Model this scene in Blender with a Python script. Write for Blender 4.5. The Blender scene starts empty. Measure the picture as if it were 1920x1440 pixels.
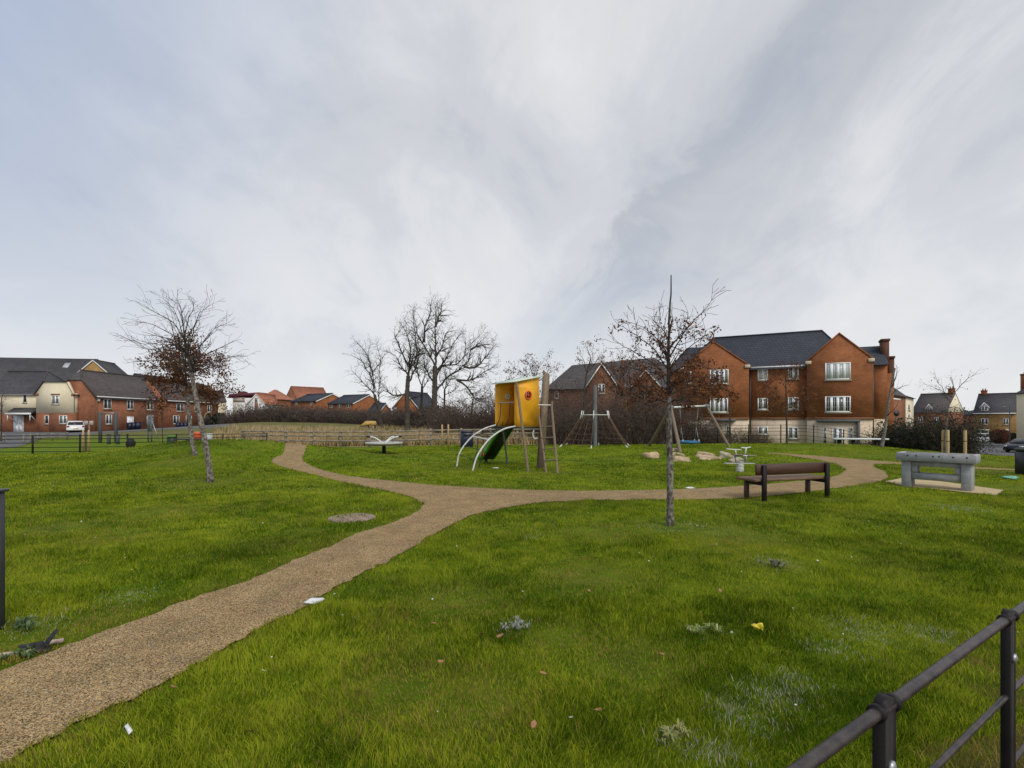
import bpy, math, random
import numpy as np
from mathutils import Vector, geometry

R = math.radians
scene = bpy.context.scene
COL = scene.collection

# ------------------------------------------------------------------ camera
EYE = 1.6
cd = bpy.data.cameras.new("camera")
cam = bpy.data.objects.new("camera", cd)
COL.objects.link(cam)
cam.location = (0, 0, EYE)
cam.rotation_euler = (R(90), 0, 0)
cd.sensor_width = 36.0
cd.lens = 18.0
cd.shift_y = 65.0 / 1920.0
cd.clip_start = 0.05
cd.clip_end = 5000
scene.camera = cam

# ------------------------------------------------------------------ sky and sun
SUN_EL, SUN_AZ = R(46), R(150)      # azimuth clockwise from +Y: behind the camera, to the right
scene.view_settings.view_transform = 'Standard'
scene.view_settings.look = 'None'
scene.view_settings.exposure = 0.35
scene.view_settings.gamma = 1.0

wd = bpy.data.worlds.new("World")
scene.world = wd
wd.use_nodes = True
nt = wd.node_tree
nt.nodes.clear()
N = nt.nodes.new
L = nt.links.new


def wmath(op, a, b=None):
    n = N('ShaderNodeMath'); n.operation = op
    for i, v in enumerate((a, b)):
        if v is None: continue
        if isinstance(v, (int, float)): n.inputs[i].default_value = v
        else: L(v, n.inputs[i])
    return n.outputs[0]


tc = N('ShaderNodeTexCoord')
sep = N('ShaderNodeSeparateXYZ'); L(tc.outputs['Generated'], sep.inputs[0])
zc = wmath('MAXIMUM', sep.outputs[2], 0.0)
den = wmath('ADD', zc, 0.42)
u = wmath('DIVIDE', sep.outputs[0], den)
v = wmath('DIVIDE', sep.outputs[1], den)
comb = N('ShaderNodeCombineXYZ'); L(u, comb.inputs[0]); L(v, comb.inputs[1])


def cloud_noise(rot, sx, sy, loc, detail, rough, dist=0.0):
    mp = N('ShaderNodeMapping'); mp.inputs['Rotation'].default_value = (0, 0, R(rot))
    mp.inputs['Scale'].default_value = (sx, sy, 1); mp.inputs['Location'].default_value = loc
    L(comb.outputs[0], mp.inputs[0])
    n = N('ShaderNodeTexNoise'); n.inputs['Scale'].default_value = 1.0
    n.inputs['Detail'].default_value = detail; n.inputs['Roughness'].default_value = rough
    n.inputs['Distortion'].default_value = dist
    L(mp.outputs[0], n.inputs['Vector'])
    return n.outputs['Fac']


def ramp(fac, stops, interp='EASE'):
    r = N('ShaderNodeValToRGB'); r.color_ramp.interpolation = interp
    e = r.color_ramp.elements
    e[0].position, e[0].color = stops[0]
    e[1].position, e[1].color = stops[-1]
    for p, c in stops[1:-1]:
        k = e.new(p); k.color = c
    L(fac, r.inputs[0])
    return r.outputs[0]


def g(x): return (x, x, x, 1)


n1 = cloud_noise(34, 2.0, 1.15, (3.1, 1.7, 0), 7, 0.56, 0.8)
n2 = cloud_noise(20, 4.6, 2.9, (7.7, 4.2, 0), 9, 0.62, 0.7)
n3 = cloud_noise(-8, 0.9, 0.7, (1.3, 9.2, 0), 3, 0.5, 0.2)
mixn = wmath('ADD', wmath('MULTIPLY', n1, 0.50), wmath('ADD', wmath('MULTIPLY', n2, 0.2), wmath('MULTIPLY', n3, 0.3)))
cloud = ramp(mixn, [(0.35, (3.9, 4.08, 4.45, 1)), (0.46, (4.75, 4.88, 5.15, 1)), (0.54, (5.45, 5.52, 5.7, 1)), (0.64, (6.0, 6.03, 6.15, 1))])
# a darker bank of cloud with a soft left edge rising from the horizon, right of centre
def _dir(px, py): return Vector((px - 960, 960, 785 - py)).normalized()
bn = _dir(1030, 600).cross(_dir(1300, 160)).normalized()
if bn.x < 0: bn = -bn
dt = N('ShaderNodeVectorMath'); dt.operation = 'DOT_PRODUCT'
L(tc.outputs['Generated'], dt.inputs[0]); dt.inputs[1].default_value = tuple(bn)
sd_ = wmath('ADD', dt.outputs['Value'], wmath('MULTIPLY', wmath('SUBTRACT', n2, 0.5), 0.36))
bank = ramp(sd_, [(0.0, g(0)), (0.06, g(1)), (0.15, g(.6)), (0.36, g(0))])
bank = wmath('MULTIPLY', bank, ramp(zc, [(0.08, g(0)), (0.26, g(1)), (0.62, g(.75)), (0.8, g(0))]))
mb_ = N('ShaderNodeMixRGB'); mb_.inputs[2].default_value = (3.35, 3.55, 3.95, 1)
L(wmath('MULTIPLY', bank, .9), mb_.inputs[0]); L(cloud, mb_.inputs[1]); cloud = mb_.outputs[0]
# deeper grey blue towards the upper left
lf_ = ramp(wmath('ADD', wmath('MULTIPLY', sep.outputs[0], -0.8), wmath('MULTIPLY', zc, 0.6)), [(0.40, g(0)), (0.92, g(.85))])
ml_ = N('ShaderNodeMixRGB'); ml_.inputs[2].default_value = (2.7, 3.4, 4.75, 1)
L(lf_, ml_.inputs[0]); L(cloud, ml_.inputs[1]); cloud = ml_.outputs[0]
# pale band low over the horizon
hor = wmath('POWER', wmath('SUBTRACT', 1.0, wmath('MINIMUM', zc, 1.0)), 5.0)
mixh = N('ShaderNodeMixRGB'); mixh.inputs[2].default_value = (6.35, 6.38, 6.55, 1)
L(wmath('MULTIPLY', hor, 0.85), mixh.inputs[0]); L(cloud, mixh.inputs[1])
sky = N('ShaderNodeTexSky'); sky.sky_type = 'NISHITA'; sky.sun_disc = False
sky.sun_elevation = SUN_EL; sky.sun_rotation = SUN_AZ
thin = ramp(mixn, [(0.30, g(0.75)), (0.48, g(0.93)), (0.6, g(0.97))])
mixs = N('ShaderNodeMixRGB'); L(thin, mixs.inputs[0]); L(sky.outputs[0], mixs.inputs[1]); L(mixh.outputs[0], mixs.inputs[2])
bg = N('ShaderNodeBackground'); bg.inputs['Strength'].default_value = 0.107
L(mixs.outputs[0], bg.inputs['Color'])
out = N('ShaderNodeOutputWorld'); L(bg.outputs[0], out.inputs['Surface'])

sd = bpy.data.lights.new("sun", 'SUN')
sd.energy = 1.5
sd.angle = R(24)
sd.color = (1.0, 0.95, 0.87)
sun = bpy.data.objects.new("sun", sd)
COL.objects.link(sun)
sun.rotation_euler = (R(90) - SUN_EL, 0, -SUN_AZ + math.pi)
# a sun lamp shines along its -Z: point it from the sun towards the scene
sv = Vector((math.sin(SUN_AZ) * math.cos(SUN_EL), math.cos(SUN_AZ) * math.cos(SUN_EL), math.sin(SUN_EL)))
sun.rotation_euler = (-sv).to_track_quat('-Z', 'Y').to_euler()
sun.location = (20, -40, 40)

# ------------------------------------------------------------------ measuring helpers
F = 960.0


def sstep(a, b, x):
    t = np.clip((np.asarray(x, float) - a) / (b - a), 0, 1)
    return t * t * (3 - 2 * t)


def gz(x, y):
    x = np.asarray(x, float); y = np.asarray(y, float)
    z = 0.74 * np.exp(-((x + 11.5) / 5.0) ** 2 - ((y - 20.5) / 3.0) ** 2)          # low mound on the left
    z = z - 0.4 * sstep(23, 27, y) * (1 - sstep(-11, -3, x)) * (1 - sstep(45, 70, y) * 0.6)
    z = z - 0.26 * sstep(30, 35, y) * sstep(-11, -3, x) * (1 - sstep(6, 12, x))
    z = z + 0.17 * np.exp(-((y - 28) / 3.2) ** 2) * sstep(7, 14, x) * (1 - sstep(19, 25, x))   # bank before the flats
    z = z - 0.55 * sstep(32, 38, y) * sstep(8, 14, x)
    z = z - 1.55 * sstep(17.5, 36, y) * sstep(17.5, 29, x) - 0.6 * sstep(60, 120, y) * sstep(25, 60, x)
    z = z + 1.2 * sstep(45, 92, y) * (1 - sstep(-4, 12, x)) * sstep(-58, -42, x)
    return z


def gzf(x, y): return float(gz(x, y))


def W(px, py, Y): return Vector(((px - 960) / F * Y, Y, EYE - (py - 785) / F * Y))


def G(px, py):
    """point of the ground seen at a pixel"""
    Y = EYE * F / max(py - 785, 1)
    for _ in range(40):
        z = gzf((px - 960) / F * Y, Y)
        Y = 0.5 * Y + 0.5 * (EYE - z) * F / max(py - 785, 1)
    return Vector(((px - 960) / F * Y, Y, gzf((px - 960) / F * Y, Y)))


# ------------------------------------------------------------------ mesh helpers
class MB:
    def __init__(s):
        s.v = []; s.f = {}; s.c = []; s.n = 0

    def add(s, verts, faces, col=None):
        verts = np.asarray(verts, np.float32).reshape(-1, 3)
        for fc in faces:
            a = np.asarray(fc, np.int32)
            if a.ndim == 1: a = a[None]
            s.f.setdefault(a.shape[1], []).append(a + s.n)
        s.v.append(verts)
        if col is not None: s.c.append(np.asarray(col, np.float32).reshape(-1, 4))
        s.n += len(verts)
        return s

    def box(s, x0, x1, y0, y1, z0, z1):
        v = [(x0, y0, z0), (x1, y0, z0), (x1, y1, z0), (x0, y1, z0), (x0, y0, z1), (x1, y0, z1), (x1, y1, z1), (x0, y1, z1)]
        return s.add(v, [[(3, 2, 1, 0), (4, 5, 6, 7), (0, 1, 5, 4), (1, 2, 6, 5), (2, 3, 7, 6), (3, 0, 4, 7)]])

    def bbox(s, x0, x1, y0, y1, z0, z1, b=0.01):
        """box with chamfered edges along every side"""
        b = min(b, (x1 - x0) * .45, (y1 - y0) * .45, (z1 - z0) * .45)
        ring = lambda z, i: [(x0 + i, y0 + b, z), (x0 + b, y0 + i, z), (x1 - b, y0 + i, z), (x1 - i, y0 + b, z), (x1 - i, y1 - b, z), (x1 - b, y1 - i, z), (x0 + b, y1 - i, z), (x0 + i, y1 - b, z)]
        r0 = [(x0 + b, y0 + 2 * b, z0), (x0 + 2 * b, y0 + b, z0), (x1 - 2 * b, y0 + b, z0), (x1 - b, y0 + 2 * b, z0), (x1 - b, y1 - 2 * b, z0), (x1 - 2 * b, y1 - b, z0), (x0 + 2 * b, y1 - b, z0), (x0 + b, y1 - 2 * b, z0)]
        r3 = [(x, y, z1) for x, y, _ in r0]
        v = r0 + ring(z0 + b, 0) + ring(z1 - b, 0) + r3
        fs = []
        for k in range(3):
            for i in range(8):
                j = (i + 1) % 8
                fs.append((k * 8 + i, k * 8 + j, k * 8 + 8 + j, k * 8 + 8 + i))
        return s.add(v, [fs, tuple(range(7, -1, -1)), tuple(range(24, 32))])

    def prism(s, pts, vec):
        """polygon (list of 3D points) swept along vec"""
        n = len(pts); vec = Vector(vec)
        a = [tuple(Vector(p)) for p in pts]; b = [tuple(Vector(p) + vec) for p in pts]
        fs = [(i, (i + 1) % n, n + (i + 1) % n, n + i) for i in range(n)]
        return s.add(a + b, [fs, tuple(range(n - 1, -1, -1)), tuple(range(n, 2 * n))])

    def tube(s, pts, r, n=8, cap=True):
        pts = [Vector(p) for p in pts]
        rs = r if isinstance(r, (list, tuple)) else [r] * len(pts)
        V = []; prev = None
        for i, p in enumerate(pts):
            d = (pts[min(i + 1, len(pts) - 1)] - pts[max(i - 1, 0)]).normalized()
            if prev is None:
                a = d.orthogonal().normalized()
            else:
                a = (prev - d * prev.dot(d)).normalized()
            prev = a; b = d.cross(a)
            for k in range(n):
                t = 2 * math.pi * k / n
                V.append(tuple(p + (a * math.cos(t) + b * math.sin(t)) * rs[i]))
        fs = []
        for i in range(len(pts) - 1):
            for k in range(n):
                j = (k + 1) % n
                fs.append((i * n + k, i * n + j, i * n + n + j, i * n + n + k))
        groups = [fs]
        if cap: groups += [tuple(range(n - 1, -1, -1)), tuple(range((len(pts) - 1) * n, len(pts) * n))]
        return s.add(V, groups)

    def lathe(s, prof, n=16, c=(0, 0, 0)):
        V = []
        for r, z in prof:
            for k in range(n):
                t = 2 * math.pi * k / n
                V.append((c[0] + r * math.cos(t), c[1] + r * math.sin(t), c[2] + z))
        fs = []
        for i in range(len(prof) - 1):
            for k in range(n):
                j = (k + 1) % n
                fs.append((i * n + k, i * n + j, i * n + n + j, i * n + n + k))
        return s.add(V, [fs, tuple(range(n - 1, -1, -1)), tuple(range((len(prof) - 1) * n, len(prof) * n))])

    def segs(s, P0, P1, R0, R1, n=3):
        """many straight tapered tubes at once"""
        P0 = np.asarray(P0, float); P1 = np.asarray(P1, float)
        m = len(P0)
        if not m: return s
        R0 = np.broadcast_to(np.asarray(R0, float), (m,)); R1 = np.broadcast_to(np.asarray(R1, float), (m,))
        d = P1 - P0; d /= np.linalg.norm(d, axis=1)[:, None] + 1e-9
        ref = np.where(np.abs(d[:, 2:3]) < .9, [[0, 0, 1.]], [[1., 0, 0]])
        a = np.cross(d, ref); a /= np.linalg.norm(a, axis=1)[:, None] + 1e-9
        b = np.cross(d, a)
        V = np.zeros((m, 2 * n, 3))
        for k in range(n):
            t = 2 * math.pi * k / n
            o = a * math.cos(t) + b * math.sin(t)
            V[:, k] = P0 + o * R0[:, None]; V[:, n + k] = P1 + o * R1[:, None]
        base = (np.arange(m) * 2 * n)[:, None]
        fs = np.concatenate([base + np.array([[k, (k + 1) % n, n + (k + 1) % n, n + k]]) for k in range(n)])
        return s.add(V.reshape(-1, 3), [fs])

    def leaves(s, C, size, rng, flat=0.0, cols=None, aspect=0.6):
        """small pointed leaf faces with random orientation"""
        C = np.asarray(C, float); m = len(C)
        size = np.broadcast_to(np.asarray(size, float), (m,))
        a = rng.normal(size=(m, 3)); a[:, 2] *= (1 - flat); a /= np.linalg.norm(a, axis=1)[:, None]
        t = rng.normal(size=(m, 3)); t[:, 2] *= (1 - flat)
        b = np.cross(a, t); 
        if flat > 0.5: b = np.cross(a, np.array([[0, 0, 1.]]) + .5 * t)
        b /= np.linalg.norm(b, axis=1)[:, None] + 1e-9
        a = a * size[:, None]; b = b * size[:, None] * aspect
        V = np.stack([C - a, C + b * .9, C + a, C - b], 1)
        fs = np.arange(m * 4).reshape(m, 4)
        col = None if cols is None else np.repeat(cols, 4, 0)
        return s.add(V.reshape(-1, 3), [fs], col)

    def blob(s, c, r, rng, n=14, m=9, amp=.18, flatten=0.0):
        """boulder: uneven ellipsoid"""
        ph = rng.uniform(0, 6.28, 12)
        V = []
        for i in range(m + 1):
            th = math.pi * i / m
            for k in range(n):
                t = 2 * math.pi * k / n
                x, y, z = math.sin(th) * math.cos(t), math.sin(th) * math.sin(t), math.cos(th)
                w = 1 + amp * (math.sin(2.1 * x + ph[0]) * math.cos(2.7 * y + ph[1]) + .6 * math.sin(4.1 * z + 3 * x + ph[2]) + .5 * math.sin(5 * y + 3 * z + ph[3]) * math.cos(4 * x + ph[4]))
                if z > 0 and flatten: z *= (1 - flatten * z * z)
                V.append((c[0] + r[0] * x * w, c[1] + r[1] * y * w, c[2] + r[2] * z * w))
        fs = []
        for i in range(m):
            for k in range(n):
                j = (k + 1) % n
                fs.append((i * n + k, i * n + n + k, i * n + n + j, i * n + j))
        return s.add(V, [fs])

    def build(s, name, mat, parent=None, smooth=False, loc=None):
        me = bpy.data.meshes.new(name)
        V = np.concatenate(s.v) if s.v else np.zeros((0, 3), np.float32)
        idx = []; st = []; tot = 0
        for k, lst in s.f.items():
            a = np.concatenate(lst)
            idx.append(a.ravel()); st.append(tot + np.arange(len(a)) * k); tot += a.size
        idx = np.concatenate(idx).astype(np.int32); st = np.concatenate(st).astype(np.int32)
        me.vertices.add(len(V)); me.vertices.foreach_set('co', V.ravel().astype(np.float32))
        me.loops.add(len(idx)); me.loops.foreach_set('vertex_index', idx)
        me.polygons.add(len(st)); me.polygons.foreach_set('loop_start', st)
        if smooth: me.polygons.foreach_set('use_smooth', np.ones(len(st), bool))
        me.update(calc_edges=True)
        if s.c:
            at = me.attributes.new('Col', 'FLOAT_COLOR', 'POINT')
            at.data.foreach_set('color', np.concatenate(s.c).ravel())
        if not smooth or True: me.validate()
        me.materials.append(mat)
        o = bpy.data.objects.new(name, me)
        COL.objects.link(o)
        if parent is not None: o.parent = parent
        if loc is not None: o.location = loc
        return o


def soft(o, ang=40):
    """smooth shading with sharp edges kept"""
    me = o.data
    me.polygons.foreach_set('use_smooth', np.ones(len(me.polygons), bool))
    me.set_sharp_from_angle(angle=R(ang))
    return o


def tag(o, label, cat, group=None, kind=None):
    o['label'] = label; o['category'] = cat
    if group: o['group'] = group
    if kind: o['kind'] = kind
    return o


def thing(name, label, cat, loc=(0, 0, 0), rz=0.0, group=None):
    o = bpy.data.objects.new(name, None)
    o.empty_display_size = .2
    COL.objects.link(o)
    o.location = loc; o.rotation_euler = (0, 0, rz)
    return tag(o, label, cat, group)


def copy_tree(o, parent=None):
    c = o.copy(); COL.objects.link(c)
    if parent is not None: c.parent = parent
    for ch in [k for k in bpy.data.objects if k.parent == o]: copy_tree(ch, c)
    return c


def structure(o, label=None):
    o['kind'] = 'structure'
    if label: o['label'] = label
    return o


# ------------------------------------------------------------------ materials
def nodes(name):
    m = bpy.data.materials.new(name); m.use_nodes = True
    t = m.node_tree; b = t.nodes['Principled BSDF']
    return m, t, b


def mat(name, c1, c2=None, rough=.6, scale=8.0, bump=0.0, metal=0.0, bscale=None, detail=5, spec=None, contrast=(.35, .65), stretch=None):
    m, t, b = nodes(name)
    b.inputs['Roughness'].default_value = rough; b.inputs['Metallic'].default_value = metal
    if spec is not None: b.inputs['Specular IOR Level'].default_value = spec
    tcn = t.nodes.new('ShaderNodeTexCoord'); vec = tcn.outputs['Object']
    if stretch:
        mp = t.nodes.new('ShaderNodeMapping'); mp.inputs['Scale'].default_value = stretch
        t.links.new(vec, mp.inputs[0]); vec = mp.outputs[0]
    c2 = c2 or tuple(x * .8 for x in c1)
    n = t.nodes.new('ShaderNodeTexNoise'); n.inputs['Scale'].default_value = scale; n.inputs['Detail'].default_value = detail
    t.links.new(vec, n.inputs['Vector'])
    r = t.nodes.new('ShaderNodeValToRGB'); e = r.color_ramp.elements
    e[0].position, e[1].position = contrast
    e[0].color = (*c1, 1); e[1].color = (*c2, 1)
    t.links.new(n.outputs['Fac'], r.inputs[0]); t.links.new(r.outputs[0], b.inputs['Base Color'])
    if bump:
        n2 = t.nodes.new('ShaderNodeTexNoise'); n2.inputs['Scale'].default_value = bscale or scale * 4; n2.inputs['Detail'].default_value = 6
        t.links.new(vec, n2.inputs['Vector'])
        bp = t.nodes.new('ShaderNodeBump'); bp.inputs['Strength'].default_value = bump; bp.inputs['Distance'].default_value = .02
        t.links.new(n2.outputs['Fac'], bp.inputs['Height']); t.links.new(bp.outputs[0], b.inputs['Normal'])
    return m


def brickmat(name, c1, c2, mortar, bw=.225, bh=.075, ms=.012, rough=.85, blotch=.38, bump=.4, offset=.5):
    m, t, b = nodes(name)
    b.inputs['Roughness'].default_value = rough; b.inputs['Specular IOR Level'].default_value = .2
    tcn = t.nodes.new('ShaderNodeTexCoord')
    sp = t.nodes.new('ShaderNodeSeparateXYZ'); t.links.new(tcn.outputs['Object'], sp.inputs[0])
    ad = t.nodes.new('ShaderNodeMath'); ad.operation = 'ADD'; t.links.new(sp.outputs[0], ad.inputs[0]); t.links.new(sp.outputs[1], ad.inputs[1])
    cb = t.nodes.new('ShaderNodeCombineXYZ'); t.links.new(ad.outputs[0], cb.inputs[0]); t.links.new(sp.outputs[2], cb.inputs[1])
    br = t.nodes.new('ShaderNodeTexBrick')
    br.inputs['Scale'].default_value = 1.0; br.inputs['Brick Width'].default_value = bw; br.inputs['Row Height'].default_value = bh
    br.inputs['Mortar Size'].default_value = ms; br.inputs['Mortar Smooth'].default_value = .3; br.offset = offset
    br.inputs['Color1'].default_value = (*c1, 1); br.inputs['Color2'].default_value = (*c2, 1); br.inputs['Mortar'].default_value = (*mortar, 1)
    t.links.new(cb.outputs[0], br.inputs['Vector'])
    n = t.nodes.new('ShaderNodeTexNoise'); n.inputs['Scale'].default_value = .8; n.inputs['Detail'].default_value = 8; n.inputs['Roughness'].default_value = .65
    t.links.new(tcn.outputs['Object'], n.inputs['Vector'])
    r = t.nodes.new('ShaderNodeValToRGB'); e = r.color_ramp.elements
    e[0].position, e[1].position = .3, .7
    e[0].color = g(1 - blotch); e[1].color = g(1 + blotch * .6)
    t.links.new(n.outputs['Fac'], r.inputs[0])
    mx = t.nodes.new('ShaderNodeMixRGB'); mx.blend_type = 'MULTIPLY'; mx.inputs[0].default_value = 1
    t.links.new(br.outputs['Color'], mx.inputs[1]); t.links.new(r.outputs[0], mx.inputs[2])
    t.links.new(mx.outputs[0], b.inputs['Base Color'])
    bp = t.nodes.new('ShaderNodeBump'); bp.inputs['Strength'].default_value = bump; bp.inputs['Distance'].default_value = .02; bp.invert = True
    t.links.new(br.outputs['Fac'], bp.inputs['Height']); t.links.new(bp.outputs[0], b.inputs['Normal'])
    return m


def leafmat(name, base=None, rough=.6, transl=.35, spec=.2):
    """thin leaves or grass: colour from the mesh attribute, light passes through"""
    m, t, b = nodes(name)
    b.inputs['Roughness'].default_value = rough; b.inputs['Specular IOR Level'].default_value = spec
    at = t.nodes.new('ShaderNodeAttribute'); at.attribute_name = 'Col'
    col = at.outputs['Color']
    t.links.new(col, b.inputs['Base Color'])
    tr = t.nodes.new('ShaderNodeBsdfTranslucent'); t.links.new(col, tr.inputs['Color'])
    mx = t.nodes.new('ShaderNodeMixShader'); mx.inputs[0].default_value = transl
    t.links.new(b.outputs[0], mx.inputs[1]); t.links.new(tr.outputs[0], mx.inputs[2])
    o = t.nodes['Material Output']; t.links.new(mx.outputs[0], o.inputs['Surface'])
    return m


M = {}
M['brick'] = brickmat('red_brick', (.33, .108, .036), (.24, .077, .026), (.27, .135, .07))
M['brick_orange'] = brickmat('orange_brick', (.34, .122, .060), (.255, .09, .045), (.30, .16, .10))
M['brick_ochre'] = brickmat('ochre_brick', (.36, .21, .07), (.29, .165, .055), (.34, .23, .11))
M['brick_brown'] = brickmat('brown_brick', (.21, .085, .045), (.155, .062, .034), (.19, .11, .07))  # darker, browner brick for the building behind the bushes
M['brick_dimmed'] = brickmat('dimmed_chimney_brick', (.15, .06, .035), (.11, .045, .028), (.14, .08, .055))  # chimney brick, its colour darkened to offset the sunlight falling on it
M['render_cream'] = mat('cream_render', (.74, .66, .48), (.68, .60, .43), .9, 1.2, .15, bscale=60)
M['stone_cream'] = brickmat('cream_stone', (.70, .57, .43), (.63, .51, .38), (.46, .37, .27), .6, .29, .008, blotch=.14, bump=.25)
M['render_white'] = mat('white_render', (.72, .72, .70), (.66, .66, .64), .85, 1.5)
M['tile_dark'] = brickmat('dark_roof_tile', (.098, .094, .10), (.078, .075, .081), (.05, .05, .055), .33, .2, .03, blotch=.22, bump=.8)
M['tile_grey'] = brickmat('grey_roof_slate', (.056, .062, .078), (.046, .05, .064), (.026, .03, .038), .3, .2, .02, blotch=.16, bump=.5)
M['tile_brown'] = brickmat('brown_roof_tile', (.125, .11, .108), (.10, .088, .086), (.06, .053, .052), .33, .2, .03, blotch=.2, bump=.8)
M['tile_red'] = brickmat('red_roof_tile', (.46, .19, .11), (.38, .155, .09), (.22, .08, .05), .3, .2, .02, blotch=.2, bump=.6)
M['tile_maroon'] = mat('maroon_roof', (.10, .012, .03), (.08, .012, .025), .6, 2)
M['upvc'] = mat('white_plastic', (.80, .80, .78), (.74, .74, .72), .35, 3)
M['door_white'] = mat('white_door', (.78, .80, .82), (.72, .74, .76), .4, 3)
M['gutter'] = mat('black_gutter', (.015, .015, .017), (.02, .02, .022), .4, 6)
M['lintel'] = mat('soldier_brick', (.26, .12, .05), (.2, .09, .04), .85, 30)
M['sill_stone'] = mat('stone_sill', (.30, .25, .19), (.24, .2, .15), .85, 12)
M['lead'] = mat('grey_lead', (.12, .125, .13), (.09, .095, .1), .6, 6)
m, t, b = nodes('window_glass'); b.inputs['Base Color'].default_value = (.018, .022, .03, 1); b.inputs['Roughness'].default_value = .08; M['glass'] = m
m, t, b = nodes('car_glass'); b.inputs['Base Color'].default_value = (.01, .012, .015, 1); b.inputs['Roughness'].default_value = .05; M['carglass'] = m
M['curtain'] = mat('net_curtain', (.50, .52, .53), (.36, .38, .4), .3, 3, contrast=(.4, .6), stretch=(9, 9, .2))
M['black_metal'] = mat('black_painted_metal', (.009, .007, .008), (.018, .014, .014), .55, 9, .08, bscale=120, spec=.22)
M['rail_metal'] = mat('worn_black_rail', (.022, .018, .018), (.06, .048, .045), .36, 30, .15, spec=.4, bscale=240, stretch=(1, 1, 1))
M['grey_post'] = mat('dark_grey_powder_coat', (.035, .038, .043), (.045, .048, .055), .45, 14, .05, bscale=200)
M['steel'] = mat('galvanised_steel', (.42, .43, .44), (.33, .34, .36), .42, 16, metal=.7)
M['white_steel'] = mat('white_painted_tube', (.70, .70, .67), (.6, .6, .57), .4, 10)
M['yellow'] = mat('yellow_panel', (.90, .44, .012), (.76, .35, .014), .5, 3.5, .05, detail=8)
M['yellow_pale'] = mat('pale_yellow_board', (.52, .36, .10), (.44, .29, .08), .6, 5)
M['yellow_in'] = M['yellow']
M['wood_grey'] = mat('weathered_timber', (.24, .175, .115), (.15, .11, .075), .85, 5, .5, bscale=14, stretch=(8, 8, .6))
M['wood_pale'] = mat('pale_stake_timber', (.50, .36, .17), (.38, .26, .12), .85, 5, .4, bscale=14, stretch=(8, 8, .6))
M['wood_fence'] = mat('aged_fence_timber', (.32, .27, .21), (.20, .165, .13), .9, 4, .5, bscale=12, stretch=(1, 6, 6))
M['wood_bench'] = mat('stained_bench_timber', (.078, .027, .014), (.046, .017, .010), .5, 7, .35, bscale=20, stretch=(.6, 9, 9))
M['wood_seat'] = mat('worn_bench_timber', (.20, .115, .065), (.12, .062, .035), .6, 7, .35, bscale=20, stretch=(.6, 9, 9))
M['rope'] = mat('tan_rope', (.20, .125, .075), (.14, .085, .05), .9, 40, .4)
M['rope_dark'] = mat('dark_rope', (.03, .028, .03), (.05, .045, .045), .9, 40, .4)
M['green_slide'] = mat('green_plastic', (.085, .30, .012), (.07, .25, .012), .4, 4)
M['dark_green'] = mat('dark_green_panel', (.022, .034, .018), (.016, .025, .014), .5, 6)
M['blue_seat'] = mat('blue_plastic', (.012, .12, .24), (.01, .09, .19), .5, 6)
M['navy_bin'] = mat('navy_bin_paint', (.008, .012, .035), (.012, .016, .045), .45, 6)
M['orange'] = mat('orange_plastic', (.62, .10, .02), (.52, .085, .02), .45, 6)
M['red_plastic'] = mat('red_plastic', (.5, .04, .03), (.42, .035, .03), .45, 6)
M['concrete'] = mat('grey_concrete', (.33, .335, .335), (.25, .255, .257), .8, 9, .25, bscale=90, detail=9)
M['concrete_rim'] = mat('pale_concrete', (.46, .46, .44), (.38, .38, .365), .8, 14, .25, bscale=90)
M['slab'] = mat('buff_slab', (.50, .39, .22), (.42, .32, .18), .9, 5, .3, bscale=50)
M['stone'] = mat('sandstone_boulder', (.56, .43, .27), (.33, .24, .14), .9, 5, .7, bscale=16, detail=9)
M['stone_pale'] = mat('pale_limestone', (.46, .41, .31), (.28, .23, .16), .9, 6, .7, bscale=16, detail=9)
M['bark_pale'] = mat('lichened_bark', (.25, .225, .19), (.07, .058, .048), .9, 20, .6, bscale=40, contrast=(.4, .58), stretch=(1, 1, .7))
M['bark_dark'] = mat('dark_bark', (.060, .047, .038), (.034, .027, .023), .9, 9, .6, bscale=20)
M['bark_far'] = mat('greenish_bark', (.075, .066, .048), (.045, .038, .03), .9, 2, .3)
M['litter_white'] = mat('white_litter', (.75, .76, .77), (.6, .62, .63), .6, 30, .3)
M['litter_yellow'] = mat('yellow_wrapper', (.72, .58, .03), (.6, .48, .03), .4, 40)
M['litter_black'] = mat('black_rag', (.014, .013, .016), (.03, .028, .032), .8, 25, .8, bscale=50)
M['plank_pink'] = mat('pale_board', (.52, .40, .32), (.42, .32, .25), .85, 8, .2)
M['sign_panel'] = mat('pale_sign_panel', (.44, .38, .35), (.40, .34, .31), .6, 8)
M['gym_grey'] = mat('gym_grey_steel', (.07, .08, .09), (.055, .065, .075), .5, 6)
M['gym_panel'] = mat('gym_panel', (.14, .155, .175), (.11, .125, .14), .5, 6)
M['car_dark'] = mat('dark_blue_car_paint', (.012, .014, .022), (.014, .017, .026), .18, 3)
M['car_white'] = mat('white_car_paint', (.72, .73, .74), (.7, .71, .72), .2, 3)
M['tyre'] = mat('tyre_rubber', (.015, .015, .015), (.02, .02, .02), .85, 20)
M['lamp_red'] = mat('red_lamp_lens', (.35, .01, .01), (.3, .01, .01), .2, 5)
M['lamp_white'] = mat('clear_lamp_lens', (.7, .7, .7), (.6, .6, .6), .15, 5)
M['asphalt'] = mat('asphalt', (.12, .12, .122), (.09, .09, .093), .9, 3, .3, bscale=60)
M['pavement'] = mat('pavement', (.24, .225, .205), (.20, .185, .17), .9, 2, .2)
M['leaf'] = leafmat('dry_leaf')
M['grass'] = leafmat('grass_blade', rough=.9, transl=.4, spec=.02)
M['thicket'] = leafmat('thicket_leaf', transl=.38)
M['twig'] = mat('bramble_twig', (.14, .098, .08), (.085, .062, .053), .95, 3)
M['manhole'] = None

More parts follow.
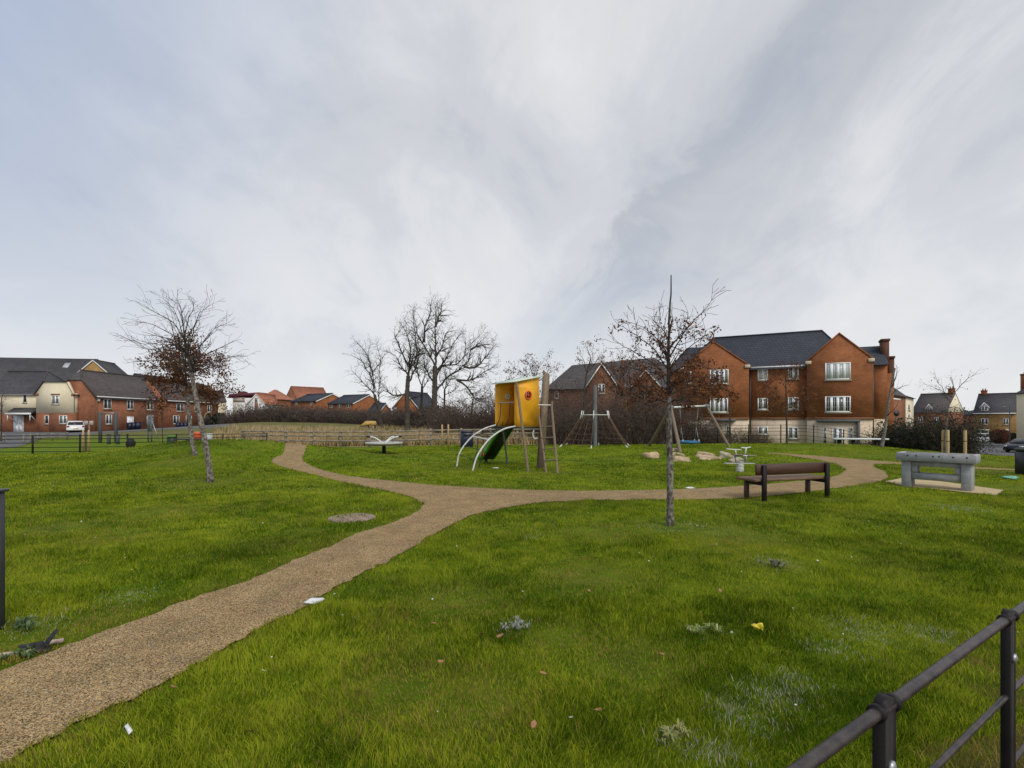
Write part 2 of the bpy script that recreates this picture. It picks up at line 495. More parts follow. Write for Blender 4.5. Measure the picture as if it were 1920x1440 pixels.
# ------------------------------------------------------------------ ground
def noise2(x, y, scale, seed):
    """smooth value noise in 0..1"""
    r = np.random.default_rng(seed).random((64, 64))
    X = np.asarray(x, float) / scale; Y = np.asarray(y, float) / scale
    xi = np.floor(X).astype(int); yi = np.floor(Y).astype(int)
    fx = X - xi; fy = Y - yi
    fx = fx * fx * (3 - 2 * fx); fy = fy * fy * (3 - 2 * fy)
    a = r[xi % 64, yi % 64]; b_ = r[(xi + 1) % 64, yi % 64]; c = r[xi % 64, (yi + 1) % 64]; d = r[(xi + 1) % 64, (yi + 1) % 64]
    return (a * (1 - fx) + b_ * fx) * (1 - fy) + (c * (1 - fx) + d * fx) * fy


def inpoly(x, y, poly):
    px = np.array([p[0] for p in poly]); py = np.array([p[1] for p in poly])
    ins = np.zeros(np.shape(x), bool)
    for i in range(len(px)):
        j = i - 1
        c = ((py[i] > y) != (py[j] > y)) & (x < (px[j] - px[i]) * (y - py[i]) / (py[j] - py[i] + 1e-12) + px[i])
        ins ^= c
    return ins


PATH_PX = [(-60, 1290), (0, 1260), (100, 1223), (200, 1182), (290, 1155), (377, 1118), (440, 1100), (560, 1048), (616, 1028), (672, 1000),
           (729, 983), (768, 969), (790, 956), (793, 946), (768, 932), (729, 922), (672, 911), (620, 899), (575, 887), (530, 876), (510, 867), (513, 859), (530, 853), (552, 846), (560, 844.5),
           (640, 841), (642, 843.5), (592, 847), (568, 856), (567, 863), (580, 872), (600, 880), (650, 893), (718, 901), (813, 910), (898, 915.5), (982, 919.5), (1100, 921), (1200, 920), (1290, 917.5), (1390, 912),
           (1450, 907), (1510, 902), (1557, 896), (1580, 888), (1586, 881), (1568, 870), (1529, 862), (1472, 853.5), (1440, 850.5),
           (1440, 849), (1472, 850.5), (1540, 855.5), (1585, 859.5), (1647, 864.5), (1689, 867.5), (1821, 876), (1930, 881.5), (1930, 884), (1821, 879), (1700, 871), (1640, 871), (1638, 875),
           (1661, 886), (1667, 896), (1650, 904), (1600, 912), (1517, 923), (1440, 931), (1360, 937), (1230, 938), (1100, 939), (1020, 943), (968, 949), (920, 959), (880, 968), (841, 987), (800, 1010), (762, 1035), (701, 1066), (650, 1090), (603, 1122),
           (547, 1153), (500, 1173), (400, 1230), (300, 1287), (213, 1327), (100, 1380), (17, 1430), (-40, 1470), (-220, 1560), (-420, 1420)]
PATH = [(p.x, p.y) for p in (G(*q) for q in PATH_PX)]
# a slightly ragged edge, as where turf creeps over the gravel
_rg = random.Random(4)
_p2 = []
for i in range(len(PATH)):
    a = Vector(PATH[i]); b_ = Vector(PATH[(i + 1) % len(PATH)]); d = b_ - a
    k = max(1, min(60, int(d.length / .08)))
    for j in range(k):
        q = a + d * (j / k)
        dist = max(q.length, 1)
        n_ = Vector((-d.y, d.x)).normalized()
        q = q + n_ * (_rg.gauss(0, .016) + .014 * math.sin(q.x * 3.1 + q.y * 2.3))
        _p2.append((q.x, q.y))
PATH = _p2

# outline of the long grass strip under the near fence
FD = (Vector((1.493, 1.541)) - Vector((.7726, 1.0625))).normalized()


def fence_side(x, y):
    """signed distance to the line of the near fence, positive = our side of the lawn"""
    return (-(FD.y) * (x - .7726) + FD.x * (y - 1.0625))


rows = np.concatenate([np.arange(-7, 2, .5), 2 * np.power(1.035, np.arange(0, 195))])
ss = np.linspace(-1.75, 1.75, 190)
gx = ss[None, :] * (np.abs(rows)[:, None] + 5)
gy = np.repeat(rows[:, None], len(ss), 1)
ggz = gz(gx, gy)
nr, ncl = gx.shape
idx = (np.arange(nr - 1)[:, None] * ncl + np.arange(ncl - 1)[None, :]).ravel()
gm = MB().add(np.stack([gx, gy, ggz], -1).reshape(-1, 3), [np.stack([idx, idx + 1, idx + ncl + 1, idx + ncl], 1)])


def shader(t, kind, **kw):
    n = t.nodes.new(kind)
    for k, v_ in kw.items():
        if k in n.inputs: n.inputs[k].default_value = v_
        else: setattr(n, k, v_)
    return n


def ground_material():
    m, t, b = nodes('lawn_and_field')
    b.inputs['Roughness'].default_value = .95; b.inputs['Specular IOR Level'].default_value = .1
    l = t.links.new
    geo = t.nodes.new('ShaderNodeNewGeometry'); pos = geo.outputs['Position']

    def noise(scale, detail=6, rough=.6, vec=pos):
        n = shader(t, 'ShaderNodeTexNoise', Scale=scale, Detail=detail, Roughness=rough); l(vec, n.inputs['Vector']); return n.outputs['Fac']

    def rmp(f, stops):
        r = t.nodes.new('ShaderNodeValToRGB'); e = r.color_ramp.elements
        e[0].position, e[0].color = stops[0]; e[1].position, e[1].color = stops[-1]
        for p, c in stops[1:-1]:
            k = e.new(p); k.color = c
        l(f, r.inputs[0]); return r.outputs[0]

    def mix(f, a, b_, mode='MIX'):
        n = t.nodes.new('ShaderNodeMixRGB'); n.blend_type = mode
        for i, q in enumerate((f, a, b_)):
            if isinstance(q, (int, float)): n.inputs[i].default_value = q
            elif isinstance(q, tuple): n.inputs[i].default_value = q
            else: l(q, n.inputs[i])
        return n.outputs[0]

    clump = rmp(noise(2.2, 8, .68), [(.32, (.068, .112, .003, 1)), (.5, (.112, .18, .004, 1)), (.66, (.175, .23, .010, 1))])
    fine = rmp(noise(26, 8, .8), [(.3, g(.62)), (.5, g(1.0)), (.72, g(1.35))])
    lawn = mix(1.0, clump, fine, 'MULTIPLY')
    straw = rmp(noise(.55, 6, .7), [(.50, g(0)), (.68, g(.55))])
    lawn = mix(straw, lawn, (.17, .145, .035, 1))
    field = rmp(noise(.35, 9, .75), [(.34, (.16, .16, .05, 1)), (.48, (.34, .27, .14, 1)), (.64, (.52, .40, .23, 1))])
    far = rmp(noise(.2, 8, .7), [(.35, (.10, .105, .03, 1)), (.6, (.17, .15, .06, 1))])
    sp = t.nodes.new('ShaderNodeSeparateXYZ'); l(pos, sp.inputs[0])

    def smooth(v_, a, b_):
        n = t.nodes.new('ShaderNodeMapRange'); n.interpolation_type = 'SMOOTHSTEP'
        n.inputs[1].default_value = a; n.inputs[2].default_value = b_; l(v_, n.inputs[0]); return n.outputs[0]

    def mm(op, a, b_):
        n = t.nodes.new('ShaderNodeMath'); n.operation = op
        for i, q in enumerate((a, b_)):
            if isinstance(q, (int, float)): n.inputs[i].default_value = q
            else: l(q, n.inputs[i])
        return n.outputs[0]
    inx = mm('MULTIPLY', smooth(sp.outputs[0], -27, -20), mm('SUBTRACT', 1, smooth(sp.outputs[0], 4, 7)))
    reed = mm('MULTIPLY', mm('MULTIPLY', inx, smooth(sp.outputs[1], 36.2, 36.8)), mm('SUBTRACT', 1, smooth(sp.outputs[1], 62, 80)))
    c = mix(smooth(sp.outputs[1], 44, 60), lawn, far)
    c = mix(reed, c, field)
    # bare soil with dead stems beyond the near fence
    dx, dy = FD.y, FD.x
    side = mm('SUBTRACT', mm('MULTIPLY', sp.outputs[1], dy), mm('ADD', mm('MULTIPLY', sp.outputs[0], dx), dy * 1.0625 - dx * .7726))
    soilf = mm('MULTIPLY', mm('SUBTRACT', 1, smooth(side, .1, .6)), mm('MULTIPLY', smooth(sp.outputs[0], 0.3, .8), mm('SUBTRACT', 1, smooth(sp.outputs[1], 6, 9))))
    soil = rmp(noise(14, 8, .75), [(.35, (.05, .033, .02, 1)), (.55, (.12, .082, .045, 1)), (.7, (.2, .15, .08, 1))])
    c = mix(soilf, c, soil)
    l(c, b.inputs['Base Color'])
    bp = shader(t, 'ShaderNodeBump', Strength=.9, Distance=.05)
    h = mm('ADD', mm('MULTIPLY', noise(5, 6, .6), 1.2), mm('MULTIPLY', noise(40, 6, .75), .5))
    l(h, bp.inputs['Height']); l(bp.outputs[0], b.inputs['Normal'])
    return m


ground = structure(gm.build('ground', ground_material(), smooth=True))


def sheet(name, poly, mat_, lift, step):
    """outline laid over the terrain as a thin sheet"""
    P = [Vector(p) for p in poly]
    n0 = len(P); pts = list(P)
    xs = [p.x for p in P]; ys = [p.y for p in P]
    X, Y = np.meshgrid(np.arange(min(xs), max(xs), step), np.arange(min(ys), max(ys), step))
    ins = inpoly(X.ravel(), Y.ravel(), poly)
    pts += [Vector((float(a), float(b_))) for a, b_ in zip(X.ravel()[ins], Y.ravel()[ins])]
    vs, es, fs, *_ = geometry.delaunay_2d_cdt(pts, [(i, (i + 1) % n0) for i in range(n0)], [], 1, 1e-4)
    V = np.array([(p.x, p.y) for p in vs]); z = gz(V[:, 0], V[:, 1]) + lift
    cen = np.array([np.mean([V[i] for i in f], 0) for f in fs])
    keep = inpoly(cen[:, 0], cen[:, 1], poly)
    f3 = [tuple(f) for f, k in zip(fs, keep) if k and len(f) == 3]
    b_ = MB().add(np.column_stack([V, z]), [f3])
    return b_.build(name, mat_, smooth=True)


def gravel_material():
    m, t, b = nodes('bound_gravel')
    l = t.links.new
    b.inputs['Roughness'].default_value = .85; b.inputs['Specular IOR Level'].default_value = .08
    geo = t.nodes.new('ShaderNodeNewGeometry')
    vo = shader(t, 'ShaderNodeTexVoronoi', Scale=165.0); l(geo.outputs['Position'], vo.inputs['Vector'])
    hs = t.nodes.new('ShaderNodeSeparateColor'); l(vo.outputs['Color'], hs.inputs[0])
    r = t.nodes.new('ShaderNodeValToRGB'); e = r.color_ramp.elements
    for i, (p, c) in enumerate([(0, (.05, .033, .013, 1)), (.35, (.110, .070, .025, 1)), (.68, (.175, .114, .040, 1)), (.9, (.31, .21, .085, 1)), (1, (.80, .66, .44, 1))]):
        k = e[0] if i == 0 else (e[1] if i == 4 else e.new(p)); k.position = p; k.color = c
    l(hs.outputs[0], r.inputs[0])
    hr = t.nodes.new('ShaderNodeValToRGB'); he = hr.color_ramp.elements
    he[0].color = (1.12, .94, .72, 1); he[1].color = (.86, .97, 1.35, 1); hm_ = he.new(.6); hm_.color = (1, 1, 1, 1)
    l(hs.outputs[1], hr.inputs[0])
    hx_ = t.nodes.new('ShaderNodeMixRGB'); hx_.blend_type = 'MULTIPLY'; hx_.inputs[0].default_value = 1
    l(r.outputs[0], hx_.inputs[1]); l(hr.outputs[0], hx_.inputs[2]); r = hx_
    n = shader(t, 'ShaderNodeTexNoise', Scale=2.2, Detail=9, Roughness=.75); l(geo.outputs['Position'], n.inputs['Vector'])
    r2 = t.nodes.new('ShaderNodeValToRGB'); e2 = r2.color_ramp.elements
    e2[0].position, e2[1].position = .32, .68; e2[0].color = (.49, .435, .335, 1); e2[1].color = (.84, .745, .57, 1)
    l(n.outputs['Fac'], r2.inputs[0])
    mx = t.nodes.new('ShaderNodeMixRGB'); mx.blend_type = 'MULTIPLY'; mx.inputs[0].default_value = 1
    l(r.outputs[0], mx.inputs[1]); l(r2.outputs[0], mx.inputs[2]); l(mx.outputs[0], b.inputs['Base Color'])
    bp = shader(t, 'ShaderNodeBump', Strength=.5, Distance=.006); bp.invert = True
    l(vo.outputs['Distance'], bp.inputs['Height']); l(bp.outputs[0], b.inputs['Normal'])
    return m


path = structure(sheet('path', PATH, gravel_material(), .012, .35))

road_px = [(-500, 868), (-60, 850), (0, 842), (42, 836), (80, 821), (140, 817.5), (190, 812.5), (300, 806), (400, 802), (440, 800.5), (440, 798.5), (400, 799), (300, 801), (140, 807), (-60, 811), (-500, 814)]
ROAD = [(p.x, p.y) for p in (G(*q) for q in road_px)]
road = structure(sheet('road', ROAD, M['asphalt'], .02, 2.5))
road2 = structure(sheet('road', [(27.5, 41.5), (33, 40.0), (46, 38), (80, 36), (86, 62), (78, 96), (110, 112), (112, 128), (76, 112), (58, 72), (44, 56), (36, 50)], M['asphalt'], .02, 2.5))

# buff slab strip under the concrete table
PAD = [(p.x, p.y) for p in (G(*q) for q in [(1657, 904), (1690, 897.5), (1760, 903), (1882, 920), (1868, 930), (1770, 920), (1700, 913)])]
pad = structure(sheet('slab_path', PAD, M['slab'], .016, .3))

# ------------------------------------------------------------------ grass
rg = np.random.default_rng(11)
PALE = [(G(965, 1180), .16), (G(1310, 1185), .12), (G(1560, 1225), .22), (G(1440, 1310), .24), (G(1370, 1330), .16), (G(1255, 1395), .12), (G(1330, 1420), .22), (G(1450, 1058), .3),
        (G(1500, 1290), .2), (G(1620, 1190), .3), (G(1400, 1355), .2), (G(1000, 1010), .12), (G(1260, 990), .5), (G(1330, 995), .4), (G(1800, 955), .5), (G(1750, 1195), .25), (G(60, 1180), .3), (G(250, 1120), .3)]
STRAW_AND_CONTACT = [(G(760, 1300), .35), (G(880, 1330), .3), (G(1060, 1200), .25), (G(395, 905), .9), (G(340, 870), .9), (G(120, 990), .5), (G(860, 1130), .4), (G(1180, 1240), .3), (G(1120, 1080), .5), (G(90, 1205), .36), (G(30, 1215), .45), (G(150, 1195), .3), (G(200, 1160), .25), (G(1850, 882), 1.6), (G(1800, 866), 2.0), (G(1890, 915), 1.1), (G(1640, 855), 1.6), (G(1500, 838), 1.6), (G(1120, 1000), .5), (G(1400, 1010), .6), (G(300, 960), .6), (G(220, 1010), .4), (G(640, 1060), .3), (G(1433, 941), .28), (G(1552, 939), .28), (G(1397, 938), .22), (G(1256, 988), .3), (G(1700, 914), .25), (G(1812, 924), .25), (G(991, 885), .3), (G(1035, 887), .5), (G(870, 880), .6), (G(1387, 886), .4), (G(720, 851), .9)]  # straw tint; at legs, feet and trunks it stands in for contact shade


def scatter(y0, y1, rho):
    """random ground points between two depths; rho = points per square metre as a function of depth"""
    n = int(rho * 1.12 * (y1 ** 2 - y0 ** 2) + rho * 2.2 * (y1 - y0))
    y = np.sqrt(rg.uniform(y0 ** 2, y1 ** 2, n)); x = rg.uniform(-1, 1, n) * (1.07 * y + .9)
    return x, y


def grass_col(x, y):
    n = len(x)
    a = noise2(x, y, .16, 21) * .28 + noise2(x, y, .42, 1) * .34 + noise2(x, y, 1.5, 2) * .38 + rg.normal(0, .17, n)
    a = np.clip((a - .5) * 2.7 + .5, 0, 1)[:, None]
    c = np.where(a < .5, np.array([[.050, .098, .005]]) * (1 - 2 * a) + np.array([[.170, .250, .008]]) * 2 * a,
                 np.array([[.170, .250, .008]]) * (2 - 2 * a) + np.array([[.38, .42, .03]]) * (2 * a - 1))
    st = (rg.random(n) < .05 + .20 * np.clip(noise2(x, y, .8, 5) - .55, 0, 1) * 2.2)
    ps = np.zeros(n); pp = np.zeros(n)
    for p, r in STRAW_AND_CONTACT: ps = np.maximum(ps, np.exp(-(((x - p.x) ** 2 + ((y - p.y) * 1.0) ** 2) / r ** 2)))
    for p, r in PALE: pp = np.maximum(pp, np.exp(-(((x - p.x) ** 2 + (y - p.y) ** 2) / r ** 2)))
    st |= rg.random(n) < ps * .72
    fs = fence_side(x, y)
    beyond = (fs < .12 + .75 * noise2(x, y, .3, 41) * sstep(1.2, 2.4, x)) & (x > .3) & (y < 6)
    st |= beyond & (rg.random(n) < .72)
    c[st] = np.array([[.36, .27, .075]]) * rg.uniform(.55, 1.2, (st.sum(), 1))
    pl = (rg.random(n) < pp ** 2.6 * .5)
    c[pl] = np.array([[.50, .49, .38]]) * rg.uniform(.55, 1.2, (pl.sum(), 1))
    return c, ps, pp, beyond


from mathutils import kdtree
EDGE = kdtree.KDTree(len(PATH))
for i, q in enumerate(PATH): EDGE.insert((q[0], q[1], 0), i)
EDGE.balance()


def blades(y0, y1, rho, w, h, near):
    x, y = scatter(y0, y1, rho)
    keep = ~inpoly(x, y, PATH) & ~inpoly(x, y, PAD)
    keep &= y < np.where(x > 9, 31.0, np.where(x < -10, 22.5, 33.0))
    x, y = x[keep], y[keep]
    c, ps, pp, beyond = grass_col(x, y)
    hh = h * (.4 + .75 * noise2(x, y, .33, 3) ** 1.3 + .45 * noise2(x, y, .11, 13) ** 2) * rg.uniform(.55, 1.35, len(x)) * (1 - .55 * ps) * (1 - .45 * pp)
    thin = ((rg.random(len(x)) < .45 * ps + .35 * pp) | (beyond & (rg.random(len(x)) < .6)))
    x, y, c, hh, ps = x[~thin], y[~thin], c[~thin], hh[~thin], ps[~thin]
    n = len(x)
    z = gz(x, y) - .004 + .030 * noise2(x, y, .21, 33) ** 1.5 + .022 * noise2(x, y, .09, 34) ** 2 * (1 - .8 * ps)
    if y0 < 10:
        # worn thatch and thinner turf along the gravel
        for i in range(n):
            d_ = EDGE.find((x[i], y[i], 0))[2]
            if d_ < .14:
                k_ = 1 - d_ / .14
                hh[i] *= 1 - .5 * k_
                if rg.random() < .55 * k_: c[i] = np.array([.26, .18, .05]) * rg.uniform(.35, 1.15)
    th = rg.uniform(0, 6.283, n)
    bias = noise2(x, y, .35, 7) * 12.6
    ld = np.where(rg.random(n) < .32, bias, rg.uniform(0, 6.283, n))
    lean = hh * rg.uniform(.15, 1.05, n)
    ax, ay = np.cos(th) * w * .5 * rg.uniform(.7, 1.3, n), np.sin(th) * w * .5 * rg.uniform(.7, 1.3, n)
    lx, ly = np.cos(ld) * lean, np.sin(ld) * lean
    B0 = np.stack([x - ax, y - ay, z], 1); B1 = np.stack([x + ax, y + ay, z], 1)
    T = np.stack([x + lx, y + ly, z + hh], 1)
    col = np.column_stack([c, np.ones(n)])
    if near:
        mx, my, mz = x + lx * .38, y + ly * .38, z + hh * .62
        C0 = np.stack([mx - ax * .8, my - ay * .8, mz], 1); C1 = np.stack([mx + ax * .8, my + ay * .8, mz], 1)
        V = np.stack([B0, B1, C1, C0, T], 1).reshape(-1, 3)
        k = np.arange(n)[:, None] * 5
        return V, [k + np.array([[0, 1, 2, 3]]), k + np.array([[3, 2, 4]])], np.stack([col] * 5, 1).reshape(-1, 4)
    V = np.stack([B0, B1, T], 1).reshape(-1, 3)
    k = np.arange(n)[:, None] * 3
    return V, [k + np.array([[0, 1, 2]])], np.stack([col] * 3, 1).reshape(-1, 4)


gb = MB()
for y0, y1, rho, w, h, near in [(1.0, 3.0, 12000, .0032, .048, True), (3.0, 4.5, 8500, .0038, .048, True), (4.5, 7, 4200, .0056, .048, False), (7, 11, 1900, .0088, .046, False), (11, 18, 700, .014, .046, False), (18, 33, 200, .025, .046, False)]:
    gb.add(*blades(y0, y1, rho, w, h, near))
# blades leaning over the edge of the path
grass = gb.build('grass', M['grass'])
tag(grass, 'uneven green winter lawn with straw and pale patches', 'grass', kind='stuff')

# dry reeds behind the timber fence
n = 60000
y = 36.9 + rg.random(n) ** 1.3 * 26; x = rg.uniform(-.58, .13, n) * y
z = gz(x, y)
hh = .85 * (.35 + .8 * noise2(x, y, 1.6, 9)) * rg.uniform(.6, 1.3, n) * np.where(y < 38, .75, 1.0)
w = .03
th = rg.uniform(0, 6.28, n); lx = rg.normal(0, .16, n); ly = rg.normal(0, .16, n)
cc = np.array([[.70, .53, .30]]) * rg.uniform(.45, 1.15, (n, 1)); gsel = rg.random(n) < .25 * noise2(x, y, 3, 4) * 2
cc[gsel] = np.array([[.11, .13, .03]])
V = np.stack([np.stack([x - np.cos(th) * w, y - np.sin(th) * w, z], 1), np.stack([x + np.cos(th) * w, y + np.sin(th) * w, z], 1), np.stack([x + lx, y + ly, z + hh], 1)], 1).reshape(-1, 3)
rb = MB().add(V, [np.arange(n * 3).reshape(n, 3)], np.repeat(np.column_stack([cc, np.ones(n)]), 3, 0))
tag(rb.build('dry_grass', M['grass']), 'tall straw coloured dead grass behind the timber fence', 'grass', kind='stuff')

# daisies: tiny white specks in the lawn
db = MB()
xs_, ys_ = scatter(2.5, 14, 1.1)
k = ~inpoly(xs_, ys_, PATH); xs_, ys_ = xs_[k], ys_[k]
db.leaves(np.column_stack([xs_, ys_, gz(xs_, ys_) + .035]), rg.uniform(.007, .014, len(xs_)), rg, flat=.8, cols=np.tile([[.8, .8, .74, 1]], (len(xs_), 1)), aspect=.9)
tag(db.build('daisies', M['leaf']), 'tiny white daisies scattered through the lawn', 'flowers', kind='stuff')

# ------------------------------------------------------------------ buildings
class Facade:
    """a front wall standing on the line A-B; measures it in metres along (u) and up (z)"""
    def __init__(s, A, B):
        s.A = Vector(A); s.B = Vector(B); s.d = (s.B - s.A).normalized(); s.rz = math.atan2(s.d.y, s.d.x)

    def U(s, px, back=0.0):
        a = s.A + Vector((-s.d.y, s.d.x)) * back
        t = (px - 960) / F
        return (t * a.y - a.x) / (s.d.x - t * s.d.y)

    def Z(s, px, py, back=0.0):
        u_ = s.U(px, back); y = s.A.y + s.d.x * back + u_ * s.d.y
        return EYE - (py - 785) / F * y


def add_window(parent, x0, x1, z0, z1, n=2, bars=True, y=0.0, face='front', W_=0, glass=None, sill=True, lintel=None, name='window'):
    """white frame standing in the wall face, its pane and sill as sub-parts. face: front, right or left"""
    def tf(mb):
        for i, a in enumerate(mb.v):
            if face == 'right': mb.v[i] = np.stack([W_ - a[:, 1], a[:, 0], a[:, 2]], 1)
            elif face == 'left': mb.v[i] = np.stack([W_ + a[:, 1], -a[:, 0], a[:, 2]], 1)
        return mb
    w = x1 - x0; h = z1 - z0; fr = min(.085, w * .115)
    mb = MB()
    o = .03
    mb.box(x0, x0 + fr, y - o, y + .02, z0, z1); mb.box(x1 - fr, x1, y - o, y + .02, z0, z1)
    mb.box(x0 + fr, x1 - fr, y - o, y + .02, z0, z0 + fr); mb.box(x0 + fr, x1 - fr, y - o, y + .02, z1 - fr, z1)
    for i in range(1, n):
        c = x0 + w * i / n
        mb.box(c - fr * 1.15, c + fr * 1.15, y - o + .002, y + .02, z0 + fr, z1 - fr)
    if bars:
        for i in range(n):
            a = x0 + w * i / n; b_ = x0 + w * (i + 1) / n; c = (a + b_) / 2
            mb.box(c - .010, c + .010, y - .02, y + .0, z0 + fr, z1 - fr)
            for q in (1 / 3, 2 / 3):
                zz = z0 + h * q
                for s0, s1 in ((max(a, x0 + fr), c - .010), (c + .010, min(b_, x1 - fr))):
                    mb.box(s0 + fr * .4, s1 - fr * .4, y - .019, y, zz - .010, zz + .010)
    f = tf(mb).build(name, M['upvc'], parent)
    tf(MB().box(x0 + fr * .5, x1 - fr * .5, y - .010, y + .012, z0 + fr * .5, z1 - fr * .5)).build('pane', glass or M['glass'], f)
    if sill:
        tf(MB().box(x0 - .07, x1 + .07, y - .08, y + .02, z0 - .11, z0 - .003)).build('sill', M['sill_stone'], f)
    if lintel:
        tf(MB().box(x0 - .1, x1 + .1, y - .014, y + .02, z1 + .003, z1 + .23)).build('lintel', lintel, f)
    return f


def add_door(parent, x0, x1, z0, z1, y=0.0, m_=None, face='front', W_=0):
    def tf(mb):
        for i, a in enumerate(mb.v):
            if face == 'right': mb.v[i] = np.stack([W_ - a[:, 1], a[:, 0], a[:, 2]], 1)
        return mb
    mb = MB().box(x0, x1, y - .03, y + .02, z0, z1)
    mb.box(x0 - .07, x0, y - .05, y + .02, z0, z1 + .07); mb.box(x1, x1 + .07, y - .05, y + .02, z0, z1 + .07); mb.box(x0, x1, y - .05, y + .02, z1, z1 + .07)
    for zz in (.12, .52):
        for a in (.15, .57):
            mb.box(x0 + (x1 - x0) * a, x0 + (x1 - x0) * (a + .28), y - .045, y - .03, z0 + (z1 - z0) * zz, z0 + (z1 - z0) * (zz + .33))
    d = tf(mb).build('door', m_ or M['door_white'], parent)
    tf(MB().box(x1 - .12, x1 - .07, y - .09, y - .03, z0 + 1.0, z0 + 1.12)).build('handle', M['lead'], d)
    return d


def gable_roof(parent, x0, x1, y0, y1, ze, zr, mt, axis='x', over=.3, verge=.12, t=.13, ridge=True, name='roof', bargeboard=None):
    """two slopes; axis = direction of the ridge"""
    mb = MB()
    if axis == 'x':
        ym = (y0 + y1) / 2; sl = (zr - ze) / (ym - y0)
        p = [(x0 - verge, y0 - over, ze - sl * over), (x0 - verge, ym, zr), (x0 - verge, y1 + over, ze - sl * over), (x0 - verge, y1 + over, ze - sl * over + t), (x0 - verge, ym, zr + t), (x0 - verge, y0 - over, ze - sl * over + t)]
        v_ = (x1 - x0 + 2 * verge, 0, 0)
    else:
        xm = (x0 + x1) / 2; sl = (zr - ze) / (xm - x0)
        p = [(x0 - over, y0 - verge, ze - sl * over), (xm, y0 - verge, zr), (x1 + over, y0 - verge, ze - sl * over), (x1 + over, y0 - verge, ze - sl * over + t), (xm, y0 - verge, zr + t), (x0 - over, y0 - verge, ze - sl * over + t)]
        v_ = (0, y1 - y0 + 2 * verge, 0)
    a, b_ = [p[0], p[1], p[4], p[5]], [p[1], p[2], p[3], p[4]]
    mb.prism(a, v_); mb.prism(b_, v_)
    r = mb.build(name, mt, parent)
    if ridge:
        if axis == 'x': MB().tube([(x0 - verge - .01, ym, zr + t + .01), (x1 + verge + .01, ym, zr + t + .01)], .09, 8).build('ridge', mt, r)
        else: MB().tube([(xm, y0 - verge - .01, zr + t + .01), (xm, y1 + verge, zr + t + .01)], .09, 8).build('ridge', mt, r)
    if bargeboard:
        bb = MB()
        if axis == 'y':
            for q0, q1 in ((p[0], p[1]), (p[2], p[1])):
                q0, q1 = Vector(q0), Vector(q1); s = Vector((0, -.035, 0)); dn = Vector((0, 0, -.16)); up = Vector((0, 0, .06))
                bb.prism([q0 + dn, q1 + dn, q1 + up, q0 + up], s)
        else:
            for xe, s in ((x0 - verge, -.035), (x1 + verge, .035)):
                for q0, q1 in ((p[0], p[1]), (p[2], p[1])):
                    q0, q1 = Vector(q0), Vector(q1); q0.x = q1.x = xe
                    dn = Vector((0, 0, -.16)); up = Vector((0, 0, .06))
                    bb.prism([q0 + dn, q1 + dn, q1 + up, q0 + up], (s, 0, 0))
        bb.build('bargeboard', bargeboard, r)
    return r


def gable_wall(parent, x0, x1, y0, y1, z0, ze, zr, mt, axis='x', name='wall'):
    if axis == 'x':
        ym = (y0 + y1) / 2
        return MB().prism([(x0, y0, z0), (x0, y0, ze), (x0, ym, zr), (x0, y1, ze), (x0, y1, z0)], (x1 - x0, 0, 0)).build(name, mt, parent)
    xm = (x0 + x1) / 2
    return MB().prism([(x0, y0, z0), (x1, y0, z0), (x1, y0, ze), (xm, y0, zr), (x0, y0, ze)], (0, y1 - y0, 0)).build(name, mt, parent)


def gutter(parent, x0, x1, y, z, m_=None):
    return MB().tube([(x0, y, z), (x1, y, z)], .06, 8).build('gutter', m_ or M['gutter'], parent)


def downpipe(parent, x, y, z0, z1, m_=None):
    return MB().tube([(x, y, z0), (x, y, z1)], .05, 8).build('downpipe', m_ or M['gutter'], parent)


def chimney(parent, x, y, z0, z1, w=.7, d=.55, mt=None):
    c = MB().box(x - w / 2, x + w / 2, y - d / 2, y + d / 2, z0, z1).build('chimney', mt or M['brick'], parent)
    cap = MB().box(x - w / 2 - .06, x + w / 2 + .06, y - d / 2 - .06, y + d / 2 + .06, z1 - .18, z1 + .002)
    for k in ((-.17, .17) if w > .65 else ()): cap.lathe([(.1, 0), (.12, .05), (.09, .08), (.1, .32)], 10, (x + k, y, z1))
    cap.build('chimney_pot', M['lintel'], c) if w > .65 else cap.build('chimney_cap', mt or M['brick'], c)
    return c


def gable_house(name, label, A, B, depth, z0, ze, zr, wall, roof, axis='x', group=None, cat='house', verge=.12, barge=None):
    f = Facade(A, B)
    root = thing(name, label, cat, (f.A.x, f.A.y, 0), f.rz, group)
    w = (f.B - f.A).length
    gable_wall(root, 0, w, 0, depth, z0, ze, zr, wall, axis)
    gable_roof(root, 0, w, 0, depth, ze, zr, roof, axis, verge=verge, bargeboard=barge)
    return root, f, w


# ---- the three storey block of flats on the right
f = Facade((17.8, 44), (25.4, 40))
off = f.U(1276)
A0 = f.A + f.d * off
f = Facade(A0, A0 + f.d * 10)
fl = thing('apartment_building', 'large three storey red brick block of flats with two front gables and cream ground floor', 'building', (A0.x, A0.y, 0), f.rz)
ub = f.U(1404); uc = f.U(1513); ud = f.U(1637)
zs = f.Z(1450, 785)          # top of the stone storey
zb = -1.5
ZE = f.Z(1570, 677); ZP = f.Z(1570, 627); ZEL = f.Z(1400, 686); ZPL = f.Z(1348, 642)
D = 9.0; back = .55
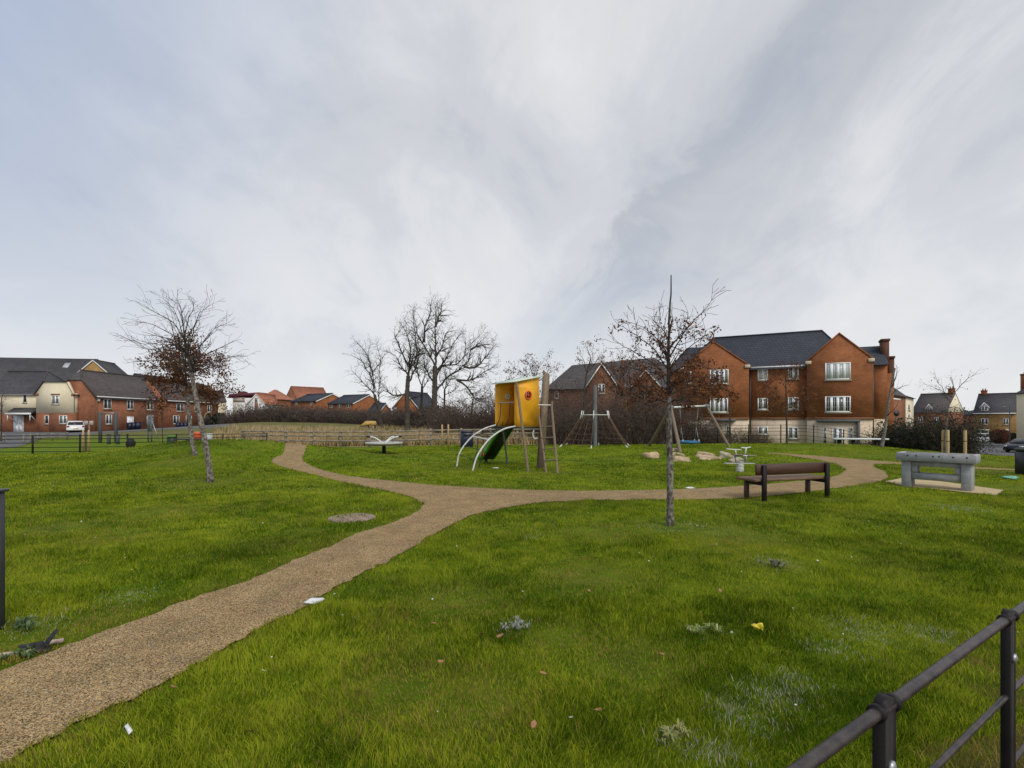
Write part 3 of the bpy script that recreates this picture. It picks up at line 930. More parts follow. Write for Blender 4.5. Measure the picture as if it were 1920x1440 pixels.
# brick storeys: left wing, centre, right wing
lw = MB().prism([(0, 0, zs), (ub, 0, zs), (ub, 0, ZEL), (ub / 2, 0, ZPL), (0, 0, ZEL)], (0, D * .55, 0)).build('gable_wing', M['brick'], fl)
rw = MB().prism([(uc, 0, zs), (ud, 0, zs), (ud, 0, ZE), ((uc + ud) / 2, 0, ZP), (uc, 0, ZE)], (0, D * .55, 0)).build('gable_wing', M['brick'], fl)
MB().box(ub, uc, back, D, zs, ZEL - .1).build('wall', M['brick'], fl)
MB().box(.2, ub - .2, D * .56, D, zs, ZEL - .12).build('wall', M['brick'], fl)
MB().box(uc + .2, ud - .002, D * .56, D, zs, ZEL - .12).build('wall', M['brick'], fl)
# cream stone ground floor
gb_ = MB().box(.015, ub - .015, .03, D, zb, zs - .002).box(uc + .015, ud - .015, .03, D, zb, zs - .004).box(ub - .02, uc + .02, back + .02, D - .1, zb, zs - .006)
gb_.build('ground_floor', M['stone_cream'], fl)
st = MB().box(-.04, ub + .03, -.05, .2, zs - .05, zs + .09).box(uc - .03, ud + .04, -.05, .2, zs - .05, zs + .09).box(ub + .03, uc - .03, back - .05, back + .2, zs - .05, zs + .09)
st.build('string_course', M['lintel'], fl)
# roofs: the long main ridge with its hip, and one over each wing
zr = ZPL + 1.05; ru0 = f.U(1335, 4.5); ru1 = f.U(1541, 4.5); ze = ZEL - .12
mb = MB()
yr, hipx = 4.6, 1.9
mb.add([(-.3, back - .35, ze - .2), (uc + .3, back - .35, ze - .2), (ru1, yr, zr), (ru0, yr, zr), (-.3, D + .4, ze - .2), (uc + 2.2, D + .4, ze - .2), (ru1 + hipx, yr - .6, ze + 1.0), (ud, back + .4, ze - .2), (ud, D + .4, ze - .2)],
       [[(0, 1, 2, 3), (3, 2, 5, 4)], [(0, 3, 4), (2, 6, 5), (1, 6, 2)], [(1, 7, 8, 5)]])
rf = mb.build('roof', M['tile_grey'], fl)
MB().tube([(ru0, yr, zr + .03), (ru1, yr, zr + .03), (ru1 + hipx, yr - .6, ze + 1.03)], .09, 8).build('ridge', M['tile_grey'], rf)
for (a, b_, e_, p_) in ((0, ub, ZEL, ZPL), (uc, ud, ZE, ZP)):
    r_ = gable_roof(fl, a, b_, .35, 5.2, e_ - .10, p_ - .12, M['tile_grey'], 'y', over=.12, verge=.0)
    # brick parapet coping over the gable, with stone kneelers at its feet
    m_ = (a + b_) / 2; cp = MB()
    sl = (p_ - e_) / (m_ - a)
    for s0, s1 in ((a, m_), (b_, m_)):
        cp.prism([(s0, -.04, e_ + .02), (s1, -.04, p_ + .02), (s1, -.04, p_ + .16), (s0, -.04, e_ + .16)], (0, .38, 0))
    cp.build('parapet', M['brick'], fl)
    for s, q in ((a, -1), (b_, 1)):
        MB().bbox(min(s - q * .30, s + q * .10), max(s - q * .30, s + q * .10), -.09, .36, e_ - .16, e_ + .10, .015).build('kneeler', M['stone_cream'], fl)
MB().tube([(ub, back - .12, ze - .02), (uc, back - .12, ze - .02)], .07, 8).build('gutter', M['upvc'], fl)
downpipe(fl, ub + .1, back - .07, zb, ze, M['gutter'])
downpipe(fl, ud + .06, .4, zb, ze, M['gutter'])


def fw(px0, py0, px1, py1, n, by=0.0, **k):
    return add_window(fl, f.U(px0, by), f.U(px1, by), f.Z((px0 + px1) / 2, py1, by), f.Z((px0 + px1) / 2, py0, by), n, y=by, **k)


fw(1547, 680, 1595, 712, 4, glass=M['curtain'])
fw(1547, 743, 1595, 773, 4)
fw(1331, 693, 1366, 720, 4)
fw(1331, 747, 1365, 773.5, 4)
fw(1284, 697, 1296, 719, 1)
fw(1420.5, 691.5, 1440, 713, 2, back, glass=M['curtain'])
fw(1477.5, 688, 1497.5, 710.5, 2, back)
fw(1420.5, 746.5, 1440, 768.5, 2, back)
fw(1477.5, 745, 1497.5, 768, 2, back)
fw(1420.5, 800, 1440, 815, 2, back)
fw(1477.5, 801, 1497, 823, 2, back)
# garden doors of the right wing, in a stone surround under a lead covered canopy
for a, b_, n_ in ((1543, 1550, 1), (1560, 1580, 2), (1591, 1599, 1)):
    add_window(fl, f.U(a), f.U(b_), f.Z(1570, 834), f.Z(1570, 802), n_, y=-.1, sill=False, name='garden_door')
bay = MB().box(f.U(1534), f.U(1608), -.09, .05, zb, f.Z(1570, 791)); bay.build('bay', M['stone_cream'], fl)
MB().bbox(f.U(1531), f.U(1612), -.34, .1, f.Z(1570, 791), f.Z(1570, 786.5), .02).build('canopy', M['lead'], fl)
MB().box(f.U(1607), f.U(1612), -.32, -.09, zb, f.Z(1570, 791)).build('pillar', M['lead'], fl)
MB().bbox(f.U(1333), f.U(1379), -.34, .1, f.Z(1350, 790), f.Z(1350, 785.5), .02).build('canopy', M['lead'], fl)
for a, b_ in ((1338, 1346), (1362, 1369)):
    add_window(fl, f.U(a), f.U(b_), f.Z(1350, 820), f.Z(1350, 799), 1, y=0, sill=False, name='garden_door')
# lower wing set back to the right, with its chimney, and the left end under a lower ridge
sb = 2.4
ue = f.U(1664, sb)
rw2 = MB().box(ud + .0, ue, sb, D - .3, zs, f.Z(1655, 683, sb)).build('wall', M['brick'], fl)
MB().box(ud + .0, ue - .02, sb + .02, D - .35, zb, zs - .003).build('ground_floor', M['stone_cream'], fl)
e2 = f.Z(1650, 683, sb); p2 = f.Z(1640, 648, sb + 2.2)
MB().add([(ud - 1.2, sb - .25, e2 - .05), (ue + .05, sb - .25, e2 - .05), (ue + .05, sb + 2.6, p2), (ud - 2.6, sb + 2.6, p2), (ue + .05, D, e2 - .05), (ud - 1.2, D, e2 - .05)], [[(0, 1, 2, 3), (3, 2, 4, 5)], [(1, 4, 2)]]).build('roof', M['tile_grey'], fl)
ch_x = f.U(1658, sb + 1.8)
chimney(fl, ch_x, sb + 1.8, e2 - .1, f.Z(1656, 637, sb + 1.8), .5, 1.1, M['brick_dimmed'])
chimney(fl, f.U(1668, sb + 4.6), sb + 4.6, e2 - 1.6, f.Z(1668, 669, sb + 4.6), .5, 1.0, M['brick_dimmed'])
MB().box(ue, ue + .9, sb + 3.2, D - .4, zb, e2 - .5).build('wall', M['brick'], fl)
zle = f.Z(1300, 690, 2.5)
MB().box(-1.2, .0, 1.4, D - .5, zb, zle - .2).build('wall', M['brick'], fl)
MB().add([(-1.4, 1.0, zle - .35), (ub * .5, 1.0, zle - .35), (ub * .5, yr, zr - .75), (-.2, yr, zr - .75), (-1.4, D, zle - .35), (ub * .5, D, zle - .35)], [[(0, 1, 2, 3), (3, 2, 5, 4)], [(0, 3, 4)]]).build('roof', M['tile_grey'], fl)

# ---- cream and brick house at the far left
f = Facade((-66.5, 66.8), (-57.2, 66.8))
hz = -.25
cr = thing('cottage', 'house with cream rendered upper floor over red brick, white front door and grey roof', 'house', (f.A.x, f.A.y, 0), f.rz)
x0 = f.U(68); x1 = f.U(137); zm = f.Z(100, 774.7); ztop = f.Z(100, 716); zsh = f.Z(100, 737)
DD = 8.0
MB().box(x0, 6.1, 0, DD, hz - .3, zm).box(6.1, x1, 0, .85, hz - .3, zm).build('ground_floor', M['brick_orange'], cr)
xa, xb = f.U(83), f.U(127)
MB().prism([(x0, -.02, zm), (x1, -.02, zm), (x1, -.02, zsh), (xb, -.02, ztop), (xa, -.02, ztop), (x0, -.02, zsh)], (0, .35, 0)).box(x0, 6.1, .33, DD, zm, zsh - .02).box(6.1, x1, .33, .85, zm, zsh - .02).build('wall', M['render_cream'], cr)
xL = f.U(-40)
MB().box(xL, x0, 1.2, DD - .3, hz - .3, zm - .002).build('ground_floor', M['brick_orange'], cr)
MB().box(xL, x0, 1.18, DD - .3, zm, zsh + .05).build('wall', M['render_cream'], cr)
# main roof (ridge along the front) and the half hipped cross roof
zR = f.Z(30, 697, 4.6)
ax = f.U(90, 4.2)
mb = MB()
mb.add([(xL - .3, .85, zsh - .12), (x0 + .2, .85, zsh - .12), (ax, 4.2, zR), (xL - .3, 4.2, zR), (xL - .3, DD + .3, zsh - .1), (6.3, DD + .3, zsh - .1)], [[(0, 1, 2, 3), (3, 2, 5, 4)]])
mb.add([(x0 - .3, -.2, zsh - .32), (xa, -.2, ztop + .02), (xb, -.2, ztop + .02), (x1 + .25, -.2, zsh - .32), (ax, 4.2, zR), (6.3, DD + .3, zsh - .1), (x0 + .3, 1.6, zsh + .4), (x1 + .25, .95, zsh - .2)],
       [[(1, 2, 4), (3, 7, 4), (7, 5, 4), (2, 3, 4), (0, 1, 6), (1, 4, 6)]])
rr = mb.build('roof', M['tile_dark'], cr)
MB().tube([(xL - .3, 4.2, zR + .05), (ax, 4.2, zR + .05), (xa, -.2, ztop + .06)], .09, 8).tube([(ax, 4.2, zR + .05), (xb, -.2, ztop + .06)], .07, 6).build('ridge', M['tile_brown'], rr)
MB().bbox(x0 - .25, x0 + .35, -.08, .3, zsh - .35, zsh - .02, .02).build('kneeler', M['lintel'], cr)
MB().bbox(x1 - .2, x1 + .12, -.08, .3, zsh - .38, zsh - .1, .02).build('kneeler', M['lintel'], cr)
MB().tube([(xL, .95, zsh - .16), (x0 - .3, .95, zsh - .16)], .06, 6).build('gutter', M['upvc'], cr)


def cw(px0, py0, px1, py1, n, by=0.0, **k):
    return add_window(cr, f.U(px0, by), f.U(px1, by), f.Z((px0 + px1) / 2, py1, by), f.Z((px0 + px1) / 2, py0, by), n, y=by, **k)


cw(97, 741.5, 111, 758, 2, -.02, lintel=M['lintel'])
cw(84, 779, 91.5, 795, 1, 0, bars=False)
cw(111, 779, 126, 794.5, 2, 0)
cw(43.5, 740, 50.5, 755, 1, 1.18, bars=False)
add_door(cr, f.U(27, 1.2), f.U(44, 1.2), hz - .1, f.Z(35, 780, 1.2), 1.2)
MB().prism([(f.U(13, .2), 0.0, f.Z(30, 776)), (f.U(13, .2), 0.0, f.Z(30, 774)), (f.U(13, .2), 1.2, f.Z(30, 764)), (f.U(13, .2), 1.2, f.Z(30, 776))], (f.U(60, .2) - f.U(13, .2), 0, 0)).build('porch_roof', M['tile_dark'], cr)
pb = MB()
for q in (f.U(15, .2), f.U(57, .2)):
    pb.box(q, q + .1, .05, .13, f.Z(30, 776) - .9, f.Z(30, 776) - .002).tube([(q + .05, 1.15, f.Z(30, 776) - 1.1), (q + .05, .1, f.Z(30, 776) - .1)], .05, 6)
pb.box(f.U(12, .2), f.U(61, .2), -.03, .0, f.Z(30, 777.5), f.Z(30, 774)).build('porch_bracket', M['upvc'], cr)

# ---- red brick terrace running away on the left: fronts face right, gable ends face the camera
def terrace(name, label, xF, y0, y1, wdt, zb_, ze_, zr_, wall, roof, wins, group=None, hip=None):
    f_ = Facade((xF, y0), (xF + .001, y1))      # front runs along +Y, local y points to -X
    root = thing(name, label, 'house', (xF, y0, 0), math.radians(90), group)
    w = y1 - y0
    if hip is None:
        gable_wall(root, 0, w, 0, wdt, zb_, ze_, zr_, wall, 'x')
        gable_roof(root, 0, w, 0, wdt, ze_, zr_, roof, 'x', over=.25, verge=.06)
    else:
        # half hipped end: the gable stops at height hip and a small slope leans back to the ridge
        k = (hip - ze_) / (zr_ - ze_); h2 = wdt / 2; bk2 = (1 - k) * h2 * .9
        MB().prism([(0, 0, zb_), (0, 0, ze_), (0, h2 * k, hip), (0, wdt - h2 * k, hip), (0, wdt, ze_), (0, wdt, zb_)], (.3, 0, 0)).box(.29, w, .01, wdt - .01, zb_, ze_).build('wall', wall, root)
        e = .25; se = (zr_ - ze_) / h2 * e
        rf_ = MB().add([(-.1, -e, ze_ - se), (w + .1, -e, ze_ - se), (w + .1, h2, zr_), (bk2, h2, zr_), (-.12, h2 * k, hip), (-.12, wdt - h2 * k, hip), (-.1, wdt + e, ze_ - se), (w + .1, wdt + e, ze_ - se),
                        (-.1, -e, ze_ - se + .14), (w + .1, -e, ze_ - se + .14), (w + .1, h2, zr_ + .14), (bk2, h2, zr_ + .14), (-.12, h2 * k, hip + .14), (-.12, wdt - h2 * k, hip + .14), (-.1, wdt + e, ze_ - se + .14), (w + .1, wdt + e, ze_ - se + .14)],
                       [[(8, 9, 10, 11), (0, 8, 12, 4), (4, 12, 13, 5), (5, 13, 14, 6), (0, 1, 9, 8)], [(8, 11, 12), (12, 11, 13), (13, 11, 14), (11, 10, 15), (11, 15, 14)]]).build('roof', roof, root)
        MB().tube([(-.14, -e, ze_ - se + .16), (-.15, h2 * k, hip + .16), (bk2, h2, zr_ + .17), (w, h2, zr_ + .17)], .1, 6).build('ridge', roof, rf_)
    MB().tube([(0, -.3, ze_ - .06), (w, -.3, ze_ - .06)], .07, 6).build('gutter', M['upvc'], root)
    for (a, b_, za, zb2, n_) in wins:
        add_window(root, a, b_, za, zb2, n_, bars=False, lintel=None)
    return root, w


q = .89
t1, w1 = terrace('terraced_house', 'red brick house with long brown roof and three upper windows, right of the cream house', -61.9 * q, 76 * q, 89.5 * q, 5.9 * q, -.5, 1.6 + 3.35 * q, 1.6 + 7.15 * q, M['brick_orange'], M['tile_brown'],
                 [(a_ * q, b_ * q, 1.6 + (c_ - 1.6) * q, 1.6 + (d_ - 1.6) * q, 2) for a_, b_, c_, d_ in ((1.6, 3.1, 3.1, 4.6), (6.3, 7.7, 3.1, 4.6), (10.8, 12.3, 3.1, 4.6), (2.0, 3.2, .75, 2.2), (10.8, 12.3, .75, 2.2))], hip=1.6 + 5.7 * q)
add_door(t1, 6.4 * q, 7.6 * q, -.3, 1.85)
downpipe(t1, .12, -.08, -.3, 4.5, M['lintel'])
MB().bbox(.3, .7, -.14, -.0, 3.9, 4.25, .02).build('alarm_box', M['upvc'], t1)
t2, w2 = terrace('terraced_house', 'red brick house with arched passage behind the russet leaved tree', -64.2, 95, 112, 6.4, -.4, 5.0, 9.0, M['brick_orange'], M['tile_brown'],
                 [(3.0, 5.2, 3.0, 4.5, 2), (8.6, 9.8, 3.0, 4.5, 1), (2.0, 3.8, .6, 2.2, 2), (5.8, 7.6, .6, 2.2, 2), (12.9, 14.4, 3.0, 4.5, 2)])
ar = MB(); n_ = 10
pts = [(11.9, -.02, -.4)] + [(13.1 - 1.2 * math.cos(math.pi * k / n_), -.02, 1.5 + 1.2 * math.sin(math.pi * k / n_)) for k in range(n_ + 1)] + [(14.3, -.02, -.4)]
ar.prism(pts, (0, .04, 0)).build('passage', M['gutter'], t2)
ap = [(13.1 - 1.35 * math.cos(math.pi * k / n_), -.03, 1.5 + 1.35 * math.sin(math.pi * k / n_)) for k in range(n_ + 1)]
MB().tube(ap, .13, 6).build('arch', M['brick_ochre'], t2)
add_door(t2, 9.9, 10.9, -.2, 1.95, m_=M['red_plastic'])
downpipe(t2, 16.8, -.06, -.3, 4.9, M['upvc'])

# houses behind the terrace
bk, f, w = gable_house('house', 'red brick house with dark grey roof half hidden behind the brown roofed house', (-79.5, 104), (-74, 104), 9, -.3, 8.0, 10.6, M['brick_orange'], M['tile_grey'], 'y', verge=.05)
f = Facade((-100.0, 88), (-72, 94))
lg = thing('long_house', 'long dark grey roof with skylight and ochre gable rising behind the cream house', 'house', (f.A.x, f.A.y, 0), f.rz)
wl = (f.B - f.A).length
ra = f.Z(20, 671, 5); rb_ = f.Z(185, 676, 5)
wl = f.U(184, 5)
MB().box(0, wl, 0, 10, -.3, 7.3).build('wall', M['brick_ochre'], lg)
MB().add([(-1, -.3, 7.4), (wl, -.3, 7.4), (wl, 5, rb_ + .3), (-1, 5, ra), (-1, 10.3, 7.4), (wl, 10.3, 7.4)], [[(0, 1, 2, 3), (3, 2, 5, 4)], [(1, 5, 2)]]).build('roof', M['tile_dark'], lg)
# gable end turned to the camera
g0 = f.U(151); g1 = f.U(222); gzp = f.Z(184, 677.5); gze = f.Z(184, 707)
gable_wall(lg, g0, g1, -2.0, 5, -.3, gze, gzp, M['brick_ochre'], 'y', 'gable_wall')
gable_roof(lg, g0, g1, -2.0, 5, gze, gzp, M['tile_dark'], 'y', over=.1, verge=.1, bargeboard=M['upvc'])
u0, u1 = f.U(105, 1.5), f.U(116, 1.5)
zz0, zz1 = f.Z(110, 687, 1.5), f.Z(110, 682, 1.5)
def slope_z(y_): return 7.4 + (ra - 7.4) * (y_ + .3) / 5.3
MB().prism([(u0, 3.2, slope_z(3.2) + .06), (u1, 3.2, slope_z(3.2) + .06), (u1, 4.1, slope_z(4.1) + .06), (u0, 4.1, slope_z(4.1) + .06)], (0, 0, .08)).build('skylight', M['curtain'], lg)

# ---- far houses beyond the hedge, centre left
def far_house(name, label, px0, px1, pr0, pr1, pye, pyr, Y, wall, roof, gable_px=None, wins=(), depth=8, rot=0.0, group=None):
    """house with its ridge along the front; pixels give eaves, ridge and ends; rot turns it so an end shows"""
    a = W(px0, pye, Y); b_ = W(px1, pye, Y)
    w = (b_ - a).length
    d = Vector((math.cos(rot), math.sin(rot)))
    A = Vector((a.x, a.y)); fdum = Facade(A, A + d * 10)
    ue_ = fdum.U(px1)
    ze_ = a.z; zr_ = EYE - (pyr - 785) / F * (Y + depth / 2)
    root, f_, w_ = gable_house(name, label, A, A + d * ue_, depth, -1, ze_, zr_, wall, roof, 'x', group, verge=.1, barge=M['upvc'])
    for (wx0, wy0, wx1, wy1, n_) in wins:
        add_window(root, f_.U(wx0), f_.U(wx1), f_.Z((wx0 + wx1) / 2, wy1), f_.Z((wx0 + wx1) / 2, wy0), n_, bars=False, sill=False)
    return root, f_, w_


FG = None
far_house('house', 'red brick house with grey slate roof, nearest the bare tree group', 615, 663, 628, 678, 757, 742.5, 112, M['brick'], M['tile_grey'],
          wins=[(618, 757.5, 624, 764.5, 2), (634, 757.5, 640, 764, 2), (650, 757.5, 657, 764.5, 2)], rot=R(-32), depth=8.5)
far_house('house', 'brick house with grey slate roof below the orange gabled house', 546, 594, 560, 608, 753, 740.5, 118, M['brick'], M['tile_grey'],
          wins=[(553, 755, 558, 760, 2), (582, 755, 587, 760, 2)], rot=R(-32), depth=8.5)
far_house('house', 'dark grey low roof between the bare trees and the slate roofed house', 690, 712, 690, 712, 771, 757, 108, M['brick'], M['tile_grey'], rot=R(-10), depth=6)
r_, f_, w_ = gable_house('house', 'brick gabled house with white window behind the bare tree trunks', (-24.6, 106), (-19.2, 104), 9, -1, 4.0, 7.1, M['brick'], M['tile_grey'], 'y', verge=.1, barge=M['upvc'])
add_window(r_, f_.U(738), f_.U(743.5), f_.Z(740, 772), f_.Z(740, 764), 2, bars=False)
r_, f_, w_ = gable_house('house', 'orange brick house with steep gable and tiled roof seen above the slate roofs', tuple(W(530, 0, 140).xy), tuple(W(562, 0, 133).xy), 9, -1, 5.4, 10.1, M['brick_orange'], M['tile_red'], 'y', verge=.1)
r_, f_, w_ = gable_house('house', 'distant small orange roof peeping over the slate roofed houses', tuple(W(582, 0, 168).xy), tuple(W(599, 0, 168).xy), 8, -1, 9.0, 11.8, M['brick_orange'], M['tile_red'], 'y', verge=.1)
# hipped orange roof
f = Facade(W(484, 0, 122).xy, W(528, 0, 122).xy); w = (f.B - f.A).length
hp = thing('house', 'house with orange hipped tile roof beside the white gable', 'house', (f.A.x, f.A.y, 0), f.rz)
e_, p_ = f.Z(506, 749), f.Z(506, 729)
MB().box(0, w, 0, 7, -1, e_).build('wall', M['brick'], hp)
MB().add([(-.3, -.3, e_), (w + .3, -.3, e_), (w + .3, 7.3, e_), (-.3, 7.3, e_), (w * .42, 3.2, p_), (w * .48, 3.8, p_)], [[(0, 1, 4), (1, 5, 4), (1, 2, 5), (3, 0, 4)], [(2, 3, 4, 5)]]).build('roof', M['tile_red'], hp)
add_window(hp, f.U(502), f.U(508), f.Z(505, 757), f.Z(505, 751), 2, bars=False)
# white gable with a red strip
f = Facade(W(464, 0, 114).xy, W(497, 0, 114).xy); w = (f.B - f.A).length
wg = thing('house', 'white rendered gable with red brick centre strip and orange roof', 'house', (f.A.x, f.A.y, 0), f.rz)
e_, p_ = f.Z(480, 757), f.Z(480, 738.5)
gable_wall(wg, 0, w, 0, 9, -1, e_, p_, M['render_white'], 'y')
gable_roof(wg, 0, w, 0, 9, e_, p_, M['tile_red'], 'y', over=.2, verge=.1, bargeboard=M['upvc'])
MB().box(f.U(477.5), f.U(483), -.03, .05, -1, p_ - .9).build('brick_strip', M['brick_orange'], wg)
add_window(wg, f.U(478), f.U(482.5), f.Z(480, 754), f.Z(480, 748), 1, y=-.03, bars=False, sill=False)
# modern white building with maroon roof
f = Facade(W(431, 0, 135).xy, W(486, 0, 135).xy); w = (f.B - f.A).length
wm = thing('community_building', 'low modern building with overhanging maroon roof, far left of the slate houses', 'building', (f.A.x, f.A.y, 0), f.rz)
MB().box(.6, w, .3, 9, -1, f.Z(450, 746)).build('wall', M['render_white'], wm)
MB().prism([(-.6, 0, f.Z(450, 746)), (w * .97, 0, f.Z(450, 741)), (w * .97, 0, f.Z(450, 735.5)), (-.2, 0, f.Z(450, 739))], (0, 9.5, 0)).build('roof', M['tile_maroon'], wm)
MB().box(f.U(436), f.U(458), .26, .3, f.Z(450, 754), f.Z(450, 745)).build('clad_panel', M['sign_panel'], wm)
MB().box(f.U(438), f.U(446), 2, 5, f.Z(450, 738), f.Z(450, 733)).build('roof_box', M['tile_maroon'], wm)
# pale houses glimpsed behind the russet tree
r_, f_, w_ = gable_house('house', 'pale cream house glimpsed behind the russet leaved tree', tuple(W(398, 0, 128).xy), tuple(W(424, 0, 130).xy), 8, -1, 6.0, 8.6, M['render_cream'], M['tile_brown'], 'x', verge=.1)

# ---- brick building behind the bushes
f = Facade((4.2, 61), (20.4, 56.5)); wl = (f.B - f.A).length
bb_ = thing('brick_building', 'broad brick building with dark roof and white edged gable behind the brown bushes', 'building', (f.A.x, f.A.y, 0), f.rz)
e_ = f.Z(1100, 726); p_ = f.Z(1110, 683, 5)
MB().box(0, wl, 0, 10, -.8, e_).build('wall', M['brick_brown'], bb_)
MB().add([(-.3, -.4, e_ - .2), (wl + .3, -.4, e_ - .2), (wl - 4.5, 5, p_ + .6), (2.2, 5, p_ - .05), (-.3, 10.4, e_ - .2), (wl + .3, 10.4, e_ - .2)], [[(0, 1, 2, 3), (3, 2, 5, 4)], [(0, 3, 4), (1, 5, 2)]]).build('roof', M['tile_brown'], bb_)
g0, g1 = f.U(1101, -.4), f.U(1156, -.4); gp = f.Z(1127, 681, -.4); ge = f.Z(1127, 721, -.4)
gable_wall(bb_, g0, g1, -.4, 5, -.8, ge, gp, M['brick_brown'], 'y', 'gable_wing')
gable_roof(bb_, g0, g1, -.4, 5, ge, gp, M['tile_brown'], 'y', over=.15, verge=.12, bargeboard=M['upvc'])
g2, g3 = f.U(1186, -.3), f.U(1236, -.3)
gable_wall(bb_, g2, g3, -.3, 5, -.8, ge - .1, gp - .9, M['brick_brown'], 'y', 'gable_wing')
gable_roof(bb_, g2, g3, -.3, 5, ge - .1, gp - .9, M['tile_brown'], 'y', over=.15, verge=.12, bargeboard=M['upvc'])
for a, b0, b_, b1, n_, yy in ((1122, 720, 1134, 738, 2, -.4), (1168, 722, 1173, 737, 1, 0), (1204, 733, 1214, 748, 2, -.3), (1065, 765, 1071, 775, 1, 0), (1085, 765, 1091, 776, 1, 0), (1040, 733, 1047, 747, 1, 0)):
    add_window(bb_, f.U(a, yy), f.U(b_, yy), f.Z((a + b_) / 2, b1, yy), f.Z((a + b_) / 2, b0, yy), n_, y=yy, bars=False)

# ---- street on the right
f = Facade(W(1672, 0, 60).xy, W(1698, 0, 66).xy); w = (f.B - f.A).length
s1 = thing('townhouse', 'tall narrow red brick townhouse end beside the block of flats', 'house', (f.A.x, f.A.y, 0), f.rz)
e_, p_ = f.Z(1690, 742), f.Z(1684, 711, 4)
gable_wall(s1, -3, w, 0, 8, -3, e_, p_, M['brick_orange'], 'x')
gable_roof(s1, -3, w, 0, 8, e_, p_, M['tile_brown'], 'x', over=.2, verge=.12)
MB().box(f.U(1674), f.U(1688), -.05, .05, f.Z(1680, 750), f.Z(1680, 747)).build('kneeler', M['upvc'], s1)
f = Facade(W(1698, 0, 66).xy, W(1713, 0, 72).xy); w = (f.B - f.A).length
s2 = thing('townhouse', 'slim cream townhouse with small windows between brick houses', 'house', (f.A.x, f.A.y, 0), f.rz)
e_ = f.Z(1706, 746)
MB().box(0, w, 0, 8, -3, e_).build('wall', M['render_cream'], s2)
MB().add([(-.2, -.3, e_), (w + .2, -.3, e_), (w + .2, 4, e_ + 1.8), (-.2, 4, e_ + 1.8), (w + .2, 8, e_), (-.2, 8, e_)], [[(0, 1, 2, 3), (3, 2, 4, 5)], [(1, 4, 2), (0, 3, 5)]]).build('roof', M['tile_dark'], s2)
for (y0_, y1_) in ((758, 769), (776, 783), (789, 800)):
    add_window(s2, f.U(1702.5), f.U(1706), f.Z(1704, y1_), f.Z(1704, y0_), 1, bars=False)
f = Facade(W(1709, 0, 88).xy, W(1774, 0, 84).xy); w = (f.B - f.A).length
s3 = thing('house', 'brick house with dark roof, chimney and a white dormer behind the staked tree', 'house', (f.A.x, f.A.y, 0), f.rz)
e_ = f.Z(1740, 773); p_ = f.Z(1740, 740, 4)
gable_wall(s3, 0, w, 0, 8, -4, e_, p_, M['brick_orange'], 'x')
gable_roof(s3, 0, w, 0, 8, e_, p_, M['tile_brown'], 'x', over=.2, verge=.05)
chimney(s3, w - .5, 4, p_ - .3, p_ + .95, .8, .6, M['brick'])
def dormer(parent, f_, px0, px1, pyb, pyt, pyp, dep=.35):
    a, b_ = f_.U(px0, dep), f_.U(px1, dep); zb_, zt, zp = f_.Z(px0, pyb, dep), f_.Z(px0, pyt, dep), f_.Z(px0, pyp, dep)
    d_ = gable_wall(parent, a, b_, dep, dep + 3.0, zb_, zt, zp, M['upvc'], 'y', 'dormer')
    gable_roof(d_, a, b_, dep, dep + 3.0, zt, zp, M['tile_brown'], 'y', over=.2, verge=.15, bargeboard=M['upvc'], name='dormer_roof')
    add_window(d_, a + .12, b_ - .12, zb_ + .08, zt, 2, bars=False, y=dep - .01, sill=False)
MB().prism([(w + .005, 0, e_ + .02), (w + .005, 4, p_ - .03), (w + .005, 8, e_ + .02)], (.02, 0, 0)).build('gable_end', M['render_cream'], s3)
dormer(s3, f, 1737.5, 1747.5, 771, 764, 757.5)
for a, b_ in ((1722, 1730), (1752, 1760)):
    add_window(s3, f.U(a), f.U(b_), f.Z(1740, 793), f.Z(1740, 782), 2, bars=False)
# slate roof low between
r_, f_, w_ = gable_house('house', 'low brick house with blue grey roof left of the ochre brick house', tuple(W(1786, 0, 108).xy), tuple(W(1826, 0, 100).xy), 8, -4, 2.3, 3.4, M['brick_orange'], M['tile_grey'], 'x', verge=.1)
f = Facade(W(1825, 0, 93).xy, W(1906, 0, 88.5).xy); w = (f.B - f.A).length
s4 = thing('house', 'ochre brick house with dark roof, white dormer and red front door by the parked cars', 'house', (f.A.x, f.A.y, 0), f.rz)
e_ = f.Z(1860, 774.5); p_ = f.Z(1860, 739.5, 4)
gable_wall(s4, 0, w, 0, 8, -4, e_, p_, M['brick_ochre'], 'x')
gable_roof(s4, 0, w, 0, 8, e_, p_, M['tile_dark'], 'x', over=.25, verge=.05)
MB().tube([(0, -.3, e_ - .08), (w, -.3, e_ - .08)], .08, 6).build('gutter', M['upvc'], s4)
chimney(s4, .75, 4, p_ - .3, p_ + .8, .8, .6, M['brick'])
dormer(s4, f, 1839, 1853, 771, 762, 755)
MB().box(f.U(1882, 2), f.U(1892, 2), 1.6, 2.4, f.Z(1885, 764, 2), f.Z(1885, 762.5, 2) + .2).build('skylight', M['curtain'], s4)
for a, b0, b_, b1, n_ in ((1839.5, 784.5, 1853, 796, 2), (1880.5, 784.5, 1891, 796, 2)):
    add_window(s4, f.U(a), f.U(b_), f.Z(1850, b1), f.Z(1850, b0), n_, bars=False)
add_window(s4, f.U(1832), f.U(1853), f.Z(1850, 818), f.Z(1850, 807), 3, bars=False)
add_door(s4, f.U(1879), f.U(1890), f.Z(1885, 822), f.Z(1885, 808), m_=M['red_plastic'])
MB().bbox(f.U(1831), f.U(1855), -.4, 0, f.Z(1850, 807), f.Z(1850, 805), .02).bbox(f.U(1876), f.U(1894), -.4, 0, f.Z(1885, 807), f.Z(1885, 805), .02).build('porch_roof', M['upvc'], s4)
f = Facade(W(1906, 0, 70).xy, W(1960, 0, 62).xy); w = (f.B - f.A).length
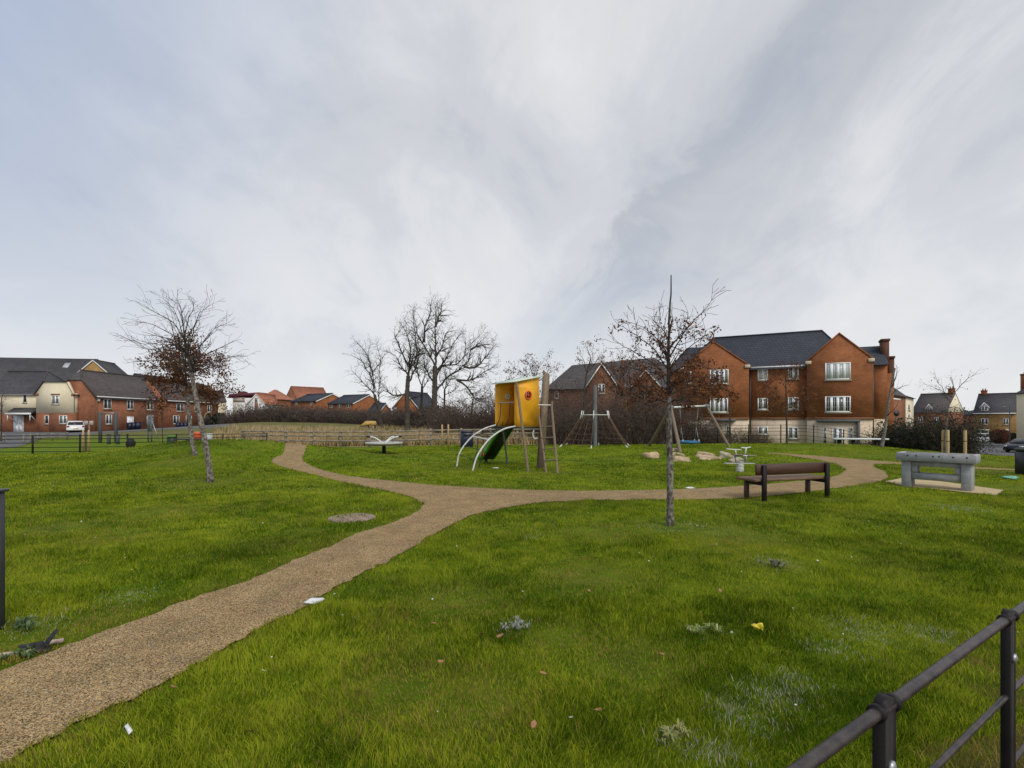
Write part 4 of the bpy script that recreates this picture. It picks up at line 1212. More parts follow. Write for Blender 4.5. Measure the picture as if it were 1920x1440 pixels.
s5 = thing('house', 'pale rendered house corner with dark roof at the right end of the street', 'house', (f.A.x, f.A.y, 0), f.rz)
e_ = f.Z(1912, 737)
gable_wall(s5, 0, w, 0, 8, -4, e_, e_ + 2.6, M['render_cream'], 'x')
gable_roof(s5, 0, w, 0, 8, e_, e_ + 2.6, M['tile_dark'], 'x', over=.2, verge=.05)
chimney(s5, f.U(1922, 2), 2, e_, f.Z(1916, 702, 2), 1.0, .7, M['brick'])
# far town on the right horizon
f = Facade(W(1776, 0, 170).xy, W(1826, 0, 170).xy)
tw = thing('house', 'faint distant pale house on the horizon between the two dormer houses', 'house', (f.A.x, f.A.y, 0), f.rz)
gable_wall(tw, 0, 7, 0, 8, -6, 4.0, 5.4, M['render_white'], 'x'); gable_roof(tw, 0, 7, 0, 8, 4.0, 5.4, M['tile_grey'], 'x')

# ------------------------------------------------------------------ trees
def smooth_line(pts, step):
    """Catmull-Rom through the points"""
    P = [Vector(p) for p in pts]
    P = [P[0] * 2 - P[1]] + P + [P[-1] * 2 - P[-2]]
    o = []
    for i in range(1, len(P) - 2):
        a, b_, c, d = P[i - 1:i + 3]
        k = max(2, int((c - b_).length / step))
        for j in range(k):
            t = j / k
            o.append(.5 * ((2 * b_) + (c - a) * t + (2 * a - 5 * b_ + 4 * c - d) * t * t + (3 * b_ - a - 3 * c + d) * t ** 3))
    o.append(P[-2])
    return o


class Wood:
    def __init__(s, seed):
        s.r = random.Random(seed); s.a = []; s.b = []; s.ra = []; s.rb = []; s.tips = []

    def seg(s, p, q, r0, r1):
        s.a.append(tuple(p)); s.b.append(tuple(q)); s.ra.append(r0); s.rb.append(r1)

    def limb(s, pts, r0, r1, step, jit=0.0):
        L_ = smooth_line(pts, step)
        for i in range(1, len(L_) - 1):
            L_[i] = L_[i] + Vector((s.r.gauss(0, jit), s.r.gauss(0, jit), s.r.gauss(0, jit)))
        n = len(L_) - 1; o = []
        for i in range(n):
            ra = r0 + (r1 - r0) * (i / n) ** .8; rb = r0 + (r1 - r0) * ((i + 1) / n) ** .8
            s.seg(L_[i], L_[i + 1], ra, rb); o.append((L_[i], (L_[i + 1] - L_[i]).normalized(), ra))
        o.append((L_[-1], o[-1][1], r1))
        return o

    def sprout(s, p, d, L_, r, lvl, seg, wig, up, dens, ratio, rmin, spread=(35, 65)):
        n = max(2, int(L_ / seg)); p = Vector(p); d = Vector(d).normalized()
        for i in range(n):
            d = (d + Vector((s.r.gauss(0, wig), s.r.gauss(0, wig), s.r.gauss(0, wig) + up))).normalized()
            q = p + d * (L_ / n)
            ra = max(rmin, r * (1 - .8 * i / n)); rb = max(rmin * .7, r * (1 - .8 * (i + 1) / n))
            s.seg(p, q, ra, rb); p = q
            s.tips.append((tuple(p), lvl))
            if lvl > 0 and s.r.random() < dens * (L_ / n):
                s.sprout(p, s.off(d, spread), L_ * ratio * s.r.uniform(.6, 1.25) * (1 - .4 * i / n), rb * .75, lvl - 1, seg * .8, wig, up, dens * 1.35, ratio, rmin, spread)

    def off(s, d, spread):
        a = R(s.r.uniform(*spread)); o = d.orthogonal().normalized(); o.rotate(__import__('mathutils').Quaternion(d, s.r.uniform(0, 6.283)))
        return d * math.cos(a) + o * math.sin(a)

    def dress(s, line, start, per_m, L_, lvl, **k):
        """side branches along a limb"""
        n = len(line); tot = sum((line[i + 1][0] - line[i][0]).length for i in range(n - 1)); acc = 0.0
        for i in range(1, n):
            acc += (line[i][0] - line[i - 1][0]).length
            if acc < start * tot: continue
            f_ = acc / tot
            ex = per_m * (line[i][0] - line[i - 1][0]).length
            while ex > 0:
                if s.r.random() < ex:
                    s.sprout(line[i][0], s.off(line[i][1], k.get('spread', (35, 65))), L_ * s.r.uniform(.5, 1.2) * (1.1 - .45 * f_), line[i][2] * .55, lvl, **{q: v_ for q, v_ in k.items()})
                ex -= 1

    def mesh(s, n=3):
        return MB().segs(s.a, s.b, s.ra, s.rb, n)


def tree_root(name, label, base, group=None):
    return thing(name, label, 'tree', base, 0, group)


def bark_trunk(root, pts, r, mat_, n=10, flare=1.35):
    base = root.location
    P = [Vector(p) - base for p in pts]
    L_ = smooth_line(P, .12)
    rs = [r[0] + (r[1] - r[0]) * i / (len(L_) - 1) for i in range(len(L_))]
    for i, p in enumerate(L_):
        h = (p - L_[0]).length
        rs[i] *= 1 + (flare - 1) * math.exp(-h / (r[0] * 2.5))
        rs[i] *= 1 + .06 * math.sin(h * 17) + .04 * math.sin(h * 41)
    L_[0] = L_[0] - Vector((0, 0, .12))
    return MB().tube(L_, rs, n).build('trunk', mat_, root, smooth=True)


def rel(wood, base):
    b_ = np.array(base)
    wood.a = [tuple(np.array(p) - b_) for p in wood.a]; wood.b = [tuple(np.array(p) - b_) for p in wood.b]
    wood.tips = [(tuple(np.array(p) - b_), l) for p, l in wood.tips]


def autumn(n, rng, dark=1.0):
    base = np.array([[.16, .052, .022], [.20, .075, .028], [.10, .035, .02], [.24, .11, .04]])
    c = base[rng.integers(0, 4, n)] * rng.uniform(.5, 1.25, (n, 1)) * dark
    return np.column_stack([c, np.ones(n)])


def Zp(px, py, Y, dy=0.0): return W(px, py, Y + dy)


# near tree, upright, keeping some brown leaves
q = lambda zx, zy: (1120 + zx * .3474, 500 + zy * .3474)
base = G(1256, 986); Y = base.y
t = tree_root('young_tree', 'upright young tree with mottled trunk and thin brown leaves, standing alone beside the bench', base)
tp = [base] + [Zp(*q(*p), Y) for p in ((393, 1150), (388, 900), (386, 700), (384, 500), (388, 300), (396, 150), (398, 45))]
bark_trunk(t, tp[:4], (.052, .036), M['bark_pale'], 12)
w = Wood(21)
top = w.limb(tp[3:], .036, .008, .12, .004)
kk = dict(seg=.08, wig=.17, up=.03, dens=4.2, ratio=.55, rmin=.0030, spread=(30, 60))
limbs = [[(386, 490), (500, 310), (590, 220), (635, 150)], [(385, 560), (480, 450), (560, 390), (590, 340)], [(386, 440), (470, 330), (490, 250)], [(384, 600), (430, 560), (540, 540), (640, 560)],
         [(384, 560), (300, 440), (210, 370), (110, 310)], [(385, 500), (330, 400), (340, 270), (330, 215)], [(384, 600), (270, 500), (180, 450), (90, 400)], [(386, 520), (350, 420), (250, 330), (180, 300)],
         [(385, 680), (300, 650), (200, 640), (110, 600)], [(386, 690), (480, 650), (600, 640), (690, 655)], [(386, 720), (300, 690), (200, 700), (150, 690)], [(386, 730), (470, 710), (560, 700), (640, 690)],
         [(386, 640), (450, 600), (520, 620), (600, 600)], [(386, 650), (330, 580), (220, 560), (130, 520)], [(386, 740), (420, 720), (480, 730), (540, 725)], [(386, 735), (330, 720), (290, 735), (230, 730)]]
for i, lm in enumerate(limbs):
    e = w.r.uniform(-.75, .75)
    l_ = w.limb([Zp(*q(*p), Y, e * j / 3) for j, p in enumerate(lm)], .0125, .003, .09, .006)
    w.dress(l_, .16, 15, .36, 2, **kk)
for i in range(12):
    p, d, r_ = top[int(w.r.uniform(0, len(top) * .5))]
    a = w.r.choice([80, 100, 260, 280, 60, 300]) + w.r.uniform(-25, 25)
    w.sprout(p, Vector((math.cos(R(a)) * .8, math.sin(R(a)), w.r.uniform(.1, .9))), w.r.uniform(.5, .95), .012, 1, **kk)
rel(w, base)
w.mesh(4).build('crown', M['bark_dark'], t)
rng = np.random.default_rng(5)
tips = np.array([p for p, l in w.tips]); hgt = tips[:, 2]
low = np.exp(-((hgt - 1.95) / .42) ** 2)
pw = np.clip(.10 + .75 * low + .16 * (hgt < 3.0) - .2 * (hgt > 3.1), 0.006, 1) * (np.array([l for p, l in w.tips]) < 2)
C = tips[rng.choice(len(tips), 4600, p=pw / pw.sum())]; C = C + rng.normal(0, .035, C.shape)
MB().leaves(C, rng.uniform(.013, .027, len(C)), rng, cols=autumn(len(C), rng, .95)).build('foliage', M['leaf'], t)

# bare leaning tree on the left lawn
q = lambda zx, zy: (220 + zx * .2638, 540 + zy * .2639)
base = G(395, 904); Y = base.y
t = tree_root('leaning_tree', 'bare tree leaning left with a pale trunk and fan of fine twigs', base)
tp = [base] + [Zp(*q(*p), Y) for p in ((640, 1180), (600, 980), (560, 780), (525, 600), (500, 480), (478, 360))]
bark_trunk(t, tp[:5], (.075, .05), M['bark_pale'], 12)
w = Wood(8)
top = w.limb(tp[4:], .05, .028, .15, .006)
kk = dict(seg=.12, wig=.12, up=.035, dens=3.4, ratio=.5, rmin=.0030, spread=(20, 48))
limbs = [[(470, 360), (400, 250), (300, 190), (190, 120)], [(478, 380), (440, 240), (400, 150), (330, 80)], [(478, 360), (465, 240), (450, 140), (430, 90)], [(480, 370), (500, 250), (540, 130), (520, 60)],
         [(480, 400), (540, 280), (590, 180), (660, 120)], [(490, 420), (400, 340), (240, 260), (140, 240)], [(500, 470), (350, 380), (200, 400), (20, 335)], [(505, 500), (400, 400), (230, 440), (90, 370)],
         [(500, 450), (600, 400), (690, 290), (800, 240)], [(510, 500), (640, 470), (740, 420), (830, 380)], [(520, 560), (660, 540), (780, 500), (920, 485)], [(515, 540), (360, 510), (210, 520), (80, 530)],
         [(525, 590), (640, 570), (740, 560), (830, 590)], [(520, 580), (380, 560), (260, 590), (150, 610)]]
for lm in limbs:
    e = w.r.uniform(-1, 1)
    l_ = w.limb([Zp(*q(*p), Y, e * j / 3) for j, p in enumerate(lm)], .016, .004, .14, .01)
    w.dress(l_, .2, 11, .55, 2, **kk)
for i in range(14):
    p, d, r_ = top[int(w.r.uniform(0, len(top)))]
    a = w.r.uniform(0, 360)
    w.sprout(p, Vector((math.cos(R(a)), math.sin(R(a)), w.r.uniform(.3, 1.4))), w.r.uniform(.9, 1.5), .018, 1, **kk)
rel(w, base); w.mesh(4).build('crown', M['bark_dark'], t)

# russet leaved tree behind it
base = G(366, 853); Y = base.y
t = tree_root('russet_tree', 'small tree keeping a dense crown of russet dead leaves, behind the leaning bare tree', base)
tp = [base] + [Zp(*q(*p), Y) for p in ((530, 1080), (510, 900), (495, 740), (488, 560), (482, 430), (480, 350))]
bark_trunk(t, tp[:4], (.075, .055), M['bark_pale'], 12)
w = Wood(15)
top = w.limb(tp[3:], .05, .014, .15, .006)
kk = dict(seg=.14, wig=.16, up=.02, dens=3.0, ratio=.5, rmin=.004, spread=(30, 60))
for i in range(46):
    f_ = i / 45
    p, d, r_ = top[int(f_ * (len(top) - 1))]
    a = i * 137.5
    L_ = 1.75 * (1 - .76 * f_ ** .8) * w.r.uniform(.75, 1.15)
    w.sprout(p, Vector((math.cos(R(a)), math.sin(R(a)), .05 + .55 * f_ + w.r.uniform(-.1, .15))), L_, .02, 2 if f_ < .6 else 1, **kk)
rel(w, base); w.mesh(3).build('crown', M['bark_dark'], t)
tips = np.array([p for p, l in w.tips]); rng = np.random.default_rng(6)
sel = rng.random(len(tips)) < .9
C = tips[rng.integers(0, len(tips), 8500)] + rng.normal(0, .08, (8500, 3))
MB().leaves(C, rng.uniform(.026, .05, len(C)), rng, cols=autumn(len(C), rng)).build('foliage', M['leaf'], t)

# tall bare trees in the middle distance
q = lambda zx, zy: (640 + zx * .2222, 540 + zy * .2222)


def big_tree(label, Y, trunk, limbs, seed, r0, per, L_, lv, rmin=.0105, group='tall bare trees behind the dry field'):
    p0 = Zp(*q(*trunk[0]), Y); base = Vector((p0.x, p0.y, gzf(p0.x, p0.y)))
    t = tree_root('bare_tree', label, base, group)
    w = Wood(seed); rr = w.r
    tp = [base] + [Zp(*q(*p), Y) for p in trunk[1:]]
    bark_trunk(t, tp, (r0 * .85, r0 * .62), M['bark_far'], 10, 1.4)
    kk = dict(seg=.38, wig=.2, up=.05, dens=1.75, ratio=.55, rmin=rmin, spread=(28, 62))
    for lm in limbs:
        e = rr.uniform(-1, 1) * 2.4
        l_ = w.limb([Zp(*q(*p), Y, e * j / (len(lm) - 1)) for j, p in enumerate(lm)], r0 * .36, .022, .5, .05)
        w.dress(l_, .14, per * 3.0, L_ * .85, lv, **kk)
    rel(w, base); w.mesh(3).build('crown', M['bark_far'], t)


big_tree('tallest bare tree, its thick trunk forking low into wide arching limbs', 58, [(790, 1180), (785, 1000), (788, 850), (790, 660)],
         [[(790, 660), (740, 560), (690, 470), (640, 380), (610, 200)], [(790, 660), (800, 440), (795, 300), (800, 130)], [(700, 460), (705, 330), (740, 240), (760, 110)], [(795, 330), (830, 230), (850, 120)],
          [(795, 880), (880, 770), (990, 690), (1070, 610), (1100, 480), (1180, 390)], [(970, 775), (1100, 775), (1200, 710), (1310, 650)], [(795, 700), (880, 600), (940, 480), (1000, 390)],
          [(1030, 660), (1140, 670), (1230, 560), (1280, 500)], [(980, 780), (1060, 840), (1150, 950), (1250, 850)], [(800, 740), (870, 650), (960, 650), (1040, 560), (1050, 430)], [(790, 600), (850, 500), (880, 380), (960, 360)],
          [(788, 800), (740, 740), (700, 640), (690, 560)], [(1090, 520), (1180, 480), (1260, 470)]], 31, .42, 2.3, 2.1, 2)
big_tree('bare tree with two upright stems just left of the tallest bare tree', 57, [(560, 1175), (555, 1000), (557, 860), (565, 740)],
         [[(565, 740), (520, 680), (480, 600), (410, 545)], [(568, 740), (580, 500), (545, 370), (500, 300)], [(575, 700), (640, 560), (625, 420), (600, 220)], [(557, 900), (430, 900), (330, 800)], [(566, 720), (600, 600), (680, 540)],
          [(560, 800), (620, 690), (660, 560), (640, 430)], [(565, 650), (500, 520), (460, 420), (520, 330)]], 32, .36, 2.6, 1.8, 2)
big_tree('bare tree at the left end of the group, with several thin leaning stems', 60, [(345, 1165), (315, 1040), (280, 900)],
         [[(280, 900), (250, 720), (240, 600), (170, 500), (120, 450)], [(285, 880), (270, 700), (330, 620), (300, 480)], [(280, 900), (160, 770), (90, 700)], [(310, 1000), (320, 850), (330, 640), (370, 560)], [(250, 750), (180, 620), (90, 570)], [(265, 720), (230, 560), (250, 480)]], 33, .26, 2.2, 1.6, 2)
big_tree('slender bare tree between the twin stemmed tree and the tallest one', 62, [(665, 1160), (675, 1000), (682, 830)],
         [[(682, 830), (640, 690), (650, 500)], [(684, 830), (720, 650), (700, 540)], [(680, 900), (600, 930), (540, 960)], [(682, 850), (740, 760), (770, 680)], [(660, 740), (600, 640), (610, 560)]], 34, .24, 2.2, 1.5, 2)
big_tree('short twiggy bare tree right of the tallest bare tree', 60, [(872, 1165), (870, 1000), (872, 860)],
         [[(872, 860), (830, 760), (840, 700)], [(872, 860), (930, 770), (980, 760)], [(872, 900), (960, 860), (1000, 800)], [(872, 950), (800, 900), (760, 850)], [(872, 880), (890, 760), (880, 690)]], 35, .16, 3, 1.4, 2, .007)
big_tree('low bare tree above the hedge, left of the yellow tower', 54, [(1110, 1160), (1100, 1050), (1110, 950)],
         [[(1110, 950), (1060, 880), (1080, 820)], [(1110, 950), (1150, 880), (1200, 850)], [(1110, 980), (1180, 960), (1260, 900)], [(1105, 1000), (1030, 980), (990, 930)]], 36, .14, 3, 1.3, 2, .007)


def small_tree(name, label, Y, trunk, limbs, seed, r0, per, L_, lv, mat_, rmin, group=None, leafn=0, leafs=.05, seg=.3, zoom=None):
    p0 = Zp(*trunk[0], Y); base = Vector((p0.x, p0.y, gzf(p0.x, p0.y)))
    t = tree_root(name, label, base, group)
    w = Wood(seed); tp = [base] + [Zp(*p, Y) for p in trunk[1:]]
    bark_trunk(t, tp, (r0, r0 * .5), mat_, 8)
    kk = dict(seg=seg * .8, wig=.17, up=.04, dens=2.6, ratio=.55, rmin=rmin * .8, spread=(28, 58))
    for lm in limbs:
        e = w.r.uniform(-1, 1)
        l_ = w.limb([Zp(*p, Y, e * j / (len(lm) - 1)) for j, p in enumerate(lm)], r0 * .4, rmin * 1.5, seg, .02)
        w.dress(l_, .12, per * 1.5, L_, lv, **kk)
    rel(w, base); w.mesh(3).build('crown', M['bark_dark'], t)
    if leafn:
        rng = np.random.default_rng(seed); tips = np.array([p for p, l in w.tips])
        C = tips[rng.integers(0, len(tips), leafn)] + rng.normal(0, leafs * 1.4, (leafn, 3))
        MB().leaves(C, rng.uniform(.6, 1.2, leafn) * leafs, rng, cols=autumn(leafn, rng)).build('foliage', M['leaf'], t)
    return t


small_tree('young_tree', 'thin dark tree with fine spreading reddish twigs in front of the flats', 31.5, [(1475, 829), (1475, 790), (1474, 745), (1473, 690)],
           [[(1474, 775), (1450, 765), (1435, 768)], [(1474, 775), (1500, 765), (1515, 768)], [(1474, 750), (1450, 735), (1440, 720)], [(1474, 750), (1500, 735), (1508, 722)], [(1474, 730), (1490, 710), (1492, 690)], [(1474, 730), (1460, 705), (1458, 692)], [(1474, 760), (1450, 750), (1432, 745)], [(1474, 760), (1500, 752), (1514, 745)]],
           41, .06, 7, .8, 2, M['bark_dark'], .005, leafn=3200, leafs=.05)
small_tree('young_tree', 'slender bare tree leaning right, in front of the townhouse end', 27, [(1653, 842), (1660, 800), (1668, 740), (1678, 690)],
           [[(1660, 800), (1650, 790), (1642, 800)], [(1668, 745), (1690, 725), (1705, 722)], [(1670, 730), (1682, 700), (1680, 684)], [(1664, 780), (1675, 770), (1684, 752)]], 42, .085, 2, .5, 1, M['bark_pale'], .005)
st_t = small_tree('staked_tree', 'bare staked tree with drooping brown catkins behind the concrete table', 20.5, [(1771, 850), (1774, 800), (1778, 765), (1790, 735)],
           [[(1790, 735), (1808, 715), (1834, 695)], [(1790, 735), (1786, 715), (1783, 705)], [(1782, 755), (1760, 720), (1752, 702)], [(1785, 745), (1770, 735), (1730, 718)], [(1776, 775), (1750, 765), (1735, 790)], [(1776, 775), (1760, 790), (1748, 808)], [(1778, 765), (1800, 765), (1815, 800)],
            [(1776, 770), (1790, 785), (1800, 800)], [(1774, 785), (1758, 795), (1742, 812)], [(1776, 780), (1740, 770), (1722, 782)]], 43, .045, 8, .45, 1, M['bark_pale'], .003, leafn=260, leafs=.028, seg=.15)
for px, lab in ((1768.5, 'pale timber stake, left of the pair beside the staked tree'), (1777, 'pale timber stake, right of the pair beside the staked tree'), (1809.5, 'pale timber stake standing apart, right of the staked tree')):
    p = W(px, 850, 20 if px > 1769 else 20.6); zg = gzf(p.x, p.y)
    h = W(px, 806, p.y).z - zg
    b_ = MB().lathe([(.055, -.2), (.055, h - .03), (.035, h)], 10); soft(b_.build('tree_stake', M['wood_pale'], None, loc=(p.x, p.y, zg)))
    o = [o_ for o_ in COL.objects if o_.name.startswith('tree_stake')][-1]
    tag(o, lab, 'stake', 'stakes round the young tree')
    MB().tube([(-.06, .0, h * .62), (0, -.06, h * .62), (.06, 0, h * .62), (.0, .06, h * .62), (-.06, 0, h * .62)], .018, 6).build('tie', M['black_metal'], o)
small_tree('sapling', 'slim bare sapling between the swing and the flats', 29.5, [(1370, 836), (1369, 800), (1368, 765)], [[(1369, 800), (1364, 780), (1360, 764)], [(1369, 790), (1374, 770), (1377, 757)], [(1368, 770), (1367, 750), (1366, 735)]], 44, .045, 2.5, .5, 1, M['bark_dark'], .005)
small_tree('sapling', 'thin staked sapling behind the black railing, before the brown roofed house', 33, [(305, 829), (304, 780), (303, 735)], [[(304, 790), (299, 765), (296, 745)], [(304, 780), (308, 760), (310, 740)], [(303, 745), (302, 725), (303, 715)]], 45, .03, 4, .5, 1, M['bark_dark'], .005)
small_tree('sapling', 'bare sapling in front of the cottage at the left edge', 45, [(2, 812), (3, 780), (3, 745)], [[(3, 770), (8, 750), (13, 738)], [(3, 765), (-4, 745), (-8, 735)], [(3, 750), (5, 735), (6, 728)], [(3, 775), (-5, 760), (-12, 755)]], 46, .06, 3, .9, 2, M['bark_dark'], .007)
small_tree('bare_tree', 'wispy bare tree leaning out of the bushes beside the climbing net', 37, [(1092, 800), (1096, 740), (1100, 700), (1108, 672)],
           [[(1100, 700), (1095, 678), (1088, 664)], [(1104, 690), (1112, 668), (1106, 652)], [(1100, 700), (1116, 680), (1124, 665)], [(1108, 672), (1104, 660), (1098, 648)]], 47, .09, 4, .7, 2, M['bark_dark'], .007, leafn=500, leafs=.05)
small_tree('bare_tree', 'dark twiggy tree top behind the roof of the yellow tower', 42, [(1000, 800), (1000, 745), (1002, 710)],
           [[(1000, 720), (975, 695), (962, 690)], [(1002, 715), (1010, 690), (1020, 676)], [(1002, 715), (995, 690), (990, 678)], [(1002, 720), (1030, 700), (1046, 690)], [(1000, 730), (965, 715), (955, 700)]], 48, .12, 4, 1.0, 2, M['bark_dark'], .008, leafn=900, leafs=.07)
small_tree('bare_tree', 'bare tree rising from the bushes in front of the brick building gable', 40, [(1150, 810), (1154, 760), (1160, 715)],
           [[(1160, 715), (1150, 690), (1145, 680)], [(1160, 715), (1178, 690), (1190, 680)], [(1156, 740), (1180, 725), (1200, 715)], [(1156, 740), (1135, 720), (1120, 712)], [(1160, 720), (1165, 690), (1168, 670)]], 49, .13, 3.5, 1.1, 2, M['bark_dark'], .008, leafn=1600, leafs=.055)


# ------------------------------------------------------------------ thickets: tangled stems and small leaves
def thicket(name, label, line, height, depth, nst, nlf, seed, rs=.012, lf=.05, cols=((.055, .035, .03), (.085, .055, .04), (.04, .03, .026), (.06, .062, .022)), spike=.35, leafy=1.0):
    """line: list of (x, y) along the front; height: function of 0..1 along the line"""
    rng = np.random.default_rng(seed)
    P = np.array([(p[0], p[1]) for p in line]); sl = np.concatenate([[0], np.cumsum(np.linalg.norm(np.diff(P, axis=0), axis=1))])

    def at(t):
        return np.column_stack([np.interp(t * sl[-1], sl, P[:, 0]), np.interp(t * sl[-1], sl, P[:, 1])])
    t_ = rng.random(nst); xy = at(t_); xy[:, 1] += rng.random(nst) * depth; xy[:, 0] += rng.normal(0, .15, nst)
    z = gz(xy[:, 0], xy[:, 1]); hh = height(t_) * rng.uniform(.45, 1.0, nst) * (1 + spike * (rng.random(nst) < .12))
    hh *= .72 + .5 * noise2(xy[:, 0], xy[:, 1], 1.7, seed)
    mb = MB(); p = np.column_stack([xy, z]); d = np.column_stack([rng.normal(0, .28, nst), rng.normal(0, .28, nst), np.ones(nst)])
    nseg = 5; allp = [p]
    for k in range(nseg):
        d = d + rng.normal(0, .22, (nst, 3)); d[:, 2] = np.maximum(d[:, 2], .15 if k < 3 else -.5)
        q_ = p + d / np.linalg.norm(d, axis=1)[:, None] * (hh / nseg)[:, None] * 1.12
        mb.segs(p, q_, rs * (1 - k / nseg * .75), rs * (1 - (k + 1) / nseg * .75), 3); p = q_; allp.append(p)
    # side twigs
    A = np.concatenate(allp[1:]); A = A[rng.random(len(A)) < .9]
    dd = rng.normal(0, 1, A.shape); dd[:, 2] = np.abs(dd[:, 2]) * .8; dd /= np.linalg.norm(dd, axis=1)[:, None]
    L_ = rng.uniform(.15, .55, len(A)) * max(1, rs / .012 * .6)
    B = A + dd * L_[:, None]
    mb.segs(A, B, rs * .4, rs * .18, 3)
    o = mb.build(name, M['twig'])
    tag(o, label, 'bushes', kind='stuff')
    S = np.concatenate([A, B, np.concatenate(allp[1:])]); S = S[rng.integers(0, len(S), nlf)] + rng.normal(0, .12, (nlf, 3))
    base_c = np.array(cols)
    ci = (noise2(S[:, 0], S[:, 1] + S[:, 2], 2.2, seed + 3) * 1.4 * len(cols) + rng.normal(0, .6, nlf)).astype(int) % len(cols)
    C = base_c[ci] * rng.uniform(.5, 1.4, (nlf, 1))
    MB().leaves(S, rng.uniform(.6, 1.4, nlf) * lf, rng, cols=np.column_stack([C, np.ones(nlf)])).build('foliage', M['thicket'], o)
    return o


def line_px(pts): return [tuple(W(px, 785, Y).xy) for px, Y in pts]


hf = lambda keys: (lambda t: np.interp(t, [k[0] for k in keys], [k[1] for k in keys]))
BR = ((.13, .085, .07), (.18, .115, .08), (.085, .063, .055), (.14, .115, .06))
thicket('thicket', 'tall brown bramble thicket behind the climbing net and swing', line_px([(1034, 35.5), (1120, 35), (1200, 34.5), (1290, 35), (1345, 36)]),
        hf([(0, 3.0), (.2, 3.2), (.45, 3.6), (.7, 3.7), (.85, 3.1), (1, 1.4)]), 3.2, 2600, 30000, 51, .014, .05, BR)
thicket('thicket', 'brown leafless hedge behind the yellow tower and the blue bin', line_px([(820, 47), (900, 44), (960, 42), (1040, 39)]),
        hf([(0, 3.5), (.3, 3.9), (.6, 4.0), (1, 4.1)]), 3.0, 2300, 26000, 52, .016, .06, BR)
thicket('thicket', 'dark hedge along the far edge of the field before the distant houses', line_px([(405, 92), (470, 90), (560, 86), (640, 80), (720, 72), (800, 60), (840, 52)]),
        hf([(0, 2.8), (.12, 3.1), (.3, 2.7), (.45, 2.4), (.55, 1.9), (.65, 1.9), (.8, 2.4), (1, 3.3)]), 5.0, 4600, 42000, 53, .03, .11, ((.105, .08, .075), (.14, .105, .085), (.075, .064, .06), (.11, .105, .055)))
thicket('thicket', 'low straggly brown bushes in front of the cream ground floor', line_px([(1335, 34.5), (1385, 34.5), (1450, 35.5)]),
        hf([(0, 1.7), (.4, 1.5), (.8, 1.0), (1, .5)]), 1.0, 420, 4200, 54, .009, .035, ((.10, .075, .05), (.075, .06, .035), (.13, .09, .06)))
EV = ((.016, .03, .014), (.024, .04, .018), (.012, .02, .012), (.035, .045, .02))
thicket('thicket', 'tall sparse bare scrub veiling the brick building', line_px([(1030, 40), (1110, 39), (1200, 38.5), (1275, 39)]),
        hf([(0, 5.2), (.3, 5.6), (.6, 5.6), (1, 4.6)]), 2.5, 520, 5200, 58, .015, .05, BR)
thicket('hedge', 'dense dark evergreen hedge behind the concrete table', line_px([(1688, 30), (1740, 29), (1790, 28.5), (1838, 29)]),
        hf([(0, 2.1), (.3, 2.5), (.55, 2.9), (.8, 2.9), (1, 2.2)]), 2.0, 1100, 36000, 55, .01, .045, EV, spike=.1)
thicket('thicket', 'low brown undergrowth beyond the railing beside the white beam', line_px([(1625, 31), (1690, 31), (1760, 33)]),
        hf([(0, .9), (.5, 1.1), (1, 1.2)]), 1.4, 500, 5200, 56, .009, .035, ((.12, .085, .05), (.09, .07, .04), (.06, .06, .03)))
thicket('thicket', 'pale brown twiggy shrubs in front of the dormer house', line_px([(1705, 48), (1745, 47), (1800, 46)]),
        hf([(0, 2.6), (.4, 3.4), (.7, 3.0), (1, 2.4)]), 2.0, 900, 8000, 57, .012, .045, ((.17, .11, .08), (.13, .09, .06), (.1, .08, .05)))


def round_shrub(label, x, y, r, seed, cols=EV, name='shrub'):
    rng = np.random.default_rng(seed); z = gzf(x, y)
    o = MB(); n_ = 5200
    v_ = rng.normal(size=(n_, 3)); v_ /= np.linalg.norm(v_, axis=1)[:, None]
    rad = r * (rng.random(n_) ** .25) * (.88 + .25 * noise2(v_[:, 0] * 3 + 9, v_[:, 1] * 3 + v_[:, 2] * 2 + 9, .8, seed))
    S = v_ * rad[:, None]; S[:, 2] = S[:, 2] * .95 + r * .9; S = S[S[:, 2] > 0]
    c = np.array(cols)[rng.integers(0, len(cols), len(S))] * rng.uniform(.6, 1.4, (len(S), 1))
    o.leaves(S, rng.uniform(.05, .09, len(S)) * r, rng, cols=np.column_stack([c, np.ones(len(S))]))
    b_ = o.build(name, M['thicket'], None, loc=(x, y, z))
    return tag(b_, label, 'shrub')


p = W(1866, 812, 84); round_shrub('clipped round green shrub left of the red front door', p.x, p.y, 1.05, 61)
p = W(1899, 812, 85); round_shrub('clipped round green shrub right of the red front door', p.x, p.y, .85, 62)
p = W(1875, 828, 78); round_shrub('low reddish brown shrub at the kerb before the ochre brick house', p.x, p.y, 1.2, 63, ((.16, .05, .03), (.10, .06, .03)))
p = W(411, 792, 97); round_shrub('dark shrub with a yellow top at the end of the terrace', p.x, p.y, 1.5, 64)

# ------------------------------------------------------------------ objects
def wb(mb, name, m_, root, smooth=False, ang=40):
    """build from world coordinates under an unrotated root"""
    o = np.zeros(3, np.float32); q_ = root
    while q_ is not None:
        o = o + np.array(q_.location, np.float32); q_ = q_.parent
    mb.v = [a - o for a in mb.v]
    ob = mb.build(name, m_, root)
    return soft(ob, ang) if smooth else ob


def V3(xy, z): return Vector((xy[0], xy[1], z))


